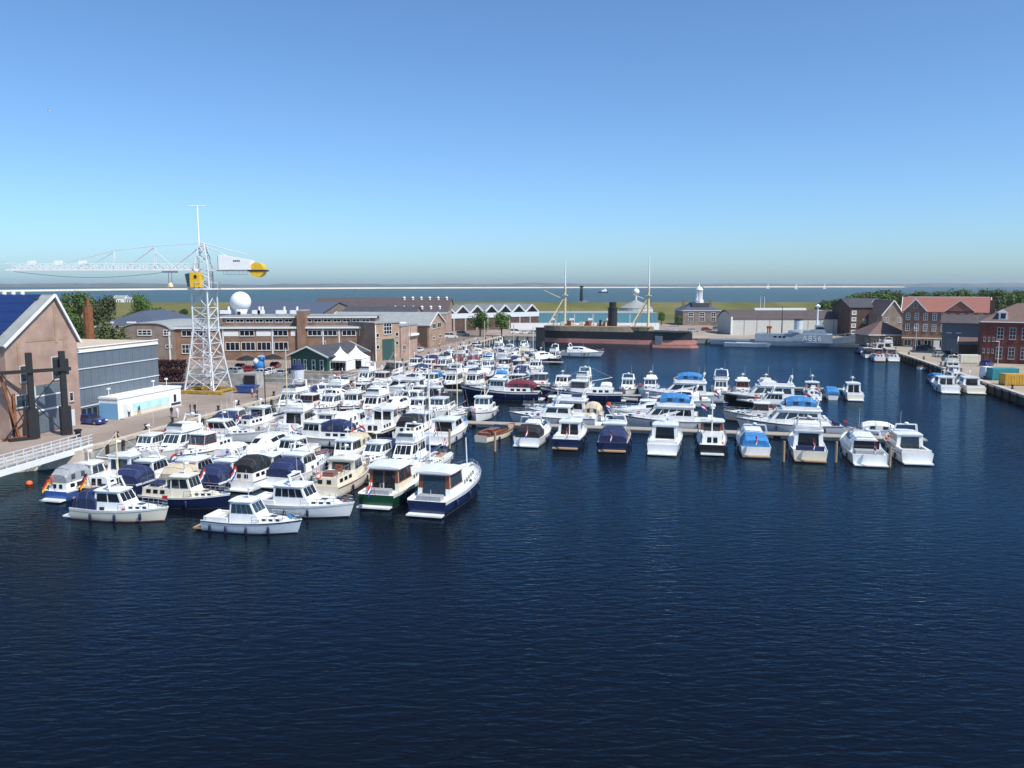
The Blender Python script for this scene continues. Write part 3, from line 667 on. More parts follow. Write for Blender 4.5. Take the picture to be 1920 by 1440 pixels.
# --- long white exhibition cabin on the quay
c0 = W2(16.6, -8.6); c1 = W2(31.6, -8.2)
ec, We, _ = bld('exhibition_cabin', 'long low white cabin with light blue end wall and pale cyan print', c0, c1, 4.6, 3.05, 'white', 'flat', 'white', over=0.1, cat='cabin')
plate(ec, We, 'L', 0.0, 4.6, 0.0, 2.45, 'end_panel', 'lblue', 0.06)
plate(ec, We, 'F', 3.3, We - 3.2, 0.75, 2.0, 'print_panel', 'cyanprint', 0.04)
plate(ec, We, 'F', 3.3, We - 3.2, 0.15, 0.7, 'print_panel', 'sandprint', 0.04)
plate(ec, We, 'F', 1.2, 2.0, 0.05, 2.1, 'door', 'cgreypaint', 0.05)
plate(ec, We, 'F', We - 1.9, We - 1.3, 0.9, 2.1, 'window', 'glass', 0.05)
plate(ec, We, 'F', We - 2.6, We - 0.2, 0.35, 0.75, 'vent_strip', 'glassb', 0.05)
MB().box(0.2, We - 0.1, -0.9, -0.06, 0.0, 0.14).build('step', M['pontoon'], ec)
for x in (0.9, We - 0.6, We - 3.9):
    MB().tube((x, 2.2, 3.36), (x, 2.2, 4.5), 0.05).box(x - 0.3, x + 0.2, 2.05, 2.35, 4.4, 4.62).build('floodlight', M['white'], ec)
# --- long brick office building across the quay
a = PX(326, 676, QZ); b = PX(703, 674, QZ)
YB = 0.5 * (a[1] + b[1])
hz = lambda v, Y=YB: ZP(v, Y) - QZ
g5, W5, _ = bld('long_brick_building', 'long brown brick building with set back top storey and stair tower', a, b, 15, hz(614), 'brick2', 'flat', 'roofgrey', over=0.4, trim='wframe')
plate(g5, W5, 'F', -0.3, W5 + 0.2, hz(616), hz(613.2), 'fascia', 'wframe', 0.5)
Wx = lambda u, v: (Vector((XP(u, v, YB), YB)) - Vector(a)).length
def winrow(root, W, u_list, v0, v1, wpx, nx, nz=1):
    for u in u_list:
        x = Wx(u, v0); wm = wpx / FPX * YB
        if x + wm < W - 0.2: window(root, W, 15, 'F', x, hz(v1), wm, hz(v0) - hz(v1), nx, nz, ft=0.13)
winrow(g5, W5, [424, 453, 482, 514], 641, 657, 26, 3)
winrow(g5, W5, [340], 645, 662, 20, 3, 2)
winrow(g5, W5, [340, 365, 450, 512], 619, 630, 27, 3)
winrow(g5, W5, [576, 605, 640, 672, 688], 619, 630, 26, 3)
winrow(g5, W5, [672], 650, 664, 28, 3)
for u in (421, 481, 545): plate(g5, W5, 'F', Wx(u, 625), Wx(u + (27 if u != 545 else 9), 625), hz(630), hz(620), 'white_panel', 'wframe', 0.06)
for u in (419, 510, 604, 634): plate(g5, W5, 'F', Wx(u, 640), Wx(u + 2.2, 640), 0.1, hz(617), 'downpipe', 'wframe', 0.12)
# upper storey set back
aa = Vector(a); bb = Vector(b); dd_ = (bb - aa).normalized(); nn_ = Vector((-dd_.y, dd_.x))
u0 = aa + dd_ * Wx(412, 600) + nn_ * 3.0; u1 = aa + dd_ * Wx(700, 600) + nn_ * 3.0
g5b, W5b, ro5 = bld('set_back_upper_storey', 'set back brick top storey with flat roof carrying the white radar dome', u0, u1, 11, hz(593.5, YB + 3) - hz(614) - 0.32, 'brick2', 'flat', 'roofgrey', over=0.5, z0=QZ + hz(614) + 0.31, cat='storey')
plate(g5b, W5b, 'F', -0.5, W5b + 0.5, (hz(593.5, YB + 3) - hz(614) - 0.32) - 0.35, (hz(593.5, YB + 3) - hz(614) - 0.32) - 0.003, 'fascia', 'wframe', 0.55)
for i in range(15):
    if i == 7: continue
    window(g5b, W5b, 11, 'F', 1.0 + i * (W5b - 2) / 15, 0.9, (W5b - 2) / 15 * 0.82, 0.95, 2, 1, ft=0.13, sill=False)
def merge(src, dst, pre):
    mm = dst.matrix_basis.inverted() @ src.matrix_basis
    for ch in [q for q in bpy.data.objects if q.parent == src]:
        ch.parent = dst; ch.matrix_basis = mm @ ch.matrix_basis
        if not ch.name.startswith('window'): ch.name = pre + '_' + ch.name.split('.')[0]
    bpy.data.objects.remove(src)
merge(g5b, g5, 'upper_storey')
tw = bld('stair_tower', 'square brown brick stair tower rising through the long building', aa + dd_ * Wx(558, 640) - nn_ * 0.7, aa + dd_ * Wx(573, 640) - nn_ * 0.7, 8, hz(584), 'brick2', 'flat', 'roofgrey', over=0.05, cat='tower')
merge(tw[0], g5, 'stair_tower')
# curved roof wing left of the crane
ca = PX(231, 678, QZ); cb = PX(322, 678, QZ)
gc, Wc, _ = bld('curved_roof_wing', 'grey brown brick wing with shallow curved dark roof edge left of the crane', ca, cb, 26, hz(618), 'brick6', 'curve', 'roofgrey', 1.7, 0.25)
for u, w_ in ((261, 26), (277 + 12, 0), (309, 13)):
    if w_: window(gc, Wc, 26, 'F', (u - 231) / 91 * Wc, hz(627), w_ / 91 * Wc, 1.5, 3 if w_ > 20 else 2, 2, ft=0.16)
window(gc, Wc, 26, 'F', (312 - 231) / 91 * Wc, hz(650), 1.6, 0.8, 1, 1)
plate(gc, Wc, 'F', Wc - 0.5, Wc - 0.1, 0, hz(620), 'downpipe', 'wframe', 0.1)
# radar dome on its pedestal, on the upper storey's roof
Yd = YB + 9; zr = QZ + hz(614) + 0.31 + (hz(593.5, YB + 3) - hz(614) - 0.32) + 0.3
rd = thing('radar_dome', 'large white ball shaped radar dome on the flat office roof', 'radar dome', (XP(451, 566, Yd), Yd, zr))
rr = 19.0 / FPX * Yd; zc = ZP(566, Yd) - zr
MB().lathe([(rr * 0.02, zc - rr)] + [(rr * math.sin(math.pi * i / 14), zc - rr * math.cos(math.pi * i / 14)) for i in range(1, 14)] + [(rr * 0.02, zc + rr)], 24).build('radome', M['dome'], rd, True)
MB().lathe([(rr * 0.62, 0), (rr * 0.55, 0.6), (rr * 0.82, zc - rr * 0.5)], 16).build('pedestal', M['dome'], rd, True)
MB().box(-0.4, 0.4, -rr * 0.66, -rr * 0.4, 0.0, 0.9).build('door', M['blacksteel'], rd)
for i, (u, w_) in enumerate([(488, 2.2), (496, 1.6), (533, 2.6), (558, 2.2), (430, 2.6)]):
    q = thing('roof_ventilator', 'white roof ventilator unit, %s from left on the office roof' % ORD[[1, 2, 3, 4, 0][i]], 'ventilator', (XP(u, 590, Yd), Yd - 3, zr), 0, 'ventilators on the office roof')
    MB().box(-w_ / 2, w_ / 2, -0.7, 0.7, 0.35, 1.3).build('casing', M['white'], q); MB().box(-w_ / 2, -w_ / 2 + 0.2, -0.6, 0.6, 0, 0.36).box(w_ / 2 - 0.2, w_ / 2, -0.6, 0.6, 0, 0.36).build('feet', M['steel'], q)
    MB().tube((w_ / 2 - 0.4, 0, 1.3), (w_ / 2 - 0.4, 0, 2.3), 0.3, 8).build('flue', M['white'], q)
# garage block and gabled workshop on the quay
ga = PX(704, 677, QZ); gb = PX(750, 673, QZ); YG = ga[1]
g7, W7, _ = bld('garage_block', 'tan brick block with dark green garage door and tall stair window', ga, gb, 14, ZP(607, YG) - QZ, 'brick5', 'flat', 'roofgrey', over=0.25)
hG = lambda v: ZP(v, YG) - QZ
ux = lambda u: (u - 704) / 46 * W7
plate(g7, W7, 'F', ux(717), ux(740), 0.05, hG(637), 'garage_door', 'door', 0.05)
window(g7, W7, 14, 'F', ux(720), hG(628), ux(735) - ux(720), hG(600) - hG(628) - 0.9, 3, 3, ft=0.12)
for u, v in ((706, 633), (742, 633), (742, 650), (706, 655)): window(g7, W7, 14, 'F', ux(u), hG(v), 1.0, 1.1, 1, 1)
for i in range(3): window(g7, W7, 14, 'R', 2 + i * 3.6, 3.0, 1.8, 1.5, 2, 1)
plate(g7, W7, 'F', 0.05, 0.3, 0, hG(609), 'downpipe', 'wframe', 0.1)
g7b, W7b, _ = bld('link_block', 'low reddish brick block with white canopy between garage and workshop', PX(752, 671, QZ), PX(783, 664, QZ), 12, ZP(607, 243) - QZ, 'brick1', 'flat', 'roofgrey', over=0.15)
plate(g7b, W7b, 'F', W7b * 0.45, W7b * 0.95, 5.6, 6.2, 'canopy', 'white', 0.8)
window(g7b, W7b, 12, 'F', W7b * 0.1, 2.0, 2.2, 1.4, 2, 1)
wa = PX(805, 652, QZ); wb = PX(834, 641, QZ); YW = wa[1]
hW = lambda v: ZP(v, YW) - QZ
g8, W8, _ = bld('gabled_workshop', 'tan brick workshop with steep gable, grey roof and tall brown doors', wa, wb, 34, hW(611), 'brick5', 'gy', 'roofgrey', hW(589) - hW(611), 0.3)
for x in (0.18, 0.52): window(g8, W8, 34, 'F', W8 * x, hW(619), W8 * 0.22, 1.7, 2, 1)
for x in (0.2, 0.6): window(g8, W8, 34, 'F', W8 * x, hW(640), W8 * 0.14, 1.1, 1, 1)
plate(g8, W8, 'L', 0.6, 9.5, 0.05, hW(613), 'brown_door', 'browndoor', 0.08)
window(g8, W8, 34, 'L', 8.6, 2.0, 1.4, 2.2, 1, 2)
rsk = [(hW(589) - hW(611)) / (W8 / 2)]
for i in range(3):
    z_ = hW(611) + rsk[0] * 1.6
    MB().sheet([(1.1, 8 + i * 6, hW(611) + rsk[0] * 1.1 + 0.3), (2.9, 8 + i * 6, hW(611) + rsk[0] * 2.9 + 0.3), (2.9, 11.5 + i * 6, hW(611) + rsk[0] * 2.9 + 0.3), (1.1, 11.5 + i * 6, hW(611) + rsk[0] * 1.1 + 0.3)], 0.08).build('skylight', M['white'], _)
# --- big sheds behind
def far(name, label, uL, uR, vb, vt, depth, wm, roof, rm, vr=None, Y=None, YR=None, **kw):
    Y = Y or PX(960, vb, QZ)[1]
    A_ = (XP(uL, vb, Y), Y); B_ = (XP(uR, vb, YR or Y), YR or Y)
    hh = ZP(vt, Y) - QZ
    rise = (ZP(vr, Y) - ZP(vt, Y)) if vr else 1.0
    return bld(name, label, A_, B_, depth, hh, wm, roof, rm, rise, **kw) + (Y,)
f1 = far('slate_roof_shed', 'low shed with long blue grey slate roof behind the radar dome', 402, 600, 602, 590, 60, 'brick6', 'gx', 'roofslate', 571, Y=275, trim=None)
f2 = far('hipped_slate_shed', 'shed with blue grey hipped roof behind the rusty column', 182, 300, 625, 611, 36, 'cream_wall', 'hip', 'roofslate', 585, Y=246)
for i in range(3):
    q = MB().box(-1.2, 1.2, -0.5, 0.5, 0.9, 1.3).box(-1.0, -0.8, -0.3, 0.3, 0, 0.9).box(0.9, 1.1, -0.3, 0.3, 0, 0.9).build('ventilator', M['white'], f2[0]); q.location = (4 + i * 6.5, -0.2, f2[0]['W'] * 0 + ZP(612, 246) - QZ + 0.1)
f3 = far('purple_roof_hall', 'wide hall with purple brown felt roof and small white roof vents', 575, 838, 596, 588, 46, 'brick6', 'gx', 'roofbrown', 561, Y=330, trim=None)
for i in range(12):
    q = MB().tube((0, 0, 0), (0, 0, 1.0), 0.45, 6).tube((0, 0, 1.0), (0, 0, 1.5), 0.7, 6, 0.1).build('roof_vent', M['white'], f3[2]); q.location = (f3[1] * (0.62 + 0.032 * i), 6 + 14 * (i % 2), (ZP(588, 330) - QZ) + (ZP(561, 330) - ZP(588, 330)) * (6 + 14 * (i % 2)) / 23)
f3b = far('dark_roof_store', 'long dark roofed store with pale wall strip in front of the purple roof', 640, 778, 606, 590, 24, 'brick6', 'gx', 'roofdark', 577, Y=290, trim=None)
f3c = far('pink_gabled_wall', 'pink brick end building left of the zigzag roofed shed', 778, 836, 612, 590, 30, 'brick1', 'flat', 'roofgrey', Y=312, over=0.1)
for i in range(10): window(f3b[0], f3b[1], 24, 'F', 1 + i * (f3b[1] - 2) / 10, 1.8, 1.9, 1.2, 2, 1)
# zigzag roofed shed: row of small white edged gables over a pale blue band
Yz = 352.0
za = (XP(826, 612, Yz), Yz); zb = (XP(1010, 612, Yz + 30), Yz + 30)
zz, Wz, _ = bld('zigzag_roof_shed', 'long open shed with row of white edged zigzag gables', za, zb, 22, ZP(594, Yz) - QZ, 'brick3', 'flat', 'roofgrey', over=0.1)
hzz = ZP(594, Yz) - QZ + 0.3; ng = 7
for i in range(ng):
    x0 = Wz * i / ng; x1 = Wz * (i + 1) / ng; xm = (x0 + x1) / 2; hh = 3.3
    MB().extr([(x0 + 0.25, hzz + 0.9), (x1 - 0.25, hzz + 0.9), (xm, hzz + 0.9 + hh - 0.3)], 'y', 0.3, 0.8).build('gable_glazing', M['glass'], zz)
    MB().bar((x0, 0.1, hzz + 0.85), (xm, 0.1, hzz + 0.9 + hh), 0.5, 0.55).bar((xm, 0.1, hzz + 0.902 + hh), (x1, 0.1, hzz + 0.85), 0.5, 0.55).build('gable_trim', M['white'], zz)
    MB().sheet([(x0, -0.2, hzz + 0.9), (xm, -0.2, hzz + hh + 1.0), (xm, 22, hzz + hh + 1.0), (x0, 22, hzz + 0.9)], 0.15).sheet([(xm, -0.2, hzz + hh + 1.005), (x1, -0.2, hzz + 0.9), (x1, 22, hzz + 0.9), (xm, 22, hzz + hh + 1.005)], 0.15).build('gable_roof', M['roofgrey'], zz)
plate(zz, Wz, 'F', 0, Wz, hzz - 1.2, hzz + 0.9, 'pale_band', 'grey', 0.3)
for i in range(9): plate(zz, Wz, 'F', Wz * i / 9 + 0.4, Wz * i / 9 + 1.1, 0, hzz - 1.2, 'pillar', 'conc', 0.25)
f4 = far('teal_shed', 'long low teal clad shed behind the black hulled ship', 955, 1232, 612, 588, 30, 'tealclad', 'flat', 'roofgrey', Y=402, over=0.1)
for i in range(8): plate(f4[0], f4[1], 'F', f4[1] * (i + 0.5) / 8, f4[1] * (i + 0.5) / 8 + 0.35, 0, ZP(589, 402) - QZ, 'downpipe', 'grey', 0.15)
for i in range(6): plate(f4[0], f4[1], 'F', f4[1] * (i + 0.25) / 8, f4[1] * (i + 0.25) / 8 + 2.4, 2.6, 3.6, 'small_window', 'wframe', 0.1)
wl_ = far('white_yard_wall', 'low white wall along the yard behind the black hulled ship', 958, 1236, 620, 607, 1.2, 'white', 'flat', 'white', Y=366, over=0.02, cat='wall')
# dome roofed hall and ball topped tower behind the ship
Yh = 470
dh = thing('dome_roofed_hall', 'pale hall with shallow conical roof behind the second ship mast', 'building', (XP(1192, 590, Yh), Yh, QZ))
MB().lathe([(9.5, 0), (9.5, ZP(577, Yh) - QZ), (0.3, ZP(562, Yh) - QZ)], 20).build('roof', M['roofgrey'], dh)
MB().lathe([(9.7, 0), (9.7, ZP(578, Yh) - QZ - 0.3)], 20).build('wall', M['whitewall'], dh)
bt = thing('ball_topped_mast', 'white ball on a slim tower beside the second ship mast', 'tower', (XP(1192, 590, Yh + 12), Yh + 12, QZ))
zz_ = ZP(547, Yh + 12) - QZ
MB().tube((0, 0, 0), (0, 0, zz_ - 1.4), 0.5, 8).build('shaft', M['white'], bt)
MB().lathe([(0.05, zz_ - 1.9)] + [(1.9 * math.sin(math.pi * i / 8), zz_ - 1.9 * math.cos(math.pi * i / 8)) for i in range(1, 8)] + [(0.05, zz_ + 1.9)], 12).build('ball', M['dome'], bt, True)
MB().tube((0, 0, zz_ + 1.8), (0, 0, zz_ + 4.2), 0.12, 5).build('spike', M['white'], bt)
# brick building with hipped roof and white cupola
Yc = 405
cp = far('cupola_building', 'square brown brick building with hipped grey roof and white cupola', 1280, 1350, 609, 582, 20, 'brick6', 'hip', 'roofslate', 563, Y=Yc)
Wq = cp[1]; hq = ZP(582, Yc) - QZ
for i in range(3):
    for z_ in (2.0, hq - 3.0): window(cp[0], Wq, 20, 'F', Wq * (0.15 + 0.3 * i), z_, Wq * 0.13, 2.0, 2, 2, ft=0.14)
cz = ZP(574, Yc) - QZ; cy = 6.5
MB().box(Wq / 2 - 4.2, Wq / 2 + 4.2, cy - 4.2, cy + 4.2, cz - 2, cz + 1.5).build('roof_drum', M['roofdark'], cp[0])
cu = MB().prism([(Wq / 2 + 2.3 * math.cos(math.pi * i / 4), cy + 2.3 * math.sin(math.pi * i / 4)) for i in range(8)], cz + 1.5, cz + 2.9).build('cupola_base', M['white'], cp[0])
zc0 = cz + 2.9; zc1 = ZP(545, Yc) - QZ
for i in range(8): MB().tube((Wq / 2 + 1.5 * math.cos(math.pi * i / 4), cy + 1.5 * math.sin(math.pi * i / 4), zc0), (Wq / 2 + 1.4 * math.cos(math.pi * i / 4), cy + 1.4 * math.sin(math.pi * i / 4), zc1), 0.22, 6).build('column', M['white'], cp[0])
MB().lathe([(1.9, zc1), (1.8, zc1 + 0.5), (1.5, zc1 + 1.2), (0.7, zc1 + 1.9), (0.15, zc1 + 2.3), (0.05, zc1 + 3.6)], 12, (Wq / 2, cy, 0)).build('cupola_dome', M['white'], cp[0], True)
for x in (0.12, 0.86): MB().box(Wq * x - 0.5, Wq * x + 0.5, 9, 10, hq, hq + 5).build('chimney', M['brick2'], cp[0])
# white warehouse behind the grey ship
Yw = 330
wh = far('white_warehouse', 'long off white warehouse with brown arched roof behind the grey ship', 1371, 1586, 627, 599, 22, 'whitewall', 'curvex', 'roofbrown', 584, Y=Yw, over=0.2)
Ww = wh[1]
for i in range(1, 9): plate(wh[0], Ww, 'F', Ww * i / 9 - 0.12, Ww * i / 9 + 0.12, 0, ZP(600, Yw) - QZ, 'wall_joint', 'roofgrey', 0.06)
MB().box(Ww * 0.26, Ww * 0.72, 9.6, 12.4, ZP(584, Yw) - QZ - 0.3, ZP(582, Yw) - QZ + 0.6).build('ridge_skylight', M['white'], wh[2])
for x in (-0.3, Ww - 0.3): MB().box(x, x + 0.6, -0.3, 0.4, 0, ZP(594, Yw) - QZ).build('gable_pier', M['white'], wh[0])
for i, u in enumerate((1425, 1432)):
    tag(MB().tube((0, 0, 0), (0, 0, ZP(556, 372) - QZ), 0.16, 5, 0.08).build('flagpole', M['white']), 'white flagpole behind the white warehouse, %s one' % ('left', 'right')[i], 'pole').location = (XP(u, 600, 372), 372, QZ)
# --- right bank
def wrow(o, W, D, face, n, z, w, h, nx=2, nz=2, x0=1.0, x1=None, fm='wframe', ft=0.12):
    x1 = x1 or (W if face == 'F' else D) - 1.0
    for i in range(n): window(o, W, D, face, x0 + (x1 - x0 - w) * (i / max(1, n - 1)), z, w, h, nx, nz, fm, 'glass', ft=ft)
r1 = far('dark_brick_block', 'dark brick block with three small pale windows left of the red roof', 1592, 1660, 632, 577, 18, 'brick3', 'gx', 'roofdark', 561, Y=318, trim=None)
for k_ in range(4): window(r1[0], r1[1], 18, 'F', 0.6, ZP(583 + k_ * 12, 318) - QZ - 1.5, 1.8, 1.6, 1, 1, 'wframe', 'cgrey', ft=0.3)  # pale grey panes in wide white frames
wrow(r1[0], r1[1], 18, 'F', 3, 5.0, 1.2, 1.8, 2, 2, 5)
r2 = far('brown_gabled_house', 'brown brick gabled house between dark block and red roofed building', 1652, 1692, 636, 590, 16, 'brick6', 'gy', 'roofbtile', 564, Y=306)
wrow(r2[0], r2[1], 16, 'F', 2, 6, 1.2, 1.8)
r3 = far('low_pavilion', 'low pavilion with wide brown pyramid roof on the right quay', 1632, 1697, 640, 627, 12, 'brick5', 'hip', 'roofbtile', 603, Y=272, over=1.2)
wrow(r3[0], r3[1], 12, 'F', 4, 0.6, 1.6, 1.3)
Yr = 262.0
ra = W2(207, 152); 
ra = (XP(1690, 644, 268), 268); rb_ = (XP(1768, 650, 250), 250)
hR = lambda v: ZP(v, 262) - QZ
r4, Wr, ro4 = bld('red_roof_building', 'three storey brown brick building with bright red tiled roof', ra, (XP(1852, 650, 257), 257), 16, hR(585), 'brick2', 'gx', 'rooftile', 4.3, 0.5)
for j, v in enumerate((601, 622)):
    for i in range(9): window(r4, Wr, 16, 'F', 0.9 + i * (Wr - 1.5) / 9, hR(v), 1.25, 2.3, 2, 3, ft=0.16)
plate(r4, Wr, 'F', 0, Wr * 0.55, 2.7, 3.0, 'shop_canopy', 'cream_wall', 1.0)
for i in range(6): window(r4, Wr, 16, 'F', 0.7 + i * 2.9, 0.3, 2.2, 2.1, 2, 1, ft=0.14)
# front gable and small roof gable
MB().extr([(0.4, hR(583) - 0.5), (6.6, hR(583) - 0.5), (6.6, hR(583)), (3.5, hR(583) + 3.4), (0.4, hR(583))], 'y', -0.5, 5).build('front_gable', M['brick2'], r4)
MB().sheet([(0.0, -0.9, hR(583) - 0.2), (3.5, -0.9, hR(583) + 3.7), (3.5, 6, hR(583) + 3.7), (0.0, 6, hR(583) - 0.2)], 0.2).sheet([(3.5, -0.9, hR(583) + 3.705), (7.0, -0.9, hR(583) - 0.2), (7.0, 6, hR(583) - 0.2), (3.5, 6, hR(583) + 3.705)], 0.2).build('gable_roof', M['rooftile'], r4)
MB().bar((0.0, -0.95, hR(583) - 0.2), (3.5, -0.95, hR(583) + 3.7), 0.2, 0.4).bar((3.5, -0.95, hR(583) + 3.702), (7.0, -0.95, hR(583) - 0.2), 0.2, 0.4).build('gable_board', M['wframe'], r4)
xg = Wr * 0.66
MB().extr([(xg - 4, hR(583) - 0.1), (xg + 4, hR(583) - 0.1), (xg, hR(583) + 3.2)], 'y', -0.75, 7).build('roof_gable', M['rooftile'], r4)
for sg1 in (-1, 1): MB().bar((xg + sg1 * 4.1, -0.85, hR(583)), (xg, -0.85, hR(583) + 3.3), 0.2, 0.25).build('gable_ridge', M['cream_wall'], r4)
MB().box(1, Wr, 7.9, 8.1, hR(583) + 4.1, hR(583) + 4.4).build('ridge_cap', M['cream_wall'], ro4)
for x in (0.2, 0.9): MB().box(Wr * x, Wr * x + 1, 9, 10, hR(583) + 2.5, hR(583) + 5.6).build('chimney', M['brick3'], ro4)
window(r4, Wr, 16, 'F', 3.0, hR(583) + 0.8, 1.0, 1.4, 1, 2).location.y = -0.52
sg = tag(MB().box(-0.85, 0.85, -0.08, 0.08, 0.2, 2.7).box(-0.8, -0.65, -0.06, 0.06, 0, 0.2).box(0.65, 0.8, -0.06, 0.06, 0, 0.2).build('sign_board', M['white']), 'plain white board standing before the red roofed building', 'sign')
sg.location = (XP(1756, 645, 256), 256, QZ); sg.rotation_euler = (0, 0, -0.3)
Ys = 208
r5 = far('blue_grey_shed', 'blue grey clad shed with dark sloping roof beside the red brick house', 1764, 1846, 664, 605, 14, 'blueclad', 'gx', 'roofbrown', 592, Y=240, YR=234, trim=None, over=0.7)
plate(r5[0], r5[1], 'F', r5[1] * 0.12, r5[1] * 0.42, 0.05, 4.4, 'sliding_door', 'greyclad', 0.1)
for x in (0.1, 0.32): plate(r5[0], r5[1], 'F', r5[1] * x, r5[1] * x + 1.4, 6.0, 6.25, 'lamp_strip', 'cgreypaint', 0.3)
r6 = far('dark_hut', 'small dark hut with pale sloping roof before the blue grey shed', 1797, 1836, 668, 645, 5, 'brick3', 'gx', 'roofbtile', 634, Y=229, YR=226.4, trim='wframe')
rh = far('red_brick_house', 'shaded red brick house with hipped brown roof and white dormer', 1836, 2010, 690, 602, 16, 'brick4', 'hip', 'roofbtile', 569, Y=212, YR=203, over=0.5)
Wh = rh[1]; hH = ZP(602, 212) - QZ
for z_ in (1.2, 6.2): wrow(rh[0], Wh, 16, 'F', 6, z_, 1.5, 3.0, 2, 3, 3.4, Wh - 1.5, fm='cgrey', ft=0.14)  # greyer frames take in the shade on this front
for z_ in (5.6, 2.6): wrow(rh[0], Wh, 16, 'F', 3, z_, 0.5, 1.1, 1, 1, 0.5, 3.0, fm='cgrey')
plate(rh[0], Wh, 'F', 0.9, 2.0, 0.05, 2.3, 'door', 'browndoor', 0.06)
dx = 3.6
MB().box(dx, dx + 1.9, 0.3, 3.0, hH + 0.3, hH + 2.2).extr([(dx - 0.2, hH + 2.2), (dx + 2.1, hH + 2.2), (dx + 0.95, hH + 2.95)], 'y', 0.1, 3.2).build('dormer', M['wframe'], rh[2])
MB().box(dx + 0.4, dx + 1.5, 0.24, 0.31, hH + 0.7, hH + 2.0).build('dormer_window', M['glass'], rh[2])
for x in (0.1, 0.5): MB().box(Wh * x, Wh * x + 1.1, 9, 10.1, hH + 1.5, hH + 5.2).build('chimney', M['brick3'], rh[2])
# rusty column behind the grey annex
tag(MB().tube((0, 0, 0), (0, 0, ZP(575, 170) - QZ), 0.95, 10).tube((0, 0, ZP(575, 170) - QZ), (0, 0, ZP(558, 170) - QZ), 0.3, 8, 0.26).build('rusty_column', M['rust']), 'tall rusty brown steel column among trees behind grey annex', 'column').location = (XP(166, 600, 170), 170, QZ)
# cafe pavilion and tents
pa = PX(546, 694, QZ); pb = PX(614, 697, QZ); Yp = pa[1]
hP = lambda v: ZP(v, Yp) - QZ
pv, Wp, _ = bld('cafe_pavilion', 'dark green wooden cafe pavilion with low dark gable roof', pa, pb, 17, hP(666), 'greenwood', 'gy', 'roofdark', hP(650) - hP(666), 0.8)
for x, w_ in ((0.06, 0.09), (0.2, 0.07), (0.36, 0.08), (0.58, 0.1), (0.8, 0.1)): window(pv, Wp, 17, 'F', Wp * x, 0.2, Wp * w_, 2.5, 1, 2, ft=0.16, sill=False)
for i in range(4): window(pv, Wp, 17, 'R', 1 + i * 4, 0.3, 2.4, 2.2, 2, 1, ft=0.14)
def tent(u, v, w, label, rz):
    x, y = PX(u, v, QZ)
    t = thing('pagoda_tent', label, 'tent', (x, y, QZ), rz, 'white pagoda tents beside the cafe')
    h = w / 2; pr = []
    for k_ in range(7):
        q = k_ / 6; r_ = h * 1.04 * (1 - q) ** 1.7 + 0.05; pr.append([(r_, r_, 2.5 + 3.1 * q), (-r_, r_, 2.5 + 3.1 * q), (-r_, -r_, 2.5 + 3.1 * q), (r_, -r_, 2.5 + 3.1 * q)])
    MB().loft(pr).build('canopy', M['cwhite'], t)
    for sx in (-1, 1):
        for sy in (-1, 1): MB().box(sx * h - 0.1, sx * h + 0.1, sy * h - 0.1, sy * h + 0.1, 0, 2.5).build('post', M['white'], t)
    MB().box(-h, h, -h - 0.05, -h + 0.03, 2.1, 2.5).build('valance', M['cwhite'], t)
    MB().box(h - 0.04, h + 0.04, -h + 0.15, h - 0.15, 0.1, 2.45).build('side_sheet', M['cwhite'], t)
    MB().box(-h + 0.15, h - 0.15, h - 0.04, h + 0.04, 0.1, 2.45).build('back_sheet', M['cwhite'], t)
    return t
tent(639, 694, 5.0, 'left white pagoda tent with peaked roof beside the green cafe', -PH)
tent(668, 690, 5.0, 'right white pagoda tent with peaked roof and closed side', -PH)
# ---------------------------------------------------------------- tower crane
CS, CT = 48.4, -13.8
cx, cy = W2(CS, CT)
cr = thing('harbour_crane', 'tall white lattice tower crane with yellow cab and long jib', 'crane', (cx, cy, QZ), -PH)
zz0 = lambda v: ZP(v, cy) - QZ
zpl = zz0(543); zj = zz0(506); zap = zz0(455); zan = zz0(386)
hb, ht = 3.15, 1.6
prof = lambda z: hb + (ht - hb) * min(1, z / (zpl * 0.62)) ** 0.8
corners = lambda z: [(sx * prof(z), sy * prof(z), z) for sx, sy in ((-1, -1), (1, -1), (1, 1), (-1, 1))]
lv = [0.6, 3.6, 6.6, 9.2, 11.6, 13.8, 15.8, zpl]
for i in range(4):
    g = MB()
    for z0_, z1_ in zip(lv[:-1], lv[1:]): g.tube(corners(z0_)[i], corners(z1_)[i], 0.17, 6)
    g.build('leg', M['cgreypaint'], cr)
g = MB()
for z0_, z1_ in zip(lv[:-1], lv[1:]):
    A_, B_ = corners(z0_), corners(z1_)
    for i in range(4):
        j = (i + 1) % 4
        g.tube(A_[i], B_[j], 0.065, 5); g.tube(A_[j], B_[i], 0.065, 5); g.tube(B_[i], B_[j], 0.07, 5)
g.build('lattice_bracing', M['cgreypaint'], cr)
g = MB().box(-1.0, 1.0, -1.0, 1.0, 3.0, 3.3).tube((0.6, 0, 0.8), (0.6, 0, zpl), 0.22, 8)
for k_ in range(6): g.box(-1.0, 0.4, -0.6, 0.6, 2.6 + k_ * 2.4, 2.75 + k_ * 2.4).bar((-0.9, 0.3, 2.6 + k_ * 2.4), (0.9, 0.3, 5.0 + k_ * 2.4), 0.5, 0.12)
g.build('inner_stair', M['white'], cr)
for sy in (-1, 1): MB().box(-hb - 1.6, hb + 1.6, sy * hb - 0.45, sy * hb + 0.45, 0.1, 0.6).build('base_beam', M['ochre'], cr)
for sx in (-1, 1): MB().box(sx * hb - 0.3, sx * hb + 0.3, -hb + 0.46, hb - 0.46, 0.2, 0.55).build('cross_beam', M['ochre'], cr)
for sx in (-1, 1):
    for sy in (-1, 1): MB().box(sx * hb - 1.0, sx * hb + 1.0, sy * hb - 0.6, sy * hb + 0.6, 0.0, 0.45).build('bogie', M['ochre'], cr)
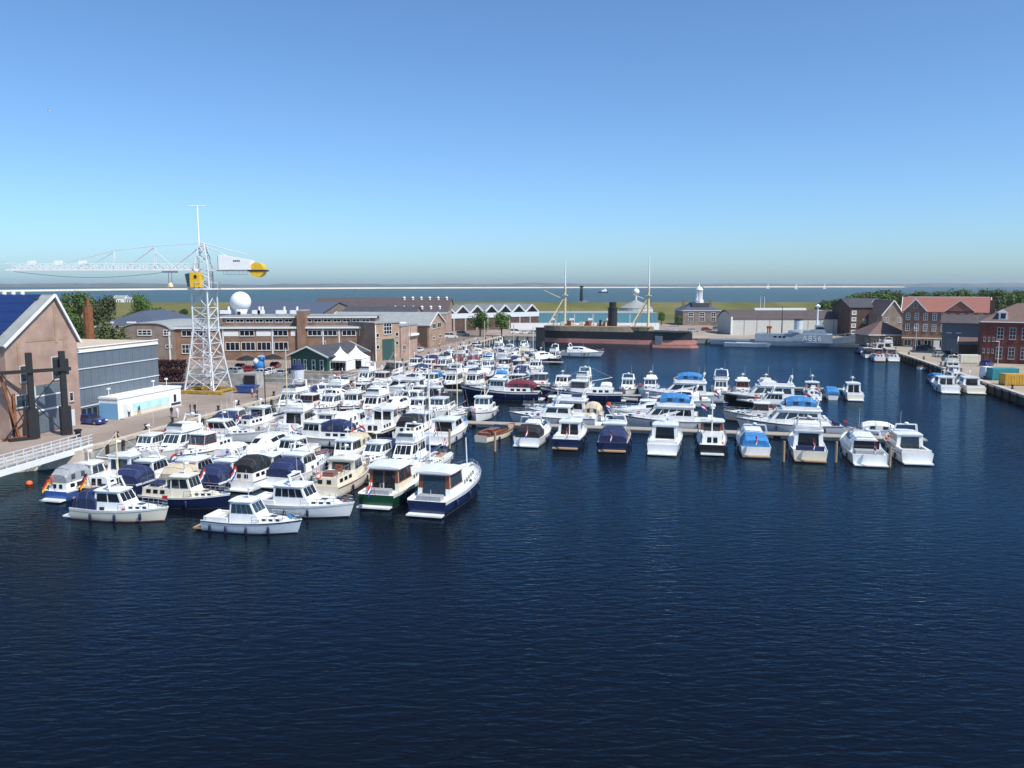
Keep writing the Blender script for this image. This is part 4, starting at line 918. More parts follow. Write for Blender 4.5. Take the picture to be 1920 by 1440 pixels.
MB().prism([(2.9 * math.cos(math.pi * i / 6), 2.9 * math.sin(math.pi * i / 6)) for i in range(12)], zpl, zpl + 0.25).build('slewing_platform', M['cgreypaint'], cr)
g = MB()
for i in range(12):
    p0 = (2.8 * math.cos(math.pi * i / 6), 2.8 * math.sin(math.pi * i / 6)); p1 = (2.8 * math.cos(math.pi * (i + 1) / 6), 2.8 * math.sin(math.pi * (i + 1) / 6))
    g.tube((*p0, zpl + 0.25), (*p0, zpl + 1.3), 0.04, 4); g.tube((*p0, zpl + 1.3), (*p1, zpl + 1.3), 0.035, 4)
g.build('platform_rail', M['cgreypaint'], cr)
# slewing head: everything below is in a frame turned so that the jib points left across the view
sa = PH + math.pi
def TJ(p):
    x, y, z = p; return (x * math.cos(sa) - y * math.sin(sa), x * math.sin(sa) + y * math.cos(sa), z)
class JB(MB):
    def mesh(self, *a, **k):
        self.v = [TJ(p) for p in self.v]; return MB.mesh(self, *a, **k)
mpx = cy / FPX
g = JB()
for sx in (-1, 1):
    for sy in (-1, 1): g.tube((sx * 1.4, sy * 1.2, zpl + 0.2), (sx * 1.2, sy * 1.1, zj + 1.0), 0.16, 6); g.tube((sx * 1.2, sy * 1.1, zj + 1.0), (sx * 0.45, sy * 0.45, zap), 0.13, 6)
for z0_, z1_ in ((zpl + 0.3, zpl + 2.2), (zpl + 2.2, zj), (zj + 1.0, zj + 2.8), (zj + 2.8, zap - 0.4)):
    f0 = 1.3 if z1_ <= zj + 0.1 else 1.3 - 0.8 * (z0_ - zj) / (zap - zj); f1 = 1.3 if z1_ <= zj + 0.1 else 1.3 - 0.8 * (z1_ - zj) / (zap - zj)
    for sy in (-1, 1): g.tube((-f0, sy * f0, z0_), (f1, sy * f1, z1_), 0.08, 5); g.tube((f0, sy * f0, z0_), (-f1, sy * f1, z1_), 0.08, 5)
    for sx in (-1, 1): g.tube((sx * f0, -f0, z0_), (sx * f1, f1, z1_), 0.08, 5)
g.build('slewing_tower', M['cgreypaint'], cr)
JB().tube((0.6, 0, zap - 0.4), (0.6, 0, zan), 0.2, 6, 0.14).tube((-0.9, 0, zan), (2.1, 0, zan), 0.1, 5).build('antenna_mast', M['white'], cr)
LJ = (378 - 16) * mpx
g = JB(); zb0, zt0 = zj, zj + 1.15
for sy in (-1, 1): g.box(0.5, LJ, sy * 0.75 - 0.13, sy * 0.75 + 0.13, zb0 - 0.16, zb0 + 0.16); g.tube((0.5, sy * 0.75, zt0), (LJ, sy * 0.75, zt0), 0.06, 5)
x = 1.0
while x < LJ:
    for sy in (-1, 1):
        g.tube((x, sy * 0.75, zb0), (x, sy * 0.75, zt0), 0.045, 4)
        if x + 1.3 < LJ: g.tube((x, sy * 0.75, zb0), (x + 1.3, sy * 0.75, zt0), 0.04, 4)
    g.tube((x, -0.75, zb0), (x, 0.75, zb0), 0.05, 4)
    x += 1.3
g.build('jib', M['white'], cr)
JB().box(1.5, LJ - 2, -0.55, 0.55, zb0 + 0.18, zb0 + 0.24).build('jib_walkway', M['cgreypaint'], cr)
xk = [(378 - 290) * mpx, (378 - 214) * mpx]; zk = [zz0(461), zz0(470)]
for xx, z_ in zip(xk, zk): JB().tube((xx, -0.5, zb0), (xx, 0, z_), 0.1, 5).tube((xx, 0.5, zb0), (xx, 0, z_), 0.1, 5).build('king_post', M['cgreypaint'], cr)
g = JB().tube((0, 0, zap - 0.1), (xk[0], 0, zk[0]), 0.07, 5).tube((xk[0], 0, zk[0]), (xk[1], 0, zk[1]), 0.07, 5).tube((xk[1], 0, zk[1]), ((378 - 118) * mpx, 0, zt0), 0.07, 5)
g.tube((0, 0, zap - 0.5), (6.2, 0, zb0), 0.13, 5).tube((xk[0], 0, zk[0] - 0.2), (xk[0] + 6.0, 0, zb0), 0.11, 5).tube((xk[1], 0, zk[1] - 0.2), (xk[1] + 6.0, 0, zb0), 0.1, 5)
g.tube((xk[0] - 0.2, 0, zk[0] - 1.2), (xk[0] - 4, 0, zb0), 0.07, 5)
g.tube((0, 0, zap - 0.1), (-8.4, 0.5, zz0(478)), 0.09, 5).tube((0, 0, zap - 0.3), (-4.6, 0.5, zz0(480)), 0.08, 5)
g.build('stay', M['cgreypaint'], cr)
g = JB(); pts = []
for i in range(13):
    q = i / 12; pts.append((6 + (LJ - 7) * q, 0, zb0 - 0.3 - 1.1 * math.sin(math.pi * q)))
g.path(pts, 0.045, 4); g.build('hoist_cable', M['blacksteel'], cr)
xh = (378 - 316) * mpx
JB().box(xh - 1.2, xh + 1.2, -0.6, 0.6, zb0 - 0.55, zb0 - 0.2).build('trolley', M['cgreypaint'], cr)
JB().tube((xh - 0.3, 0, zb0 - 0.5), (xh - 0.3, 0, zz0(530)), 0.04, 4).tube((xh + 0.3, 0, zb0 - 0.5), (xh + 0.3, 0, zz0(530)), 0.04, 4).build('hook_cable', M['blacksteel'], cr)
JB().lathe([(0.1, zz0(541)), (0.5, zz0(538)), (0.45, zz0(534)), (0.2, zz0(530))], 8, (xh, 0, 0)).build('hook_block', M['buff'], cr)
for xx in (220, 265, 375 - 60): JB().box((378 - 0) * mpx * 0 + xx * mpx * 1.0, xx * mpx + 1.4, -0.9, -0.6, zt0 - 0.2, zt0 + 0.55).build('lamp_box', M['white'], cr)
# cab
cbx0, cbx1 = (378 - 380) * mpx, (378 - 356) * mpx
JB().box(cbx0, cbx1 - 0.6, 0.5, 2.6, zz0(541) + 0.25, zz0(511)).build('cab', M['yellow'], cr)
JB().hexa([(cbx1 - 0.6, 0.6, zz0(540) + 0.25), (cbx1 - 0.1, 0.6, zz0(540) + 0.25), (cbx1 - 0.1, 2.5, zz0(540) + 0.25), (cbx1 - 0.6, 2.5, zz0(540) + 0.25), (cbx1 - 0.6, 0.6, zz0(512)), (cbx1 + 0.3, 0.6, zz0(514)), (cbx1 + 0.3, 2.5, zz0(514)), (cbx1 - 0.6, 2.5, zz0(512))]).build('cab_glazing', M['glassb'], cr)
JB().box(cbx0 + 0.5, cbx0 + 1.0, 2.6, 2.66, zz0(522), zz0(516)).build('cab_window', M['glass'], cr)
# counter jib: machinery house and round yellow counterweight
mx0, mx1 = -(411 - 378) * mpx, -(470 - 378) * mpx
JB().box(-(490 - 378) * mpx, -0.6, -0.9, 0.9, zj - 0.25, zj - 0.02).build('counter_jib', M['cgreypaint'], cr)
JB().hexa([(mx1, -1.3, zj), (mx0, -1.3, zj), (mx0, 1.3, zj), (mx1, 1.3, zj), (mx1, -1.3, zz0(488)), (mx0, -1.3, zz0(478)), (mx0, 1.3, zz0(478)), (mx1, 1.3, zz0(488))]).build('machinery_house', M['white'], cr)
JB().box(mx0, mx0 + 0.12, -1.2, 1.2, zj + 0.1, zz0(479)).build('house_end_wall', M['greyclad'], cr)
for k_ in range(4): JB().box(-(441 - 378) * mpx - 0.0 - k_ * 0.32, -(441 - 378) * mpx + 0.22 - k_ * 0.32, 1.3, 1.33, zz0(491), zz0(488)).build('house_marking', M['blacksteel'], cr)
g = JB(); pr = []
xc, rc, zc_ = -(480 - 378) * mpx, 13.5 * mpx, zz0(506)
for yy in (-1.1, 1.1): pr.append([(xc + rc * math.cos(2 * math.pi * i / 18), yy, zc_ + rc * math.sin(2 * math.pi * i / 18)) for i in range(18)])
g.loft(pr); g.build('counterweight', M['yellow'], cr)
JB().box(xc - rc - 0.3, xc + rc + 0.2, -1.2, 1.2, zj - 0.3, zj + 0.0).build('counterweight_beam', M['blacksteel'], cr)
g = JB()
for yy in (-0.8, 0.8):
    g.tube((-(418 - 378) * mpx, yy, zz0(515)), (-(458 - 378) * mpx, yy, zz0(515)), 0.05, 4)
    for k_ in range(5): g.tube((-(418 + 10 * k_ - 378) * mpx, yy, zz0(515)), (-(418 + 10 * k_ - 378) * mpx, yy, zj - 0.2), 0.04, 4)
g.build('service_rail', M['cgreypaint'], cr)
# ---------------------------------------------------------------- lofted hull used by the ships and boats
def hull_rings(L, B, F, bow=0.45, rake=0.06, stern=0.88, full=2.2, wlf=0.9, n=13, sheer=0.06, chine=0.4, bexp=1.6):
    rings = []; edge = []
    for i in range(n):
        q = i / (n - 1); q = q if q < 0.5 else 0.5 + (q - 0.5) ** 0.85 * 0.5 ** 0.15
        x = -L / 2 + L * q
        e = max(0.0, (q - 0.42) / 0.58)
        b = B / 2 * (stern + (1 - stern) * min(1, q / 0.35)) * max(0.0, 1 - e ** full)
        bw = B / 2 * wlf * (stern + (1 - stern) * min(1, q / 0.35)) * max(0.0, 1 - min(1, e * 1.04) ** (full * 0.78))
        z = F * (1 + bow * max(0, q - 0.25) ** bexp / 0.75 ** bexp + sheer * max(0, 0.25 - q) * 4)
        xr = x - rake * L * e ** 1.5
        b = max(b, 0.03); bw = max(bw, 0.012)
        bm = bw + (b - bw) * 0.45
        rings.append([(x, b, z), (x * 0.5 + xr * 0.5, bm, z * chine), (xr, bw, -0.04), (xr - 0.02 * L * e, bw * 0.7, -0.5), (xr - 0.02 * L * e, -bw * 0.7, -0.5), (xr, -bw, -0.04), (x * 0.5 + xr * 0.5, -bm, z * chine), (x, -b, z)])
        edge.append((x, b, z))
    return rings, edge
def edge_at(edge, x):
    for (x0, b0, z0), (x1, b1, z1) in zip(edge[:-1], edge[1:]):
        if x0 <= x <= x1:
            k = (x - x0) / (x1 - x0 + 1e-9); return (b0 + (b1 - b0) * k, z0 + (z1 - z0) * k)
    return edge[-1][1:] if x > 0 else edge[0][1:]
def strip_side(mb, rings, ia, ib, fa0, fa1, off, sides=(0, 1)):
    """a proud band along the hull side between two heights (fractions between ring points ia and ib)"""
    for sgn in sides:
        P = []
        for r in rings:
            a = Vector(r[ia]); b = Vector(r[ib])
            p0 = a.lerp(b, fa0); p1 = a.lerp(b, fa1)
            if sgn: p0.y, p1.y = -p0.y, -p1.y
            s = -off if sgn else off
            P.append([(p0.x, p0.y + s, p0.z), (p1.x, p1.y + s, p1.z)])
        o = len(mb.v)
        for a, b in P: mb.v += [a, b]
        for i in range(len(P) - 1):
            f = (o + 2 * i, o + 2 * i + 1, o + 2 * i + 3, o + 2 * i + 2)
            mb.f.append(f if sgn else f[::-1])
# ---------------------------------------------------------------- black hulled ram ship at the far quay
sx0 = Vector(PX(1022, 641)); sx1 = Vector(PX(1303, 648)); d = sx1 - sx0; LS = d.length
mid = (sx0 + sx1) / 2 + Vector((0, 4.6))
sh = thing('ram_ship', 'long black hulled old iron ship with red lower hull and two buff masts', 'ship', (mid.x, mid.y, 0), math.atan2(d.y, d.x))
YS = mid.y
zs = lambda v: ZP(v, YS - 4)
def station(q, z0, z1, B, fine=2.6):
    e = max(0, (q - 0.62) / 0.38); a_ = max(0, (0.2 - q) / 0.2)
    return B / 2 * (1 - e ** fine) * (1 - 0.55 * a_ ** 2)
def shell(z0, z1, B, x0=-LS / 2, x1=LS / 2, n=18, fine=2.6, off=0.0):
    rings = []
    for i in range(n):
        q = i / (n - 1); x = x0 + (x1 - x0) * q; b = max(0.05, station(q, z0, z1, B, fine)) + off
        rings.append([(x, b, z0), (x, -b, z0), (x, -b, z1), (x, b, z1)])
    return MB().loft(rings)
shell(-1.5, zs(636), 11.4, -LS / 2 + 0.5, LS / 2 + 1.6, fine=2.0).build('lower_hull', M['shipred'], sh)
shell(zs(636) + 0.003, zs(622), 11.2).build('upper_hull', M['shipblack'], sh)
shell(zs(622) + 0.003, zs(613), 11.0, -LS / 2 + 0.5, LS / 2 - 14).build('bulwark', M['buffd'], sh)
MB().box(-LS / 2 + 2, LS / 2 - 15, -4.6, 4.6, zs(613) + 0.003, zs(613) + 0.12).build('deck', M['teak'], sh)
shell(zs(622) + 0.003, zs(621) + 0.2, 10.6, LS / 2 - 22, LS / 2 - 0.5).build('fore_deck', M['shipblack'], sh)
xu = lambda u: (u - 1162.5) / 281 * LS
fz = zs(613)
fn = MB().tube((xu(1155), 0, fz), (xu(1155), 0, zs(578)), 1.75, 14).tube((xu(1155), 0, zs(578)), (xu(1155), 0, zs(567)), 1.35, 14)
fn.build('funnel', M['shipblack'], sh, False)
MB().tube((xu(1155), 0, zs(579.5)), (xu(1155), 0, zs(577.5)), 1.95, 14).build('funnel_band', M['shipblack'], sh)
for u, vt in ((1062.5, 480), (1222, 477)):
    MB().tube((xu(u), 0, fz), (xu(u), 0, zs(535)), 0.48, 8, 0.4).build('lower_mast', M['buff'], sh)
    MB().tube((xu(u), 0, zs(536)), (xu(u), 0, zs(vt)), 0.28, 8, 0.14).build('top_mast', M['white'], sh)
    MB().box(xu(u) - 0.9, xu(u) + 0.9, -0.9, 0.9, zs(555), zs(553.5)).build('mast_top', M['buff'], sh)
    for yy in (-3.5, 3.5): MB().tube((xu(u), 0, zs(556)), (xu(u - 29), yy, fz), 0.26, 6).build('tripod_leg', M['buff'], sh)
    ub, vb_ = (1022, 545) if u < 1100 else (1194, 552)
    MB().tube((xu(u), 0, zs(564)), (xu(ub), -1.0, zs(vb_)), 0.16, 6, 0.1).build('derrick_boom', M['buff'], sh)
    for yy in (-5, 5): MB().path([(xu(u + 10), yy, fz), (xu(u), 0, zs(537)), (xu(u - 8), yy, fz)], 0.03, 4).build('shroud', M['blacksteel'], sh)
MB().prism([(xu(1208) + 3.4 * math.cos(math.pi * i / 8), 3.4 * math.sin(math.pi * i / 8)) for i in range(16)], zs(622), zs(614)).build('gun_turret', M['buff'], sh)
for k_ in range(9): MB().box(xu(1045 + 12 * k_), xu(1045 + 12 * k_) + 1.5, -2, 2, fz + 0.12, fz + (0.9 + 0.5 * (k_ % 3))).build('deck_house', M[('white', 'cream', 'wood')[k_ % 3]], sh)
for k_ in range(5): MB().tube((xu(1080 + 22 * k_), -3, fz), (xu(1080 + 22 * k_), -3, fz + 1.6), 0.3, 8).build('ventilator', M['buff'], sh)
MB().tube((xu(1135), -2.5, fz), (xu(1135), -2.5, fz + 2.4), 0.45, 8).build('small_funnel', M['shipblack'], sh)
MB().box(LS / 2 - 12.5, LS / 2 - 10, -6.0, -5.0, 0.2, zs(628)).build('fender_frame', M['navygreyd'], sh)
tag(MB().box(-1.5, 1.5, -1.5, 1.5, -3, zs(611)).box(-1.7, 1.7, -1.7, 1.7, zs(611), zs(610)).build('steel_dolphin', M['shipblack']), 'dark square steel mooring tower at the stern of the black ship', 'mooring tower').location = (*PX(1013, 650), 0)
fp = thing('float_raft', 'long orange red painted float lying at the bow of the black ship', 'raft', (*PX(1262, 652), 0), -PH)
MB().loft([[(x, -w_, -0.3), (x, w_, -0.3), (x, w_, 0.8), (x, -w_, 0.8)] for x, w_ in ((-7, 1.2), (6, 1.2), (8.5, 0.3))]).build('float', M['shipred'], fp)
MB().box(-6.5, 5.5, -1.0, 1.0, 0.8, 0.9).build('float_deck', M['rust'], fp)
# ---------------------------------------------------------------- grey naval ship
n0 = Vector(PX(1337, 646)); n1 = Vector(PX(1632, 653)); d = n1 - n0; LN = d.length; mid = (n0 + n1) / 2 + Vector((0, 3.6))
ns = thing('naval_ship', 'long pale grey naval ship with white A856 painted on its side', 'ship', (mid.x, mid.y, 0), math.atan2(d.y, d.x))
YN = mid.y; zn = lambda v: ZP(v, YN - 3)
rings, edge = hull_rings(LN, 8.4, zn(640), bow=2.0, bexp=3.2, rake=0.05, stern=0.75, full=2.4, n=21, wlf=0.92)
MB().loft(rings, closed=False, cap0=True, cap1=False).build('hull', M['navygrey'], ns, False)
g = MB(); g.loft([[(x, b - 0.1, z - 0.12), (x, -b + 0.1, z - 0.12)] for x, b, z in edge], closed=False, cap0=False, cap1=False); g.build('deck', M['navygreyd'], ns)
g = MB(); strip_side(g, rings, 0, 2, 0.82, 1.0, 0.03); g.build('boot_top', M['navygreyd'], ns)
xn = lambda u: (u - 1484.5) / 295 * LN
def nb(u0, u1, w, v0, v1, name, m, rf=0.0):
    return MB().hexa([(xn(u0), -w, zn(v0)), (xn(u1), -w, zn(v0)), (xn(u1), w, zn(v0)), (xn(u0), w, zn(v0)), (xn(u0), -w, zn(v1)), (xn(u1) - rf, -w, zn(v1)), (xn(u1) - rf, w, zn(v1)), (xn(u0), w, zn(v1))]).build(name, M[m], ns)
nb(1425, 1570, 3.7, 642, 626, 'deck_house', 'navygrey')
nb(1500, 1560, 3.0, 627, 619, 'bridge_house', 'navygrey', 0.8)
nb(1537, 1556, 2.6, 619, 609, 'wheelhouse', 'navygrey', 0.6)
nb(1540, 1555.6, 2.65, 616, 612.5, 'wheelhouse_windows', 'glass', 0.6)
MB().tube((xn(1506), 0, zn(620)), (xn(1506), 0, zn(600)), 1.5, 12).build('funnel', M['grey'], ns)
MB().tube((xn(1506), 0, zn(601)), (xn(1506), 0, zn(599)), 1.55, 12).build('funnel_cap', M['blacksteel'], ns)
MB().tube((xn(1541), 0, zn(610)), (xn(1541), 0, zn(572)), 0.38, 8, 0.25).build('mast', M['white'], ns)
MB().lathe([(0.1, zn(577)), (0.8, zn(576)), (0.9, zn(573.5)), (0.5, zn(572)), (0.1, zn(570))], 10, (xn(1541), 0, 0)).build('mast_radome', M['dome'], ns)
MB().tube((xn(1541) - 1.6, 0, zn(582)), (xn(1541) + 1.6, 0, zn(582)), 0.1, 5).build('yard', M['white'], ns)
MB().tube((xn(1475), 0, zn(630)), (xn(1475), 0, zn(574)), 0.18, 6, 0.08).build('aft_mast', M['blacksteel'], ns)
rb, eb = hull_rings(5.2, 1.7, 0.7)
q = MB().loft([[(p[0] + xn(1502), p[1] - 3.4, p[2] + zn(622)) for p in r_] for r_ in rb], closed=False, cap0=True, cap1=False).build('ship_boat', M['white'], ns)
for u in (1449, 1453): MB().tube((xn(u), -2, zn(630)), (xn(u), -2, zn(615)), 0.25, 6).build('ventilator', M['rust'], ns)
nb(1446, 1456, 1.0, 617, 613, 'deck_crane', 'rust')
for u in (1461, 1470, 1478): MB().box(xn(u), xn(u) + 1.0, -3.76, -3.68, zn(633), zn(630)).build('side_opening', M['glass'], ns)
g = MB()
for i in range(1, 20):
    x, b, z = edge[i] if i < len(edge) else edge[-1]
    for sg_ in (-1, 1): g.tube((x, sg_ * (b - 0.1), z), (x, sg_ * (b - 0.1), z + 1.0), 0.04, 4)
for sg_ in (-1, 1): g.path([(x, sg_ * (b - 0.1), z + 1.0) for x, b, z in edge[:-1]], 0.035, 4)
g.build('guard_rail', M['grey'], ns)
cu = bpy.data.curves.new('hull_number', 'FONT'); cu.body = 'A856'; cu.size = 2.7; cu.extrude = 0.02; cu.space_character = 1.15
to = bpy.data.objects.new('hull_number', cu); COL.objects.link(to)
bpy.context.view_layer.update()
dg_ = bpy.context.evaluated_depsgraph_get(); tme = bpy.data.meshes.new_from_object(to.evaluated_get(dg_)); bpy.data.objects.remove(to)
tme.materials.clear(); tme.materials.append(M['white'])
to = link('hull_number', tme, ns); to.location = (xn(1514), -3.76, zn(638.5)); to.rotation_euler = (math.pi / 2, 0, 0)
bg_ = thing('grey_barge', 'low flat pale grey barge moored against the stern of the naval ship', 'barge', (*PX(1402, 650), 0), math.atan2(d.y, d.x) )
rb, eb = hull_rings(16, 3.6, 1.25, bow=0.2, stern=0.95, full=4)
MB().loft(rb, closed=False, cap0=True, cap1=False).build('hull', M['navygrey'], bg_)
MB().loft([[(x, b - 0.05, z - 0.05), (x, -b + 0.05, z - 0.05)] for x, b, z in eb], closed=False, cap0=False, cap1=False).build('deck', M['grey'], bg_)
MB().box(-4, 1, -1.1, 1.1, 1.2, 1.5).build('hatch_cover', M['grey'], bg_)
# distant grey warship in the outer harbour with its dark mast
Yd = 640
dw = thing('distant_warship', 'distant grey warship with tall dark mast beyond the teal shed', 'ship', (XP(1085, 585, Yd), Yd, 0))
zd = lambda v: ZP(v, Yd)
MB().loft([[(x, -w_, 0), (x, w_, 0), (x, w_ * 1.1, h_), (x, -w_ * 1.1, h_)] for x, w_, h_ in ((-14, 5, 5), (8, 6, 5), (22, 4, 6), (30, 0.5, 7.5))]).build('hull', M['navygreyd'], dw)
MB().hexa([(-11, -4, 5), (12, -4, 5), (12, 4, 5), (-11, 4, 5), (-8, -3, zd(573)), (8, -3, zd(573)), (8, 3, zd(573)), (-8, 3, zd(573))]).build('superstructure', M['navygreyd'], dw)
MB().hexa([(-2, -2, zd(574)), (10, -2, zd(574)), (10, 2, zd(574)), (-2, 2, zd(574)), (1, -1, zd(563)), (6, -1, zd(563)), (6, 1, zd(563)), (1, 1, zd(563))]).build('mast_house', M['navygreyd'], dw)
MB().tube((2, 0, zd(565)), (2, 0, zd(537)), 1.5, 8, 0.8).box(0.5, 3.5, -0.6, 0.6, zd(539), zd(536)).build('mast', M['blacksteel'], dw)
tg = thing('distant_tug', 'small dark ship with white deckhouse out on the sea', 'boat', (*PX(1131, 549), -0.3), 0.1)
rb, eb = hull_rings(26, 7, 3); MB().loft(rb, closed=False, cap1=False).build('hull', M['navy'], tg)
MB().box(-4, 8, -2.5, 2.5, 2.8, 7.5).box(2, 7, -2, 2, 7.5, 10).build('deckhouse', M['white'], tg)
for i, (u, v, w_) in enumerate([(1440, 541, 9), (1493, 542, 10), (1546, 541.5, 7)]):
    x, y = PX(u, v); q = thing('distant_sailing_boat', 'tiny white sail far out on the sea, %s from left' % ORD[i], 'sailing boat', (x, y, -0.4), 0.3, 'far sailing boats')
    rb, eb = hull_rings(18, 5, 2); MB().loft(rb, closed=False, cap1=False).build('hull', M['gel'], q)
    MB().sheet([(-7, 0, 3), (2, 0.1, 3), (2, 0.1, 26)], 0.1).build('sail', M['cwhite'], q)
# ---------------------------------------------------------------- cars and vans
def car_parts(L, W_, H_, van=False):
    hw = W_ / 2
    if van: P = [(-L / 2, 0.45), (-L / 2, 1.0), (-L / 2 + 0.05, H_ * 0.62), (-L * 0.05, H_ * 0.6), (L * 0.22, H_ * 0.56), (L / 2 - 0.1, 0.85), (L / 2, 0.45)]
    else: P = [(-L / 2, 0.4), (-L / 2 - 0.02, 0.75), (-L / 2 + 0.15, 0.92), (-L * 0.1, 0.95), (L * 0.18, 0.93), (L / 2 - 0.25, 0.78), (L / 2, 0.6), (L / 2, 0.35)]
    rings = []
    for y, s in ((-hw, 0.97), (-hw * 0.93, 1.0), (hw * 0.93, 1.0), (hw, 0.97)):
        rings.append([(x * s, y, 0.22 + (z - 0.22) * s) for x, z in P] + [(L / 2 * s, y, 0.22), (-L / 2 * s, y, 0.22)])
    body = MB().loft(rings).mesh('body')
    x0, x1 = (-L / 2 + 0.08, L * 0.24) if van else (-L * 0.46, L * 0.2)
    zb = P[3][1] - 0.02; t0, t1 = (x0 + 0.05, x1 - 0.75) if van else (x0 + 0.55, x1 - 0.85)
    gw, tw_ = hw * 0.93, hw * 0.76
    gl = MB().hexa([(x0, -gw, zb), (x1, -gw, zb), (x1, gw, zb), (x0, gw, zb), (t0, -tw_, H_ - 0.07), (t1, -tw_, H_ - 0.07), (t1, tw_, H_ - 0.07), (t0, tw_, H_ - 0.07)]).mesh('glazing', M['glass'])
    rf = MB().hexa([(t0 - 0.1, -tw_ - 0.04, H_ - 0.08), (t1 + 0.1, -tw_ - 0.04, H_ - 0.08), (t1 + 0.1, tw_ + 0.04, H_ - 0.08), (t0 - 0.1, tw_ + 0.04, H_ - 0.08), (t0, -tw_ + 0.1, H_), (t1, -tw_ + 0.1, H_), (t1, tw_ - 0.1, H_), (t0, tw_ - 0.1, H_)]).mesh('roof')
    pl = MB()
    for sy in (-1, 1):
        pl.bar((x0 + (t0 - x0) * 0.05 - 0.02, sy * (gw + 0.005), zb), (t0, sy * (tw_ + 0.01), H_ - 0.07), 0.09, 0.12); pl.bar((x1, sy * (gw + 0.005), zb), (t1, sy * (tw_ + 0.01), H_ - 0.07), 0.07, 0.08)
        xm = (x0 + x1) / 2 - 0.1; pl.bar((xm, sy * (gw + 0.01), zb), (xm - 0.02, sy * (tw_ + 0.015), H_ - 0.07), 0.05, 0.1)
    pl = pl.mesh('pillars')
    wheel = MB(); wheel.loft([[(0.32 * math.cos(2 * math.pi * i / 12), y, 0.32 * math.sin(2 * math.pi * i / 12)) for i in range(12)] for y in (-0.11, 0.11)]); wheel = wheel.mesh('tyre', M['tyre'])
    rim = MB(); rim.loft([[(0.2 * math.cos(2 * math.pi * i / 10), y, 0.2 * math.sin(2 * math.pi * i / 10)) for i in range(10)] for y in (-0.125, 0.125)]); rim = rim.mesh('rim', M['rim'])
    hl = MB().box(L / 2 - 0.12, L / 2 + 0.015, -0.2, 0.2, 0.55, 0.7).mesh('headlight', M['gel'])
    tl = MB().box(-L / 2 - 0.03, -L / 2 + 0.1, -0.14, 0.14, 0.65, 0.85).mesh('tail_light', M['fred'])
    return dict(body=body, gl=gl, rf=rf, pl=pl, wheel=wheel, rim=rim, hl=hl, tl=tl, L=L, hw=hw)
CARK = {'hatch': car_parts(4.1, 1.72, 1.46), 'estate': car_parts(4.6, 1.78, 1.5), 'van': car_parts(5.0, 1.95, 2.1, True)}
def car(u, v, kind, paint, rz, label, group=None, z=QZ):
    K = CARK[kind]; x, y = PX(u, v, z)
    c = thing('van' if kind == 'van' else 'parked_car', label, 'van' if kind == 'van' else 'car', (x, y, z), rz, group)
    for nm, k_ in (('body', 'body'), ('roof', 'rf'), ('pillars', 'pl')):
        o = link(nm, K[k_], c)
        if not K[k_].materials: K[k_].materials.append(None)
        o.material_slots[0].link = 'OBJECT'; o.material_slots[0].material = paint
    link('glazing', K['gl'], c)
    for sx in (-1, 1):
        for sy in (-1, 1):
            w_ = link('wheel', K['wheel'], c, (sx * K['L'] * 0.31, sy * (K['hw'] - 0.1), 0.32)); link('rim', K['rim'], w_)
    for sy in (-1, 1): link('headlight', K['hl'], c, (0, sy * 0.6, 0)); link('tail_light', K['tl'], c, (0, sy * 0.65, 0))
    return c
def paint(n, c): return mat('car_paint_' + n, c, 0.25, 0.2, var=0.03, coat=0.8)
PB, PW, PK, PR, PS, PG = paint('blue', (0.012, 0.03, 0.19)), paint('white', (0.75, 0.75, 0.75)), paint('black', (0.012, 0.012, 0.014)), paint('red', (0.30, 0.03, 0.02)), paint('silver', (0.45, 0.5, 0.5)), paint('grey', (0.12, 0.14, 0.16))
a90 = math.pi / 2 - PH
car(173, 795, 'hatch', PB, -0.32, 'dark blue hatchback parked between brick gable and white cabin')
car(730, 672, 'estate', PS, a90 + math.pi + 0.3, 'silver estate car outside the green garage door')
car(757, 664, 'hatch', PK, a90 + 0.1, 'black hatchback parked right of the green garage door')
car(778, 655, 'van', PR, a90 + math.pi, 'bright red van before the tall brown workshop doors')
car(786, 660, 'hatch', PW, a90 + math.pi, 'white hatchback at the quay edge beside the red van')
car(846, 634, 'van', PW, 0.1, 'white van parked right of the gabled workshop')
car(868, 630, 'van', PG, 0.1, 'grey van parked behind the white van near the two trees')
for i, (u, v, p, nm) in enumerate([(437, 700, PS, 'silver'), (452, 692, PK, 'black'), (470, 697, PR, 'dark red'), (487, 703, PW, 'white'), (508, 700, PW, 'white'), (530, 704, PS, 'silver'), (548, 702, PK, 'black'), (517, 689, PR, 'red brown')]):
    car(u, v, 'hatch' if i % 2 else 'estate', p, a90 + (0.2 if i % 3 else 1.4), nm + ' car in the yard, %s from the crane toward the green cafe' % ORD[i], 'cars in the yard by the dry dock')
for i, u in enumerate((302, 312, 322, 334)): car(u, 686, 'hatch', (PR, PK, PR, PW)[i], a90, ('dark red', 'black', 'maroon', 'white')[i] + ' car left of crane, %s in the line behind the annex' % ORD[i], 'cars behind the grey annex')
for i, (u, v, p, nm, rz) in enumerate([(1738, 655, PG, 'dark grey', 0.0), (1725, 657, PG, 'grey', 0.1), (1777, 667, PK, 'black', 0.0), (1763, 669, PS, 'silver', 0.2), (1868, 677, PK, 'black', 1.2), (1884, 676, PR, 'dark red', 1.2), (1897, 676, PG, 'dark grey', 1.2), (1850, 686, PB, 'blue', 0.6), (1300, 622, PS, 'silver', 0.1), (1345, 618, PG, 'grey', 0.1), (1325, 620, PR, 'red', 0.2), (1262, 622, PW, 'white', 0.0)]):
    car(u, v, 'hatch' if i % 2 else 'estate', p, rz, nm + (' car on the right quay, %s from the grey ship' % ORD[i] if i < 8 else ' car by the cupola building, %s of four' % ORD[i - 8]), 'cars on the far and right quays')
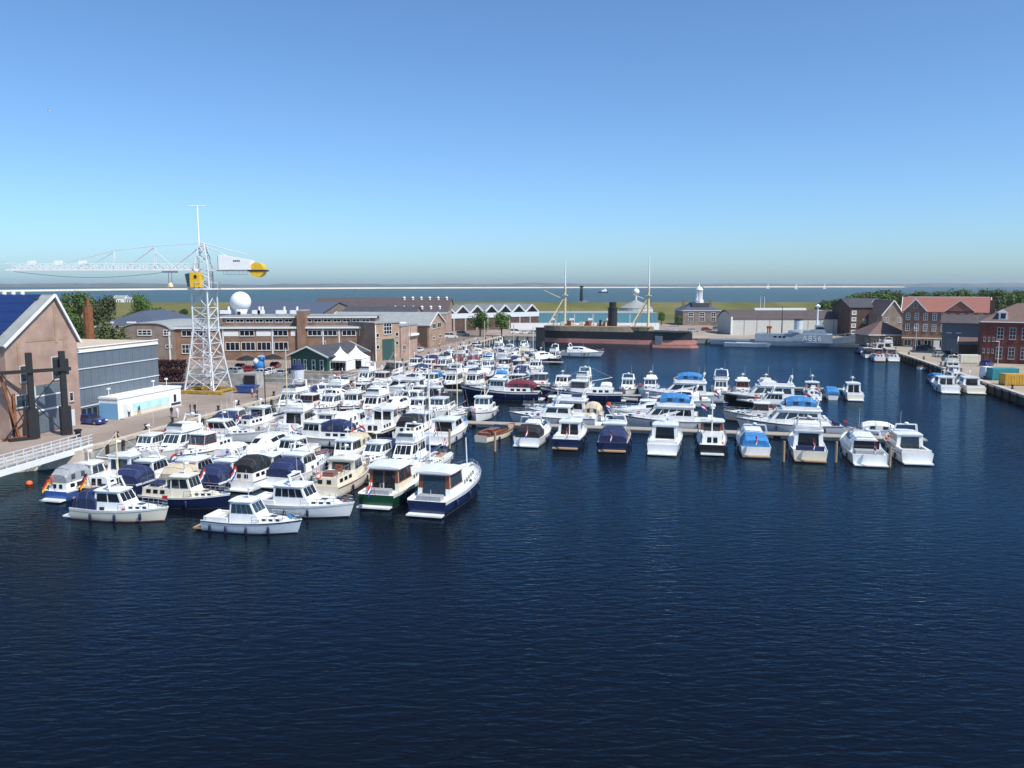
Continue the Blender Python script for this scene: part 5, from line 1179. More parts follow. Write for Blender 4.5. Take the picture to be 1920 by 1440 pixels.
for i, u in enumerate((968, 985, 1003, 1016)): car(u, 626 - 0 * i, ('van', 'hatch', 'estate', 'van')[i], (PW, PW, PS, PW)[i], 0.1, ('white van', 'white hatchback', 'silver estate', 'white van')[i] + ' on the quay left of the black ship, %s in line' % ORD[i], 'vehicles left of the black ship')
# ---------------------------------------------------------------- containers, hut, blue sculpture, hedges, parasols, lamp posts
def container(name, u, v, L, W_, H_, m, rz, label, cat='container'):
    c = thing(name, label, cat, (*PX(u, v, QZ), QZ), rz)
    MB().box(-L / 2, L / 2, -W_ / 2, W_ / 2, 0.15, H_).build('box', M[m], c)
    g = MB(); n_ = int(L / 0.5)
    for i in range(n_): x = -L / 2 + (i + 0.3) * L / n_; g.box(x, x + 0.2, -W_ / 2 - 0.05, -W_ / 2 + 0.01, 0.35, H_ - 0.2)
    g.build('side_ribs', M[m], c)
    for sx in (-1, 1):
        for sy in (-1, 1): MB().box(sx * L / 2 - 0.09, sx * L / 2 + 0.09, sy * W_ / 2 - 0.09, sy * W_ / 2 + 0.09, 0, H_ + 0.03).build('corner_post', M[m], c)
    MB().box(-L / 2 - 0.04, -L / 2, -W_ / 2 + 0.15, W_ / 2 - 0.15, 0.3, H_ - 0.15).build('door', M[m], c)
    return c
container('shipping_container', 1879, 712, 5.2, 2.4, 2.5, 'turq', -0.05, 'turquoise container with pale roof on the right quay')
container('shipping_container', 1849, 709, 1.6, 2.3, 2.5, 'white', -0.05, 'narrow white container left of the turquoise one')
container('shipping_container', 1906, 722, 5.6, 2.3, 2.3, 'cyel', -0.05, 'yellow container on the right quay at the picture edge')
container('trailer', 1816, 681, 4.6, 2.0, 2.2, 'cream_wall', -0.1, 'pale cream trailer on the right quay before the dark hut', 'trailer')
container('site_cabin', 615, 612 + 90, 0.1 + 3.0, 2.2, 2.4, 'grey', 0.2, 'small pale blue grey cabin beside the dry dock head', 'cabin') if False else None
sb = thing('blue_sculpture', 'bright light blue rounded sculpture standing among the parked cars', 'sculpture', (*PX(487, 697, QZ), QZ)); sb.scale = (0.75, 0.75, 0.8)
MB().lathe([(0.6, 0), (1.5, 1.0), (1.7, 2.2), (1.3, 3.2), (0.4, 3.8)], 12).build('body', M['cblue'], sb, True)
MB().lathe([(0.3, 2.8), (1.0, 3.6), (1.0, 4.4), (0.4, 5.0)], 10, (0.9, -0.3, 0)).build('head', M['cblue'], sb, True)
MB().lathe([(0.2, 2.0), (0.9, 2.6), (0.9, 3.4), (0.2, 4.0)], 10, (-0.8, -0.9, 0)).build('pale_patch', M['grey'], sb, True)
wt = thing('water_tank', 'pale blue cylindrical tank with dark lid at the dry dock head', 'tank', (*PX(559, 716, QZ), QZ))
MB().lathe([(1.2, 0), (1.35, 2.6)], 14).build('tank', M['grey'], wt); MB().lathe([(1.4, 2.6), (1.3, 3.6), (0.2, 3.9)], 14).build('lid', M['cnavy'], wt)
bc = thing('blue_skip', 'blue open skip on the dock side near the crane foot', 'skip', (*PX(464, 737, QZ), QZ), -0.2)
MB().hexa([(-1.4, -0.8, 0.2), (1.4, -0.8, 0.2), (1.4, 0.8, 0.2), (-1.4, 0.8, 0.2), (-2.0, -0.95, 1.4), (2.0, -0.95, 1.4), (2.0, 0.95, 1.4), (-2.0, 0.95, 1.4)]).build('bin', M['blue'], bc)
MB().box(-2.05, 2.05, -1.0, -0.9, 1.36, 1.5).box(-2.05, 2.05, 0.9, 1.0, 1.36, 1.5).build('rim', M['blue'], bc)
ca_ = thing('dock_caisson', 'dark sided wedge shaped dock caisson beside the dry dock', 'caisson', (*PX(468, 726, QZ), QZ), -PH)
MB().hexa([(-4.2, -1.5, 0), (2.6, -1.5, 0), (2.6, 1.5, 0), (-4.2, 1.5, 0), (-3.2, -1.2, 2.7), (2.2, -1.2, 2.9), (2.2, 1.2, 2.9), (-3.2, 1.2, 2.7)]).build('body', M['dstone'], ca_)
MB().box(-0.2, 2.0, -1.6, -1.35, 0.5, 2.5).build('dark_panel', M['blacksteel'], ca_)
for i, (u, v) in enumerate([(463, 693), (512, 690)]):
    p = thing('parasol', 'large dark parasol, %s of two beside the blue sculpture' % ('left', 'right')[i], 'parasol', (*PX(u, v, QZ), QZ))
    MB().lathe([(2.6, 2.3), (1.6, 2.9), (0.1, 3.4)], 8).build('canopy', M['cblack'], p); MB().tube((0, 0, 0), (0, 0, 3.3), 0.05).build('pole', M['steel'], p)
def hedge(u0, u1, v, h, label, m='hedge'):
    a = Vector(PX(u0, v, QZ)); b = Vector(PX(u1, v, QZ)); d = b - a; rnd = random.Random(u0)
    o = MB()
    for i in range(1400):
        p = Vector((rnd.random() * d.length, rnd.uniform(-0.9, 0.9), rnd.random() ** 0.7 * h)); nn = Vector((rnd.gauss(0, 1), rnd.gauss(0, 1), rnd.gauss(0.5, 1))).normalized()
        u = nn.orthogonal().normalized() * 0.22; w = nn.cross(u).normalized() * 0.16
        o.add([tuple(p - u), tuple(p + w), tuple(p + u), tuple(p - w)], [(0, 1, 2, 3)])
    q = tag(o.build('hedge', M[m]), label, 'hedge'); q.location = (a.x, a.y, QZ); q.rotation_euler = (0, 0, math.atan2(d.y, d.x)); return q
hedge(297, 345, 716, 2.6, 'dark red hedge behind the far end of the white cabin')
hedge(292, 350, 692, 2.2, 'dark red hedge row below the curved roof wing')
for i, (u, v, vt) in enumerate([(498, 768, 668), (455, 770, 700)][:1] + [(1870, 690, 640), (1716, 660, 615), (612, 690, 640)]):
    x, y = PX(u, v, QZ); h_ = ZP(vt, y) - QZ
    p = thing('lamp_post', ['tall dark lamp post at the dry dock quay edge', 'lamp post with pale head before the red brick house', 'slim lamp post before the red roofed building', 'lamp post behind the white tents'][i], 'lamp post', (x, y, QZ), 0, 'quay lamp posts')
    MB().tube((0, 0, 0), (0, 0, h_), 0.1, 6, 0.06).build('post', M['blacksteel' if i == 0 else 'cgreypaint'], p)
    MB().box(-0.9, 0.1, -0.12, 0.12, h_ - 0.05, h_ + 0.1).build('lamp_head', M['cgreypaint'], p)
gw = tag(MB().sheet([(-2, 0, 0.2), (2, 0, 0.2), (2, 1.4, 0.2), (-2, 1.4, 0.2)], 0.15).box(-1.9, -1.6, 0.2, 1.2, -0.02, 0.1).build('stone_block', M['stone']), 'pale stone block at the foot of the near quay corner', 'stone block')  # block of pale stone, not timber
gw.location = (*PX(140, 868, 0.1), 0.1); gw.scale = (1.1, 2.0, 6.0); gw.rotation_euler = (0, 0, 0.6)
# ---------------------------------------------------------------- people
def person_mesh(pose):
    V = [(0, 0, 0.95), (0, 0, 1.18), (0, 0, 1.42), (0, 0, 1.53), (0, 0.02, 1.68)]; Rr = [0.15, 0.14, 0.15, 0.055, 0.10]
    E = [(0, 1), (1, 2), (2, 3), (3, 4)]
    def chain(start, pts):
        prev = start
        for p, r in pts:
            V.append(p); Rr.append(r); E.append((prev, len(V) - 1)); prev = len(V) - 1
    st = 0.22 if pose else 0.0
    for sx, k in ((-1, 1), (1, -1)):
        chain(2, [((sx * 0.19, 0, 1.40), 0.065), ((sx * 0.25, -k * st * 0.3, 1.13), 0.045), ((sx * 0.24, k * st * 0.7 + 0.06, 0.88), 0.034), ((sx * 0.24, k * st * 0.8 + 0.09, 0.78), 0.03)])
        chain(0, [((sx * 0.10, 0, 0.88), 0.095), ((sx * 0.11, k * st * 0.6 + 0.02, 0.50), 0.068), ((sx * 0.11, k * st, 0.09), 0.045), ((sx * 0.12, k * st + 0.14, 0.04), 0.038)])
    me = bpy.data.meshes.new('person'); me.from_pydata(V, E, []); o = bpy.data.objects.new('person_tmp', me); COL.objects.link(o)
    o.modifiers.new('skin', 'SKIN'); o.modifiers.new('sub', 'SUBSURF').levels = 1
    lay = me.skin_vertices[0].data
    for i, r in enumerate(Rr): lay[i].radius = (r, r * 0.8)
    lay[0].use_root = True
    bpy.context.view_layer.update()
    r_ = bpy.data.meshes.new_from_object(o.evaluated_get(bpy.context.evaluated_depsgraph_get()))
    bpy.data.objects.remove(o); r_.name = 'person'
    for i in range(4): r_.materials.append(None)
    for p in r_.polygons:
        z = p.center.z; x = abs(p.center.x)
        p.material_index = 3 if z > 1.66 and (p.center.y < 0.03 or z > 1.74) else 0 if z > 1.5 or (x > 0.2 and z < 0.92) else 1 if z > 0.93 or x > 0.19 else 2
    r_.shade_smooth()
    return r_
PM = [person_mesh(0), person_mesh(1)]
CL = {n: mat('cloth_' + n, c, 0.85) for n, c in dict(black=(0.015, 0.015, 0.018), white=(0.7, 0.7, 0.7), navy=(0.02, 0.03, 0.1), red=(0.35, 0.03, 0.03), beige=(0.45, 0.37, 0.26), jeans=(0.04, 0.07, 0.16), pink=(0.6, 0.25, 0.28)).items()}
def person(u, v, top, leg, pose, rz, label, z=QZ):
    o = tag(link('person', PM[pose], None, (*PX(u, v, z), z), rz), label, 'person', 'people on the quay')
    for i, m_ in enumerate((M['skin'], CL[top], CL[leg], M['hair'])): o.material_slots[i].link = 'OBJECT'; o.material_slots[i].material = m_
    return o
for a_ in [(357, 775, 'black', 'black', 0, 2.0, 'person in black standing on the quay, left of a pair near the crane'), (366, 776, 'black', 'black', 1, 3.4, 'person in black walking on the quay, right of a pair near the crane'),
           (322, 782, 'black', 'jeans', 0, 1.0, 'person in dark top and jeans by the end of the white cabin'), (333, 784, 'white', 'white', 1, 0.2, 'person in white walking past the end of the white cabin'),
           (262, 779, 'navy', 'beige', 1, 1.8, 'person in navy top and beige trousers before the white cabin'), (243, 783, 'white', 'black', 0, 1.0, 'person in white top and dark trousers before the white cabin'),
           (642, 703, 'white', 'jeans', 1, 1.5, 'person in white top and jeans walking before the tents'), (648, 702, 'pink', 'beige', 1, 1.5, 'person in pink top walking before the tents'),
           (630, 712, 'red', 'black', 0, 0.4, 'person in red top standing by the dry dock before the tents'), (731, 690, 'black', 'navy', 0, 0.0, 'person in black standing at the quay edge past the tents'),
           (870, 642, 'navy', 'black', 1, 1.4, 'person in navy walking the far quay left of the black ship'), (473, 745, 'white', 'red', 0, 2.4, 'person in white top and red trousers by the blue skip'),
           (482, 746, 'black', 'black', 0, 0.6, 'person in black by the blue skip'), (824, 652, 'beige', 'jeans', 0, 0.6, 'person in beige top outside the gabled workshop')]: person(*a_)
# ---------------------------------------------------------------- trees
random.seed(21)
for i, (u, vt, vb, w, Y) in enumerate([(146, 540, 640, 62, 290), (196, 541, 640, 58, 296), (267, 543, 610, 38, 300), (152, 585, 640, 70, 195), (205, 592, 645, 60, 190), (244, 582, 610, 30, 310), (300, 572, 610, 44, 300), (322, 575, 610, 36, 320), (120, 570, 640, 40, 285), (345, 575, 600, 30, 330)]):
    tree_px(u, vt, vb, w * 1.4, Y, 'leafy green tree behind the grey annex, %s of the left bank trees' % ORD[i], i, group='trees on the left bank')
tree_px(900, 580, 620, 58, 318, 'round green tree by the far quay, left of a pair', 2, group='pair of trees by the far quay')
tree_px(941, 581, 618, 50, 320, 'round green tree by the far quay, right of a pair', 5, group='pair of trees by the far quay')
for i, (u, vt, w) in enumerate([(1272, 590, 22), (1352, 588, 26), (1240, 582, 22), (1180, 583, 24), (1210, 584, 20), (1360, 584, 18)]):
    tree_px(u, vt, 612, w, 395 + 6 * i, 'small green tree near the cupola building, %s of six' % ORD[i], i, group='trees near the cupola building')
RW = [(1558, 562), (1575, 556), (1592, 552), (1610, 549), (1628, 546), (1648, 544), (1668, 543), (1690, 544), (1712, 546), (1735, 545), (1758, 544), (1780, 543), (1803, 542), (1826, 541), (1850, 541), (1875, 541), (1900, 542), (1925, 543), (1545, 566), (1586, 566), (1640, 556), (1700, 555), (1870, 553), (1818, 552), (1908, 552), (1660, 556), (1745, 553), (1780, 552)]
for i, (u, vt) in enumerate(RW):
    tree_px(u, vt - 4, 600, (40 + (i * 7) % 14) * 1.8, 395 + (i * 37) % 60 if i < 18 else 360, ('dark green tree behind right bank roofs, %s from left' % ORD[i]) if i < 18 else 'lower tree in front of right bank tree belt, %s placed' % ORD[i - 18], i, group='tree belt behind the right bank')
for i, (u, vt, Y, w_, h_) in enumerate([(222, 559, 615, 9, 8), (243, 562, 615, 8, 5)]):
    hs = bld('far_white_house', ('left', 'right')[i] + ' of two small far white buildings between the left trees', (XP(u - 8, 575, Y), Y), (XP(u + 12, 575, Y), Y), 8, ZP(vt, Y) - 8.0, 'white', 'gx', 'roofgrey', 1.8, 0.2, z0=8.0)[0]
    for k_ in range(3): window(hs, hs['W'], 8, 'F', 0.6 + k_ * 1.7, 0.6, 1.0, 1.4, 1, 1)
# ---------------------------------------------------------------- boats
def block(mb, x0, x1, w0, w1, z0, z1, rf=0.0, rb=0.0, ins=0.0, zt1=None):
    zt1 = z1 if zt1 is None else zt1
    p = [(x0, -w0, z0), (x1, -w1, z0), (x1, w1, z0), (x0, w0, z0), (x0 + rb, -w0 + ins, z1), (x1 - rf, -w1 + ins, zt1), (x1 - rf, w1 - ins, zt1), (x0 + rb, w0 - ins, z1)]
    mb.hexa(p)
    return dict(R=(p[0], p[1], p[5], p[4]), L=(p[2], p[3], p[7], p[6]), F=(p[1], p[2], p[6], p[5]), B=(p[3], p[0], p[4], p[7]), T=p[4:])
def panes(o, q, n, u0, u1, v0, v1, m='glass', name='window', gap=0.12, sk=0.0, th=0.025):
    w = (u1 - u0) / n
    for i in range(n):
        MB().pane(*q, u0 + w * (i + gap / 2), u0 + w * (i + 1 - gap / 2), v0, v1, th, 0.002, sk).build(name, M[m], o)
def roofslab(o, T, over, m, th=0.09, camber=0.07, name='roof'):
    (a, b, c, d) = [Vector(p) for p in T]; cx_ = (a + b + c + d) / 4
    rings = []
    nx = 5
    for i in range(nx):
        k = i / (nx - 1); p = a.lerp(b, k); q = d.lerp(c, k)
        ext = over * (1 - 2 * k); p = p + Vector((-ext, -over, 0)); q = q + Vector((-ext, over, 0))
        if i in (0, nx - 1): p.y += 0.12; q.y -= 0.12
        m1 = p.lerp(q, 0.3) + Vector((0, 0, camber)); m2 = p.lerp(q, 0.7) + Vector((0, 0, camber))
        e = Vector((0, 0, th)); lo = Vector((0, 0, 0.004))
        rings.append([tuple(p + lo), tuple(q + lo), tuple(q + e), tuple(m2 + e), tuple(m1 + e), tuple(p + e)])
    return MB().loft(rings).build(name, M[m], o)
def canopy(o, x0, x1, w, z0, z1, m, name='canopy', front=0.75, back=0.55):
    rings = []; n = 6
    for i in range(n):
        k = i / (n - 1); x = x0 + (x1 - x0) * k
        h = z0 + (z1 - z0) * (back + (1 - back) * min(1, k / 0.3)) * (1 - (1 - front) * max(0, (k - 0.7) / 0.3))
        h += 0.05 * math.sin(i * 2.1)
        rings.append([(x, -w, z0), (x, w, z0), (x, w * 0.97, z0 + (h - z0) * 0.6), (x, w * 0.75, h - 0.08), (x, 0, h), (x, -w * 0.75, h - 0.08), (x, -w * 0.97, z0 + (h - z0) * 0.6)])
    c = MB().loft(rings).build(name, M[m], o)
    for i in range(1, n, 2): MB().path([tuple(Vector(p) * 1.0 + Vector((0, 0.015 if p[1] > 0 else -0.015 if p[1] < 0 else 0, 0.015))) for p in rings[i][1:]] + [rings[i][0]], 0.022, 4).build('hoop', M['steel'], c)
    for s in (-1, 1):
        for i in range(1, n - 1, 2):
            a, b = rings[i], rings[i + 1]; y = s * (w + 0.004)
            q = [(a[0][0], y, z0), (b[0][0], y, z0), (b[0][0], y * 0.975, b[2][2]), (a[0][0], y * 0.975, a[2][2])]
            if s > 0: q = [q[1], q[0], q[3], q[2]]
            MB().pane(*q, 0.12, 0.88, 0.3, 0.92, 0.015).build('clear_panel', M['glassb'], c)
    return c
FLAGM = {'nl': ('fred', 'fwhite', 'fblue'), 'de': ('fblack', 'fred', 'fgold')}
def flag(o, x, y, z, kind='nl', s=1.0):
    st = MB().tube((x, y, z), (x - 0.55 * s, y, z + 1.5 * s), 0.025, 5).build('flag_staff', M['wood'], o)
    for k, m in enumerate(FLAGM[kind]):
        rings = []
        for i in range(6):
            q = i / 5; yy = y + 0.09 * math.sin(q * 7 + k * 0.4); dx = -0.95 * s * q; sag = -0.55 * s * q * q
            zt = z + 1.42 * s - k * 0.24 * s + sag; xb = x - 0.52 * s + dx * 0.75
            rings.append([(xb, yy - 0.008, zt), (xb, yy + 0.008, zt), (xb, yy + 0.008, zt - 0.238 * s), (xb, yy - 0.008, zt - 0.238 * s)])
        MB().loft(rings).build('flag_stripe', M[m], st)
FEND = {}
def fenders(o, edge, xs, m='fend', side=(-1, 1), L=0.6, r=0.13):
    if m not in FEND: FEND[m] = MB().lathe([(0.03, 0.08), (r * 0.8, 0), (r, -0.12), (r, -L + 0.1), (r * 0.7, -L), (0.03, -L - 0.06)], 8).mesh('fender', M[m], True)
    for x in xs:
        b, z = edge_at(edge, x)
        for s in side: link('fender', FEND[m], o, (x, s * (b + r * 0.9), z - 0.32))
def rails(o, edge, x0, x1, h=0.62, n=7, pulpit=True, rows=(1.0, 0.5)):
    g = MB(); P = {-1: [], 1: []}
    for i in range(n):
        x = x0 + (x1 - x0) * i / (n - 1); b, z = edge_at(edge, x); b = max(0.12, b - 0.08)
        for s in (-1, 1):
            g.tube((x, s * b, z), (x, s * b, z + h), 0.022, 4); P[s].append((x, s * b, z))
    for r in rows:
        for s in (-1, 1): g.path([(x, y, z + h * r) for x, y, z in P[s]], 0.02, 4)
        if pulpit: g.tube((P[-1][-1][0], P[-1][-1][1], P[-1][-1][2] + h * r), (P[1][-1][0], P[1][-1][1], P[1][-1][2] + h * r), 0.02, 4)
    g.build('guard_rail', M['steel'], o)
def radar_mast(o, x, z, h, arch=0.0):
    g = MB()
    if arch: g.bar((x, -arch, z), (x - 0.35, -arch * 0.85, z + h * 0.75), 0.22, 0.1); g.bar((x, arch, z), (x - 0.35, arch * 0.85, z + h * 0.75), 0.22, 0.1); g.box(x - 0.55, x - 0.2, -arch * 0.87, arch * 0.87, z + h * 0.72, z + h * 0.8)
    else: g.tube((x, 0, z), (x - 0.1, 0, z + h), 0.05, 6, 0.035); g.tube((x - 0.06, -0.5, z + h * 0.7), (x - 0.06, 0.5, z + h * 0.7), 0.03, 4)
    ms = g.build('radar_arch' if arch else 'mast', M['gel'], o)
    zt = z + h * (0.8 if arch else 0.72)
    MB().lathe([(0.02, 0), (0.27, 0.02), (0.28, 0.16), (0.05, 0.24)], 10, (x - (0.38 if arch else -0.2), 0, zt)).build('radar_dome', M['gel'], ms, True)
    MB().tube((x - 0.38, 0.5 * (arch or 0.8), zt), (x - 0.45, 0.5 * (arch or 0.8), zt + 1.7), 0.018, 4, 0.01).build('antenna', M['gel'], ms)
KIND = dict(sedan='motor cruiser', aftcab='cabin cruiser', fly='flybridge cruiser', tug='trawler yacht', sport='sports cruiser', launch='open launch', sail='sailing yacht', barge='barge cruiser')
KNAME = dict(sedan='motor_cruiser', aftcab='aft_cabin_cruiser', fly='flybridge_cruiser', tug='trawler_yacht', sport='sports_cruiser', launch='open_launch', sail='sailing_yacht', barge='barge_cruiser')
def boat(kind, x, y, hd, L, label, hull='gel', can=None, trim=None, house='gel', flg=None, seed=0, group=None, far_=False, deckm=None, fm='fend', fx=None, bim=None, name=None):
    rnd = random.Random(seed * 7919 + 13)
    o = thing(name or KNAME[kind], label, 'sailing boat' if kind == 'sail' else 'boat', (x, y, 0), hd, group)
    B = min(4.7, L * 0.325) * rnd.uniform(0.94, 1.03); F = (0.42 + 0.062 * L) * rnd.uniform(0.92, 1.06); hs = rnd.uniform(0.9, 1.06) if kind not in ('fly',) else 1.0
    P = dict(sedan=(0.38, 0.055, 0.9, 2.4), aftcab=(0.42, 0.05, 0.88, 2.3), fly=(0.45, 0.07, 0.92, 2.3), tug=(0.62, 0.045, 0.8, 2.6), sport=(0.32, 0.09, 0.92, 2.1), launch=(0.35, 0.05, 0.6, 2.2), sail=(0.22, 0.07, 0.7, 2.0), barge=(0.38, 0.025, 0.82, 3.6))[kind]
    if kind == 'launch': F *= 0.8
    if kind == 'sail': B *= 0.92; F *= 0.85
    rings, edge = hull_rings(L, B, F, P[0], P[1], P[2], P[3])
    sh_ = MB().loft(rings, closed=False, cap0=False, cap1=False).build('hull', M[hull], o, True)
    tr = [rings[0][i] for i in (0, 1, 2, 3, 4, 5, 6, 7)]
    MB().add([(p[0] - 0.004, p[1], p[2]) for p in tr] + [(p[0] + 0.05, p[1] * 0.98, p[2]) for p in tr], [tuple(range(8)), tuple(range(15, 7, -1))]).build('transom', M[hull], o)
    g = MB(); strip_side(g, rings, 0, 1, 0.03, 0.17, 0.035); g.build('rub_rail', M[trim or ('gel' if hull not in ('gel', 'cream', 'grey', 'teal') else rnd.choice(['rub', 'navy', 'teak', 'gel']))], o)
    g = MB(); strip_side(g, rings, 1, 2, 0.72, 1.0, 0.02); g.build('boot_stripe', M['antif' if hull != 'cream' else 'antir'], o)
    dm = deckm or rnd.choice(['teak', 'gel', 'cream', 'gel'] if kind != 'sport' else ['gel'])
    dz = 0.05 if kind != 'launch' else 0.07
    MB().loft([[(a, max(0.01, b - 0.04), z - dz), (a, -max(0.01, b - 0.04), z - dz)] for a, b, z in edge], closed=False, cap0=False, cap1=False).build('deck', M[dm], o)
    g = MB()
    for s in (-1, 1): g.path([(a, s * (b - 0.03), z + 0.03) for a, b, z in edge], 0.05, 4)
    g.build('toe_rail', M['gel' if kind != 'launch' else 'wood'], o)
    sb_ = edge[0][1]
    if kind not in ('launch', 'sail'): MB().box(-L / 2 - 0.85, -L / 2 + 0.02, -sb_ * 0.92, sb_ * 0.92, 0.16, 0.30).build('swim_platform', M[rnd.choice(['teak', 'gel', 'gel'])], o)
    xh = L / 2
    bw = lambda q: edge_at(edge, q * L)[0]; bz = lambda q: edge_at(edge, q * L)[1] - 0.05
    top = F
    def trunk(q0, q1, h, m, n, kind_='port'):
        mb = MB(); w0 = bw(q0) * 0.72; w1 = max(0.25, bw(q1) * 0.62)
        q = block(mb, q0 * L, q1 * L, w0, w1, bz(q0) - 0.05, bz(q0) + h, 0.35, 0.0, 0.14, max(bz(q1) + h * 0.45, bz(q0) + h * 0.7))
        c = mb.build('fore_cabin', M[m], o)
        if n:
            panes(c, q['R'], n, 0.12, 0.85, 0.45, 0.8, gap=0.45); panes(c, q['L'], n, 0.15, 0.88, 0.45, 0.8, gap=0.45)
        T = q['T']; mx_, my_ = (T[0][0] + T[1][0]) / 2, 0
        MB().box(mx_ - 0.3, mx_ + 0.3, -0.28, 0.28, (T[0][2] + T[1][2]) / 2 - 0.02, (T[0][2] + T[1][2]) / 2 + 0.06).build('deck_hatch', M['glassb'], c)
        return q
    def house_(q0, q1, h, rf, rb, n, m=house, zadd=0.0, v0=0.5, v1=0.9, wf=0.82, fr=None, nf=3, aft=True, sk=0.0, gm='glass'):
        mb = MB(); w0 = bw(q0) * wf; w1 = bw(q1) * wf * 0.98; z0 = min(bz(q0), bz(q1)) - 0.05 + zadd
        h *= hs; n = max(1, n + rnd.choice((-1, 0, 0, 1))); gm = rnd.choice(('glass', 'glass', 'glassb'))
        q = block(mb, q0 * L, q1 * L, w0, w1, z0, bz(0) + h, rf * rnd.uniform(0.8, 1.25), rb, 0.16)
        c = mb.build('wheelhouse', M[m], o)
        if fr: # framed band
            for s_ in ('R', 'L', 'F', 'B'): MB().pane(*q[s_], 0.01, 0.99, v0 - 0.07, v1 + 0.06, 0.012, 0.001).build('window_band', M[fr], c)
        off = 0.03 if fr else 0.025
        panes(c, q['R'], n, 0.05, 0.93, v0, v1, gm, sk=sk, th=off); panes(c, q['L'], n, 0.07, 0.95, v0, v1, gm, sk=-sk, th=off)
        panes(c, q['F'], nf, 0.05, 0.95, v0 + 0.02, v1 + 0.02, gm, 'windscreen', th=off)
        if aft: panes(c, q['B'], 1 if rnd.random() < 0.6 else 2, 0.1, 0.9, 0.1 if aft == 2 else 0.4, 0.88, gm, 'aft_window', th=off)  # dark panes stand for the shaded interior behind an open cabin back
        return q
    rn = L > 7 and kind not in ('launch',)
    if kind == 'sedan':
        trunk(0.08, 0.37, 0.5, house, 3)
        q = house_(-0.20 - 0.04 * rnd.random(), 0.13, 1.75, 0.10 * L, 0.1, 3, aft=2, sk=0.02)
        roofslab(o, q['T'], 0.16, house)
        if can: canopy(o, -0.47 * L, -0.2 * L, bw(-0.35) * 0.9, F - 0.02, F + 1.75, can)
        else:
            MB().box(-0.46 * L, -0.22 * L, -bw(-0.4) * 0.9, -bw(-0.4) * 0.72, F - 0.05, F + 0.4).box(-0.46 * L, -0.22 * L, bw(-0.4) * 0.72, bw(-0.4) * 0.9, F - 0.05, F + 0.4).box(-0.47 * L, -0.44 * L, -bw(-0.4) * 0.9, bw(-0.4) * 0.9, F - 0.05, F + 0.45).build('cockpit_coaming', M['gel'], o)
            MB().box(-0.435 * L, -0.37 * L, -bw(-0.4) * 0.65, bw(-0.4) * 0.65, F - 0.04, F + 0.3).build('bench', M[rnd.choice(['wood', 'cbeige', 'cwhite', 'cnavy'])], o)
        radar_mast(o, -0.05 * L, F + 1.85, 1.3, arch=0 if rnd.random() < 0.6 else bw(0) * 0.7)
    elif kind == 'aftcab':
        trunk(0.1, 0.38, 0.55, house, 3)
        mb = MB(); qa = block(mb, -0.47 * L, -0.1 * L, bw(-0.45) * 0.82, bw(-0.1) * 0.84, F - 0.1, F + 0.85, 0, 0.1, 0.12); ca2 = mb.build('aft_cabin', M[house], o)
        panes(ca2, qa['R'], 3, 0.1, 0.8, 0.45, 0.85, gap=0.35); panes(ca2, qa['L'], 3, 0.2, 0.9, 0.45, 0.85, gap=0.35); panes(ca2, qa['B'], 2, 0.15, 0.85, 0.4, 0.85, gap=0.5)
        q = house_(-0.12, 0.14, 2.0, 0.06 * L, 0.05, 3, fr=rnd.choice([None, None, 'wood', 'teak']), aft=2)
        roofslab(o, q['T'], 0.2, house)
        za = F + 0.85
        if can: canopy(o, -0.46 * L, -0.13 * L, bw(-0.4) * 0.74, za, za + 1.55, can)
        else:
            g = MB(); w = bw(-0.45) * 0.76
            for r_ in (0.45, 0.9): g.path([(-0.14 * L, -w, za + r_), (-0.46 * L, -w, za + r_), (-0.46 * L, w, za + r_), (-0.14 * L, w, za + r_)], 0.025, 4)
            for k in range(5):
                for s in (-1, 1): g.tube((-0.46 * L + k * 0.08 * L, s * w, za), (-0.46 * L + k * 0.08 * L, s * w, za + 0.9), 0.025, 4)
            g.build('aft_rail', M['steel'], o)
            sm_ = M[rnd.choice(['wood', 'cbeige', 'cwhite', 'cnavy'])]; MB().box(-0.4 * L, -0.3 * L, -0.6, 0.6, za, za + 0.45).build('deck_seat', sm_, o); MB().box(-0.2 * L, -0.17 * L, -0.5, 0.3, za, za + 0.7).build('helm_seat', sm_, o)
        radar_mast(o, -0.02 * L, F + 2.1, 1.5)
        if rnd.random() < 0.5:
            lr = MB(); pts = [(-0.475 * L - 0.05, 0.6 + 0.3 * math.cos(2 * math.pi * i / 10), F + 1.2 + 0.3 * math.sin(2 * math.pi * i / 10)) for i in range(11)]; lr.path(pts, 0.06, 5); lr.build('life_ring', M['orange'], o)
    elif kind == 'fly':
        trunk(0.14, 0.39, 0.5, house, 0)
        q = house_(-0.30, 0.22, 2.0, 0.13 * L, 0.15, 4, v0=0.42, v1=0.85, wf=0.86, aft=2, sk=0.015)
        roofslab(o, q['T'], 0.22, house, th=0.14)
        zf = F + 2.1; T = q['T']; wfl = abs(T[0][1]) * 0.95
        MB().hexa([(-0.27 * L, -wfl, zf), (0.06 * L, -wfl * 0.9, zf), (0.06 * L, wfl * 0.9, zf), (-0.27 * L, wfl, zf), (-0.29 * L, -wfl * 1.02, zf + 0.55), (0.08 * L, -wfl * 0.85, zf + 0.7), (0.08 * L, wfl * 0.85, zf + 0.7), (-0.29 * L, wfl * 1.02, zf + 0.55)]).build('flybridge_coaming', M[house], o)
        MB().hexa([(0.06 * L, -wfl * 0.8, zf + 0.7), (0.075 * L, -wfl * 0.8, zf + 0.7), (0.075 * L, wfl * 0.8, zf + 0.7), (0.06 * L, wfl * 0.8, zf + 0.7), (0.03 * L, -wfl * 0.7, zf + 1.05), (0.04 * L, -wfl * 0.7, zf + 1.05), (0.04 * L, wfl * 0.7, zf + 1.05), (0.03 * L, wfl * 0.7, zf + 1.05)]).build('flybridge_screen', M['glassb'], o)
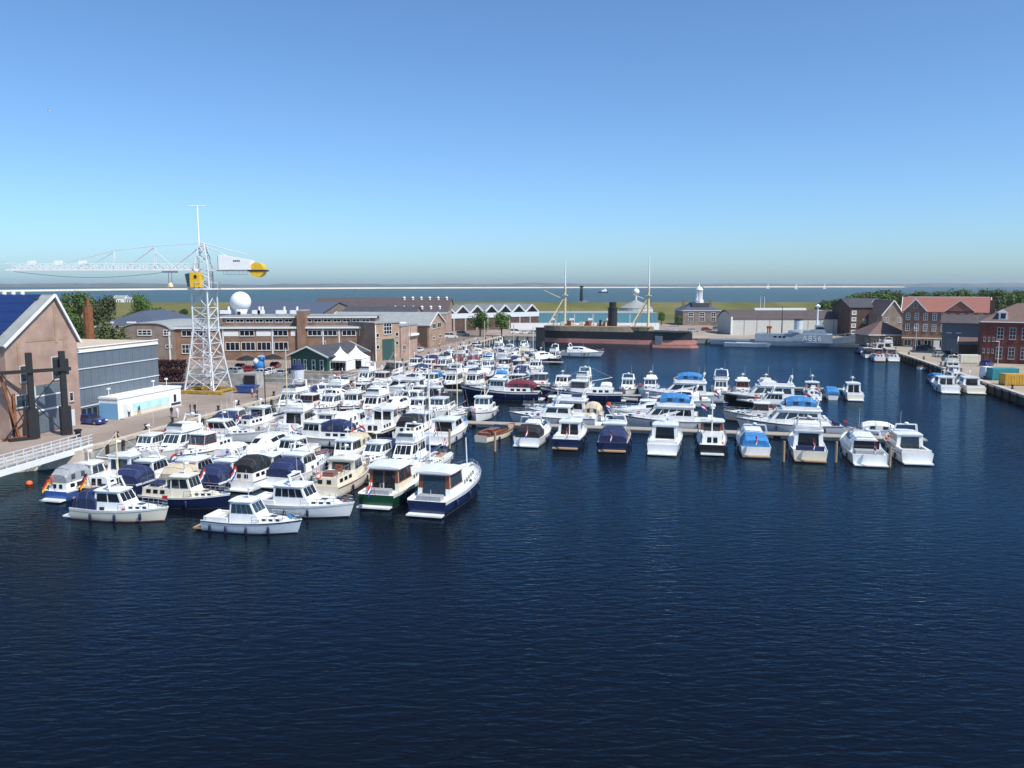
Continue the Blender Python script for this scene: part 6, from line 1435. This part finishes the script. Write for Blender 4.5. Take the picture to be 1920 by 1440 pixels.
        MB().box(-0.22 * L, -0.12 * L, -wfl * 0.8, wfl * 0.8, zf + 0.55, zf + 0.85).build('flybridge_seat', M[rnd.choice(['cwhite', 'cbeige', 'cnavy'])], o)
        radar_mast(o, -0.25 * L, zf + 0.5, 1.5, arch=wfl * 0.95)
        if bim: canopy(o, -0.26 * L, 0.03 * L, wfl * 0.9, zf + 0.62, zf + 1.95, bim, 'bimini')
        if can: canopy(o, -0.48 * L, -0.28 * L, bw(-0.4) * 0.9, F - 0.02, F + 1.85, can)
        else: MB().box(-0.47 * L, -0.43 * L, -bw(-0.4) * 0.8, bw(-0.4) * 0.8, F - 0.05, F + 0.55).build('cockpit_seat', M[rnd.choice(['cwhite', 'cnavy', 'cbeige'])], o)
    elif kind == 'tug':
        trunk(0.1, 0.33, 0.7, house, 3)
        mb = MB(); qa = block(mb, -0.4 * L, -0.06 * L, bw(-0.4) * 0.78, bw(-0.06) * 0.8, F - 0.1, F + 1.0, 0, 0.08, 0.1); ca2 = mb.build('aft_cabin', M[house], o)
        panes(ca2, qa['R'], 3, 0.1, 0.75, 0.45, 0.85, gap=0.4); panes(ca2, qa['L'], 3, 0.25, 0.9, 0.45, 0.85, gap=0.4); panes(ca2, qa['B'], 2, 0.2, 0.8, 0.2, 0.85, gap=0.3)
        q = house_(-0.08, 0.12, 2.35, 0.35, 0.05, 3, fr='wood' if rnd.random() < 0.3 else None, v0=0.55, v1=0.88, aft=2)
        roofslab(o, q['T'], 0.25, house)
        ms = MB().tube((-0.1 * L, 0, F + 1), (-0.1 * L, 0, F + 5.2), 0.09, 6, 0.06).build('mast', M[rnd.choice(['gel', 'buff', 'wood'])], o)
        MB().tube((-0.1 * L, 0, F + 2.2), (-0.38 * L, 0, F + 3.1), 0.06, 5).tube((-0.1 * L, 0, F + 5.0), (-0.38 * L, 0, F + 3.1), 0.015, 4).tube((-0.1 * L, 0, F + 5.1), (0.47 * L, 0, F * 1.6), 0.015, 4).build('boom', M['gel'], ms)
        MB().lathe([(0.02, 0), (0.3, 0.02), (0.3, 0.16), (0.05, 0.24)], 10, (-0.1 * L + 0.3, 0, F + 4.0)).build('radar_dome', M['gel'], ms, True)
        if can: canopy(o, -0.45 * L, -0.12 * L, bw(-0.4) * 0.7, F + 1.0, F + 2.4, can)
        g = MB(); strip_side(g, rings, 0, 1, -0.28, 0.0, -0.02); g.build('bulwark', M[hull], o)
    elif kind == 'sport':
        rg = []
        for k, (qx, wf, hh) in enumerate([(-0.32, 0.84, 1.55), (-0.2, 0.86, 1.75), (-0.05, 0.86, 1.8), (0.06, 0.84, 1.5), (0.16, 0.8, 0.95), (0.27, 0.72, 0.62), (0.37, 0.55, 0.3)]):
            w = bw(qx) * wf; zb = bz(qx) - 0.05; zt = bz(min(qx, 0.2)) + hh
            rg.append([(qx * L, -w, zb), (qx * L, w, zb), (qx * L, w * 0.9, zb + (zt - zb) * 0.6), (qx * L, w * 0.6, zt - 0.04), (qx * L, 0, zt), (qx * L, -w * 0.6, zt - 0.04), (qx * L, -w * 0.9, zb + (zt - zb) * 0.6)])
        c = MB().loft(rg).build('deck_house', M[house], o)
        for a, b, f0, f1 in ((1, 2, 0.04, 0.96), (2, 3, 0.04, 0.96)):
            ra_, rb_2 = rg[a], rg[b]
            MB().pane(ra_[6], rb_2[6], rb_2[5], ra_[5], f0, f1, 0.08, 0.75, 0.02).build('side_window', M['glass'], c)
            MB().pane(rb_2[2], ra_[2], ra_[3], rb_2[3], 1 - f1, 1 - f0, 0.08, 0.75, 0.02).build('side_window', M['glass'], c)
        for ia, ib in ((3, 4), (4, 5)):
            MB().pane(rg[3][ib], rg[3][ia], rg[4][ia], rg[4][ib], 0.04, 0.96, 0.08, 0.95, 0.02).build('windscreen', M['glass'], c)
        for s, ia, ib in ((0, 0, 6), (1, 2, 1)):
            for k in (0.3, 0.5, 0.68):
                pass
        w = bw(-0.3) * 0.8
        MB().box(-0.325 * L, -0.318 * L, -w * 0.85, w * 0.85, F + 0.1, F + 1.3).build('dark_interior_panel', M['glass'], c)  # dark slab stands for the shade inside the open cabin
        for k in (0.02, 0.1, 0.18):
            b_, z_ = edge_at(edge, k * L)
            for s in (-1, 1): MB().box(k * L - 0.28, k * L + 0.28, s * (b_ * 0.955) - 0.03, s * (b_ * 0.955) + 0.03, z_ * 0.58, z_ * 0.75).build('porthole', M['glass'], o)
        radar_mast(o, -0.26 * L, F + 1.6, 1.2, arch=bw(-0.26) * 0.8)
        if can: canopy(o, -0.47 * L, -0.22 * L, bw(-0.38) * 0.88, F - 0.02, F + 1.6, can)
        else: MB().box(-0.46 * L, -0.36 * L, -bw(-0.4) * 0.75, bw(-0.4) * 0.75, F - 0.04, F + 0.42).build('sun_pad', M[rnd.choice(['cwhite', 'cbeige', 'cgrey'])], o)
    elif kind == 'launch':
        MB().loft([[(x_ * L, -bw(x_) * f_, bz(x_) + 0.02), (x_ * L, bw(x_) * f_, bz(x_) + 0.02)] for x_, f_ in ((-0.42, 0.8), (-0.2, 0.82), (0.05, 0.8), (0.22, 0.6))], closed=False, cap0=False, cap1=False).build('cockpit_floor', M['wood'], o)
        MB().box(-0.42 * L, -0.36 * L, -bw(-0.4) * 0.75, bw(-0.4) * 0.75, F, F + 0.35).box(-0.25 * L, 0.0, -0.35, 0.35, F, F + 0.5).box(-0.35 * L, 0.05 * L, -bw(-0.2) * 0.8, -bw(-0.2) * 0.6, F, F + 0.35).box(-0.35 * L, 0.05 * L, bw(-0.2) * 0.6, bw(-0.2) * 0.8, F, F + 0.35).build('bench', M['wood'], o)
        if can: canopy(o, -0.42 * L, 0.16 * L, bw(0) * 0.86, F + 0.05, F + 1.35, can)
        else:
            mb = MB(); q = block(mb, 0.06 * L, 0.14 * L, bw(0.1) * 0.8, bw(0.14) * 0.7, F + 0.02, F + 0.7, 0.35, 0.3, 0.1); mb.build('windscreen', M['glassb'], o)
        rn = False
    elif kind == 'sail':
        trunk(-0.08, 0.3, 0.45, house, 4)
        MB().box(-0.42 * L, -0.1 * L, -bw(-0.3) * 0.5, bw(-0.3) * 0.5, F - 0.03, F + 0.05).build('cockpit_floor', M['teak'], o)
        for s in (-1, 1): MB().box(-0.42 * L, -0.1 * L, s * bw(-0.3) * 0.72 - 0.18, s * bw(-0.3) * 0.72 + 0.18, F - 0.03, F + 0.38).build('coaming', M['gel'], o)
        H_ = L * 1.15
        ms = MB().tube((0.1 * L, 0, F), (0.1 * L, 0, H_), 0.09, 6, 0.06).build('mast', M[rnd.choice(['gel', 'buff'])], o)
        MB().tube((0.1 * L, 0, F + 1.3), (-0.34 * L, 0, F + 1.35), 0.06, 5).build('boom', M['gel'], ms)
        MB().tube((0.08 * L, 0, F + 1.45), (-0.33 * L, 0, F + 1.48), 0.17, 6, 0.11).build('sail_cover', M[can or 'cnavy'], ms)
        g = MB().tube((0.1 * L, 0, H_), (0.48 * L, 0, F * 1.25), 0.02, 4).tube((0.1 * L, 0, H_), (-0.49 * L, 0, F), 0.02, 4)
        for s in (-1, 1): g.tube((0.1 * L, 0, H_ * 0.96), (0.07 * L, s * bw(0.07), F), 0.018, 4)
        g.tube((0.1 * L, -0.6, H_ * 0.6), (0.1 * L, 0.6, H_ * 0.6), 0.03, 4); g.build('rigging', M['steel'], ms)
    elif kind == 'barge':
        mb = MB(); qa = block(mb, -0.1 * L, 0.3 * L, bw(-0.1) * 0.76, bw(0.3) * 0.66, F - 0.1, F + 0.85, 0.2, 0, 0.1, F + 0.95); ca2 = mb.build('long_cabin', M[house], o)
        panes(ca2, qa['R'], 5, 0.06, 0.94, 0.4, 0.8, gap=0.45); panes(ca2, qa['L'], 5, 0.06, 0.94, 0.4, 0.8, gap=0.45)
        for k in (0.0, 0.15): MB().box(k * L - 0.35, k * L + 0.35, -0.3, 0.3, F + 0.84, F + 0.98).build('deck_hatch', M['glassb'], ca2)
        q = house_(-0.36, -0.12, 2.15, 0.3, 0.2, 2, m=house, fr='wood', v0=0.45, v1=0.86, aft=2, gm='glass')
        roofslab(o, q['T'], 0.35, 'gel', th=0.12, camber=0.12)
        MB().box(-0.47 * L, -0.4 * L, -bw(-0.42) * 0.6, bw(-0.42) * 0.6, F - 0.02, F + 0.45).build('aft_bench', M['cgrey'], o)
        g = MB(); strip_side(g, rings, 0, 1, -0.22, 0.0, -0.01); g.build('bulwark', M['gel'], o)
        g = MB(); strip_side(g, rings, 0, 1, 0.2, 0.3, 0.03); g.build('white_line', M['gel'], o)
        MB().tube((-0.42 * L, 0, F), (-0.42 * L, 0, F + 1.0), 0.05, 5).build('steering_post', M['steel'], o)
        MB().tube((0.36 * L, 0, F), (0.33 * L, 0, F + 4.0), 0.07, 6, 0.05).build('mast', M['gel'], o)
    if rn:
        rails(o, edge, 0.05 * L, 0.485 * L)
    if kind not in ('launch',):
        MB().box(0.43 * L, 0.49 * L, -0.08, 0.08, edge[-1][2] - 0.02, edge[-1][2] + 0.12).build('anchor_roller', M['steel'], o)
    fxs = fx if fx is not None else ([-0.33 * L, -0.1 * L, 0.12 * L] if rnd.random() < 0.75 else [-0.25 * L, 0.08 * L])
    fenders(o, edge, fxs, fm)
    if flg: flag(o, -L / 2 + 0.1, 0.1 if rnd.random() < 0.5 else -0.3, F, flg, 1.25)
    for k in range(rnd.randint(2, 4)):      # loose gear on deck
        gx = rnd.uniform(-0.42, 0.4) * L; gb_, gz = edge_at(edge, gx); gy = rnd.choice((-1, 1)) * gb_ * rnd.uniform(0.55, 0.8); w_ = rnd.uniform(0.12, 0.28)
        MB().prism([(gx + w_ * 1.4 * math.cos(a_ * 1.047), gy + w_ * math.sin(a_ * 1.047)) for a_ in range(6)], gz - 0.04, gz + rnd.uniform(0.12, 0.45)).build('deck_gear', M[rnd.choice(['cnavy', 'cblack', 'wood', 'orange', 'cwhite', 'cgrey', 'cblue', 'cburg'])], o)
    if rnd.random() < 0.55 and kind not in ('launch', 'sail'):
        ax = rnd.uniform(-0.1, 0.05) * L; MB().tube((ax, 0.3, F + 1.7), (ax - 0.3, 0.35, F + 1.7 + rnd.uniform(2.0, 3.4)), 0.022, 4, 0.012).build('whip_antenna', M['gel'], o)
    if rnd.random() < 0.4:
        bwz = edge[-1]; st_ = MB().tube((bwz[0] - 0.15, 0, bwz[2]), (bwz[0] - 0.05, 0, bwz[2] + 1.1), 0.02, 4).build('jack_staff', M['steel'], o)
        MB().box(bwz[0] - 0.6, bwz[0] - 0.08, -0.01, 0.01, bwz[2] + 0.72, bwz[2] + 1.06).build('pennant', M[rnd.choice(['fred', 'fblue', 'fwhite', 'orange'])], st_)
    return o
HN = dict(gel='white', cream='cream', grey='pale grey', teal='pale teal', navy='navy blue', blue='blue', black='black', green='dark green')
CN = dict(cnavy='navy', cblue='bright blue', cblack='black', cgrey='grey', cwhite='white', cbeige='beige', cburg='burgundy', red='red')
def head(h): return math.pi / 2 - PH - R(h)       # heading in degrees: 0 along the basin away from the camera, 90 to the right
NB = [0]
def put(kind, L, h, s=None, t=None, px=None, place='', **kw):
    """px: stern waterline seen in the photograph; s,t: stern position in the basin"""
    NB[0] += 1
    x, y = PX(*px) if px else W2(s, t)
    a = head(h); x += math.cos(a) * L / 2; y += math.sin(a) * L / 2
    hull = kw.get('hull', 'gel'); can = kw.get('can') or kw.get('bim')
    lab = HN[hull] + ' ' + KIND[kind] + (' with %s canopy' % CN[can] if can and kind != 'sail' else '') + ' ' + place
    return boat(kind, x, y, a, L, lab, seed=NB[0], **kw)
G0 = 'boats rafted at the near left quay'
# nearest left: lying across, bow right
put('sedan', 9.6, 90, px=(150, 966), place='lying across in front at far left', hull='cream', can='cnavy', fx=[-2.4, 0.2, 2.6], group=G0, deckm='gel', name='motor_cruiser')
put('sedan', 9.2, 90, px=(392, 988), place='lying across, the nearest boat of all', hull='grey', fx=[-3.6, -2, 0, 2], group=G0, deckm='gel')
put('aftcab', 9.4, 90, px=(275, 943), place='with cream cabin behind the two nearest boats', hull='navy', house='cream', group=G0, deckm='cream')
put('sedan', 10.6, 92, px=(478, 956), place='lying across behind the nearest boat', hull='gel', group=G0, deckm='gel')
# nearest left row, sterns to the camera
put('aftcab', 10.0, 2, px=(105, 940), place='with German flag, leftmost near stern', hull='blue', flg='de', can='cgrey', group=G0)
put('tug', 11.2, 0, px=(168, 936), place='with German flag, second near stern', hull='black', flg='de', group=G0, deckm='teak')
put('sedan', 10.6, 0, px=(232, 928), place='third near stern from left', hull='navy', can='cnavy', group=G0)
put('sedan', 11.0, 2, px=(318, 925), place='fourth near stern from left', hull='gel', can='cbeige', group=G0)
put('sedan', 10.4, 2, px=(388, 925), place='stern left of the nearest boat', hull='navy', can='cnavy', flg='nl', group=G0)
put('aftcab', 11.0, 3, px=(452, 921), place='stern behind the nearest boat', hull='gel', can='cblack', flg='nl', group=G0)
put('sedan', 11.6, 3, px=(520, 915), place='near stern beside varnished cabin', hull='gel', can='cnavy', group=G0)
put('aftcab', 12.2, 0, px=(606, 934), place='with varnished brown wheelhouse', hull='cream', house='cream', trim='wood', group=G0, deckm='teak')
put('barge', 14.6, 1, px=(705, 953), place='with cream awning and Dutch flag', hull='green', flg='nl', house='cream', group=G0)
put('barge', 15.0, 2, px=(800, 968), place='with white line, outermost near boat', hull='navy', group=G0, deckm='gel')
# bows to the camera behind them
SPEC = [(6.6, 'sedan', 9.6, 'gel', 'red'), (10.6, 'fly', 11.6, 'gel', None), (14.5, 'aftcab', 10.4, 'gel', None), (18.4, 'launch', 8.4, 'gel', 'cwhite'), (22.4, 'sport', 13.4, 'gel', None), (26.6, 'sedan', 10.6, 'cream', None), (30.4, 'launch', 9.0, 'cream', None), (34.0, 'aftcab', 11.0, 'gel', 'cbeige'), (37.8, 'sedan', 10.8, 'navy', 'cnavy'), (41.4, 'fly', 11.4, 'gel', None), (45.0, 'sail', 10.5, 'gel', None)]
for i, (t, k, L, hl, cn) in enumerate(SPEC):
    put(k, L, 180 + (i % 3 - 1) * 2, s=-3.2 + L + 0.6, t=t, place='bow to camera, %s in second left row' % ORD[i], hull=hl, can=cn, group='second row of boats at the left quay', flg='nl' if i % 3 == 1 else None)
for i, (s_, t_, h_, k_, L_, hl_, cn_) in enumerate([(13.6, 5.5, 90, 'sedan', 11.5, 'gel', None), (13.9, 30.5, -90, 'aftcab', 12.2, 'gel', 'cnavy'), (50.4, 5.5, 90, 'sport', 12.0, 'gel', None), (50.6, 30.6, -90, 'sedan', 11.8, 'cream', None), (-6.6, 17.5, 90, 'launch', 8.5, 'gel', 'cblue')]):
    put(k_, L_, h_, s=s_, t=t_, place='rafted crosswise between left rows, %s of five' % ORD[i], hull=hl_, can=cn_, group='boats lying crosswise between the left rows', flg='nl')
# middle pontoon: sterns to the camera
SPEC = [(6, 'sedan', 10.6, 'gel', 'cnavy', None), (9.9, 'aftcab', 11.2, 'gel', None, 'nl'), (13.8, 'sail', 10.6, 'gel', None, None), (17.7, 'fly', 12.2, 'gel', None, None), (21.6, 'sedan', 11, 'cream', None, 'nl'), (25.6, 'aftcab', 11.6, 'gel', 'cwhite', None),
        (31.0, 'tug', 13.4, 'black', None, None), (35.8, 'aftcab', 12.6, 'gel', 'cblack', None), (40.9, 'sedan', 14.0, 'gel', None, 'nl'), (46.4, 'launch', 10.6, 'cream', None, None), (53.3, 'sport', 12.4, 'gel', 'cblack', 'nl'),
        (58.7, 'sedan', 13.0, 'navy', None, 'nl'), (65.0, 'sedan', 13.4, 'navy', 'cnavy', 'nl'), (71.5, 'sedan', 14.0, 'gel', None, None), (77.8, 'tug', 12.6, 'black', None, None), (83.2, 'sport', 12.8, 'gel', 'cblue', 'nl'),
        (89.6, 'fly', 14.2, 'cream', None, 'nl'), (96.4, 'sport', 15.2, 'gel', None, 'nl'), (102.2, 'sedan', 13.0, 'gel', None, None)]
for i, (t, k, L, hl, cn, fl) in enumerate(SPEC):
    put(k, L, (14 if k == 'launch' else (i * 5 % 3 - 1) * 2), s=31.6 - L - 0.9, t=t, place='stern to camera, %s in long front row' % ORD[i], hull=hl, can=cn, flg=fl, group='front row of boats along the middle pontoon')
# behind the middle pontoon: bows in for the left half, lying alongside for the right half
SPEC = [(6.4, 'fly', 12.8, 'gel', 'cnavy'), (10.4, 'aftcab', 11, 'gel', None), (14.2, 'sedan', 11.2, 'gel', None), (18.2, 'tug', 11.4, 'navy', None), (22.2, 'fly', 12, 'gel', None), (26.2, 'sport', 11.6, 'gel', None), (30.0, 'sedan', 10.8, 'cream', 'cbeige'), (33.8, 'aftcab', 11.2, 'gel', 'cblack'), (37.6, 'sail', 10.5, 'gel', None), (41.2, 'tug', 11.4, 'gel', None)]
for i, (t, k, L, hl, cn) in enumerate(SPEC):
    put(k, L, 180 + (i % 3 - 1) * 2, s=34.9 + L + 0.4, t=t, place='bow to camera, %s behind middle pontoon' % ORD[i], hull=hl, can=cn, group='boats behind the middle pontoon')
SPEC = [(60.5, 37.6, 'sedan', 14.0, 'grey', None, None), (61.0, 42.4, 'fly', 13.0, 'gel', 'cbeige', None), (78.6, 37.8, 'fly', 15.4, 'gel', None, 'cblue'), (76.0, 43.0, 'sport', 14.4, 'gel', None, None), (96.6, 37.8, 'fly', 15.0, 'grey', None, 'cblue'), (95.6, 42.6, 'sedan', 13.2, 'gel', None, None), (58.4, 47.0, 'aftcab', 11.6, 'navy', None, None), (73.2, 47.4, 'sedan', 11.8, 'gel', 'cnavy', None), (91.4, 47.0, 'aftcab', 11.4, 'cream', None, None), (104.6, 38.2, 'launch', 7.6, 'gel', 'cwhite', None)]
for i, (t, s, k, L, hl, cn, bm_) in enumerate(SPEC):
    put(k, L, -90 + (i % 2) * 2, s=s, t=t, place='lying bow left, %s behind front row' % ORD[i], hull=hl, can=cn, bim=bm_, group='boats lying along the middle pontoon', flg='nl' if i in (1, 3) else None)
# second pontoon
SPEC = [(5.8, 'sedan', 11, 'gel', 'cnavy'), (9.6, 'fly', 12, 'gel', None), (13.4, 'aftcab', 11, 'gel', None), (17.2, 'sport', 11.6, 'gel', None), (21, 'sedan', 10.4, 'gel', 'cgrey'), (24.8, 'aftcab', 10.8, 'gel', None), (28.6, 'sedan', 10.6, 'blue', None)]
for i, (t, k, L, hl, cn) in enumerate(SPEC):
    put(k, L, (i % 3 - 1) * 2, s=62.4 - L, t=t, place='stern to camera, %s before pale teal boat' % ORD[i], hull=hl, can=cn, group='boats before the second pontoon')
for i, (s_, t_, k_, L_, hl_, cn_) in enumerate([(61.8, 78.4, 'sport', 11.6, 'gel', None), (61.8, 93.8, 'sedan', 11.0, 'black', None)]):
    put(k_, L_, -90 + i, s=s_, t=t_, place='bow left, %s rafted before second pontoon' % ORD[i], hull=hl_, can=cn_, group='boats rafted before the second pontoon', flg='nl')
put('fly', 15.0, -88, px=(818, 744), place='lying bow left by the dry dock mouth', hull='teal', house='gel', group='boats lying along the second pontoon')
put('tug', 15.6, -90, px=(1012, 750), place='left of two lying bow left', hull='navy', can='cburg', group='boats lying along the second pontoon')
put('tug', 15.6, -90, px=(1166, 752), place='lying bow left, right of two navy trawlers', hull='navy', group='boats lying along the second pontoon')
put('fly', 15.8, -90, px=(1356, 754), place='lying bow left beside the black hulled yacht', hull='gel', bim='cblue', group='boats lying along the second pontoon')
put('fly', 16.2, -90, px=(1522, 761), place='lying bow left at right end of second pontoon', hull='black', group='boats lying along the second pontoon', flg='nl')
for i, (px_, k, L, hl, cn) in enumerate([((1526, 751), 'aftcab', 10, 'gel', None), ((1562, 750), 'launch', 9, 'gel', 'cblue'), ((1604, 752), 'sedan', 11, 'cream', None)]):
    put(k, L, 2, px=px_, place='%s of three right of black yacht' % ORD[i], hull=hl, can=cn, group='three boats at the right end')
random.seed(5)
KS = ['sedan', 'aftcab', 'fly', 'sport', 'sedan', 'aftcab', 'tug', 'sail', 'sedan', 'fly', 'aftcab', 'launch']
HS = ['gel'] * 8 + ['cream', 'grey', 'navy', 'navy', 'black', 'blue']
CS_ = [None, None, 'cnavy', 'cnavy', 'cwhite', 'cblue', 'cbeige', 'cgrey', None, 'cblack', 'cburg']
def autorow(s_stern, s_bow, ts, h, phrase, grp, flip=False):
    for i, t in enumerate(ts):
        k = random.choice(KS); L = min(11.8, abs(s_bow - s_stern) * random.uniform(0.78, 0.98))
        if k == 'launch': L = min(L, 9)
        hl = random.choice(HS); cn = random.choice(CS_)
        s = s_bow - L if h == 0 else s_bow + L
        put(k, L, h + random.uniform(-3, 3), s=s, t=t + random.uniform(-0.3, 0.3), place='%s %s' % (ORD[i], phrase), hull=hl, can=cn, group=grp, flg='nl' if random.random() < 0.3 else None)
autorow(85, 71.8, [30.5, 35.0, 39.6, 44.1, 48.7, 53.2, 57.8, 62.3, 66.9, 71.4, 76.0, 80.5, 85.1, 89.6], 180, 'from quay behind second pontoon', 'boats behind the second pontoon')
autorow(84.5, 71.8, [5.6, 9.5, 13.4, 17.3, 21.2, 25.1], 180, 'from quay by dry dock', 'boats by the dry dock')
autorow(89, 101.6, [5.2, 9.1, 13.0, 16.9, 20.8, 24.7, 28.6, 32.5, 36.4], 0, 'in row level with tents', 'boats level with the tents')
autorow(117, 104.8, [5.4, 9.3, 13.2, 17.1, 21.0, 24.9, 28.8, 32.7, 36.6], 180, 'beyond pontoon level with tents', 'boats behind the tent pontoon')
autorow(122, 133.6, [5.4, 9.3, 13.2, 17.1, 21.0, 24.9, 28.8, 32.7], 0, 'in row level with garage', 'boats level with the garage')
autorow(148, 136.8, [5.4, 9.3, 13.2, 17.1, 21.0, 24.9, 28.8, 32.7, 36.6], 180, 'beyond pontoon level with garage', 'boats behind the garage pontoon')
autorow(152, 163, [5.4, 9.3, 13.2, 17.1, 21.0, 24.9], 0, 'in row level with workshop', 'boats level with the workshop')
autorow(176, 166, [5.4, 9.3, 13.2, 17.1, 21.0], 180, 'in farthest row before black ship', 'farthest left boats')
put('sport', 13.6, 96, px=(1051, 667), place='lying bow right before the black ship', hull='gel', group='boats before the black ship')
put('sport', 13.0, 40, px=(985, 682), place='moored left of white sports cruiser by ship', hull='navy', group='boats before the black ship')
# right bank
for i, (px_, h, k, L, hl, cn) in enumerate([((1782, 738), 2, 'sedan', 13, 'gel', None), ((1830, 739), 2, 'sedan', 12.4, 'cream', None), ((1766, 722), 0, 'launch', 10, 'gel', 'cblue'), ((1795, 716), 4, 'aftcab', 11, 'gel', None), ((1790, 705), 4, 'fly', 11, 'gel', None), ((1722, 693), 60, 'launch', 6.5, 'gel', None)]):
    put(k, L, h, px=px_, place='at the near right quay, %s of six' % ORD[i], hull=hl, can=cn, group='boats at the near right quay')
for i, (px_, h, k, L, hl, cn) in enumerate([((1650, 678), 2, 'aftcab', 11, 'gel', None), ((1676, 678), 2, 'aftcab', 11, 'gel', None), ((1632, 672), 0, 'sedan', 10.5, 'gel', 'cblack'), ((1655, 663), 0, 'sedan', 11, 'cream', None), ((1618, 664), 0, 'launch', 9, 'navy', 'cnavy'), ((1668, 662), 0, 'fly', 11, 'gel', None)]):
    put(k, L, h, px=px_, place='by grey ship bow, %s of six' % ORD[i], hull=hl, can=cn, group='boats by the bow of the grey ship')
dn = thing('rubber_dinghy', 'grey inflatable dinghy with outboard at the stern of the navy trawler', 'dinghy', (*PX(1183, 752), 0), head(-80))
for s in (-1, 1): MB().path([(-1.4, s * 0.65, 0.3), (0.6, s * 0.65, 0.3), (1.3, s * 0.35, 0.4), (1.5, 0, 0.45)], 0.22, 8).build('tube', M['cgrey'], dn)
MB().box(-1.3, 1.0, -0.5, 0.5, 0.1, 0.2).build('floor', M['cgrey'], dn); MB().box(-1.75, -1.4, -0.18, 0.18, 0.1, 0.85).build('outboard_motor', M['blacksteel'], dn)
dn = thing('rubber_dinghy', 'white inflatable dinghy behind the right end of the black yacht', 'dinghy', (*PX(1518, 755), 0), head(-60))
for s in (-1, 1): MB().path([(-1.2, s * 0.55, 0.3), (0.5, s * 0.55, 0.3), (1.1, s * 0.3, 0.4), (1.3, 0, 0.45)], 0.2, 8).build('tube', M['cwhite'], dn)
MB().box(-1.1, 0.9, -0.45, 0.45, 0.1, 0.2).build('floor', M['cgrey'], dn)
gull = thing('flying_gull', 'tiny gull flying high in the sky at upper left', 'bird', (XP(90, 207, 150), 150, ZP(207, 150)), 0.5)
MB().lathe([(0.01, -0.28), (0.09, -0.1), (0.1, 0.1), (0.03, 0.3)], 6).build('body', M['gel'], gull).rotation_euler = (0, math.pi / 2, 0)
MB().sheet([(-0.1, 0.05, 0.02), (0.12, 0.05, 0.02), (0.02, 0.75, 0.2)], 0.02).sheet([(0.12, -0.05, 0.02), (-0.1, -0.05, 0.02), (0.02, -0.75, 0.2)], 0.02).build('wings', M['cgrey'], gull)
# ---------------------------------------------------------------- the air
hm = bpy.data.materials.new('pale_haze'); hm.use_nodes = True
hn = hm.node_tree.nodes; hn.remove(hn['Principled BSDF'])
pv_ = hn.new('ShaderNodeVolumePrincipled'); pv_.inputs['Density'].default_value = 0.00006; pv_.inputs['Color'].default_value = (0.74, 0.87, 1.0, 1); pv_.inputs['Anisotropy'].default_value = 0.2
hm.node_tree.links.new(pv_.outputs[0], hn['Material Output'].inputs['Volume'])
hz_ = MB().box(-7600, 7600, -700, 8600, -9, 48).build('haze', hm); hz_['kind'] = 'stuff'; hz_['label'] = 'thin pale blue sea haze over the whole harbour'
for o in list(bpy.data.objects):
    if 'W' in o: del o['W']
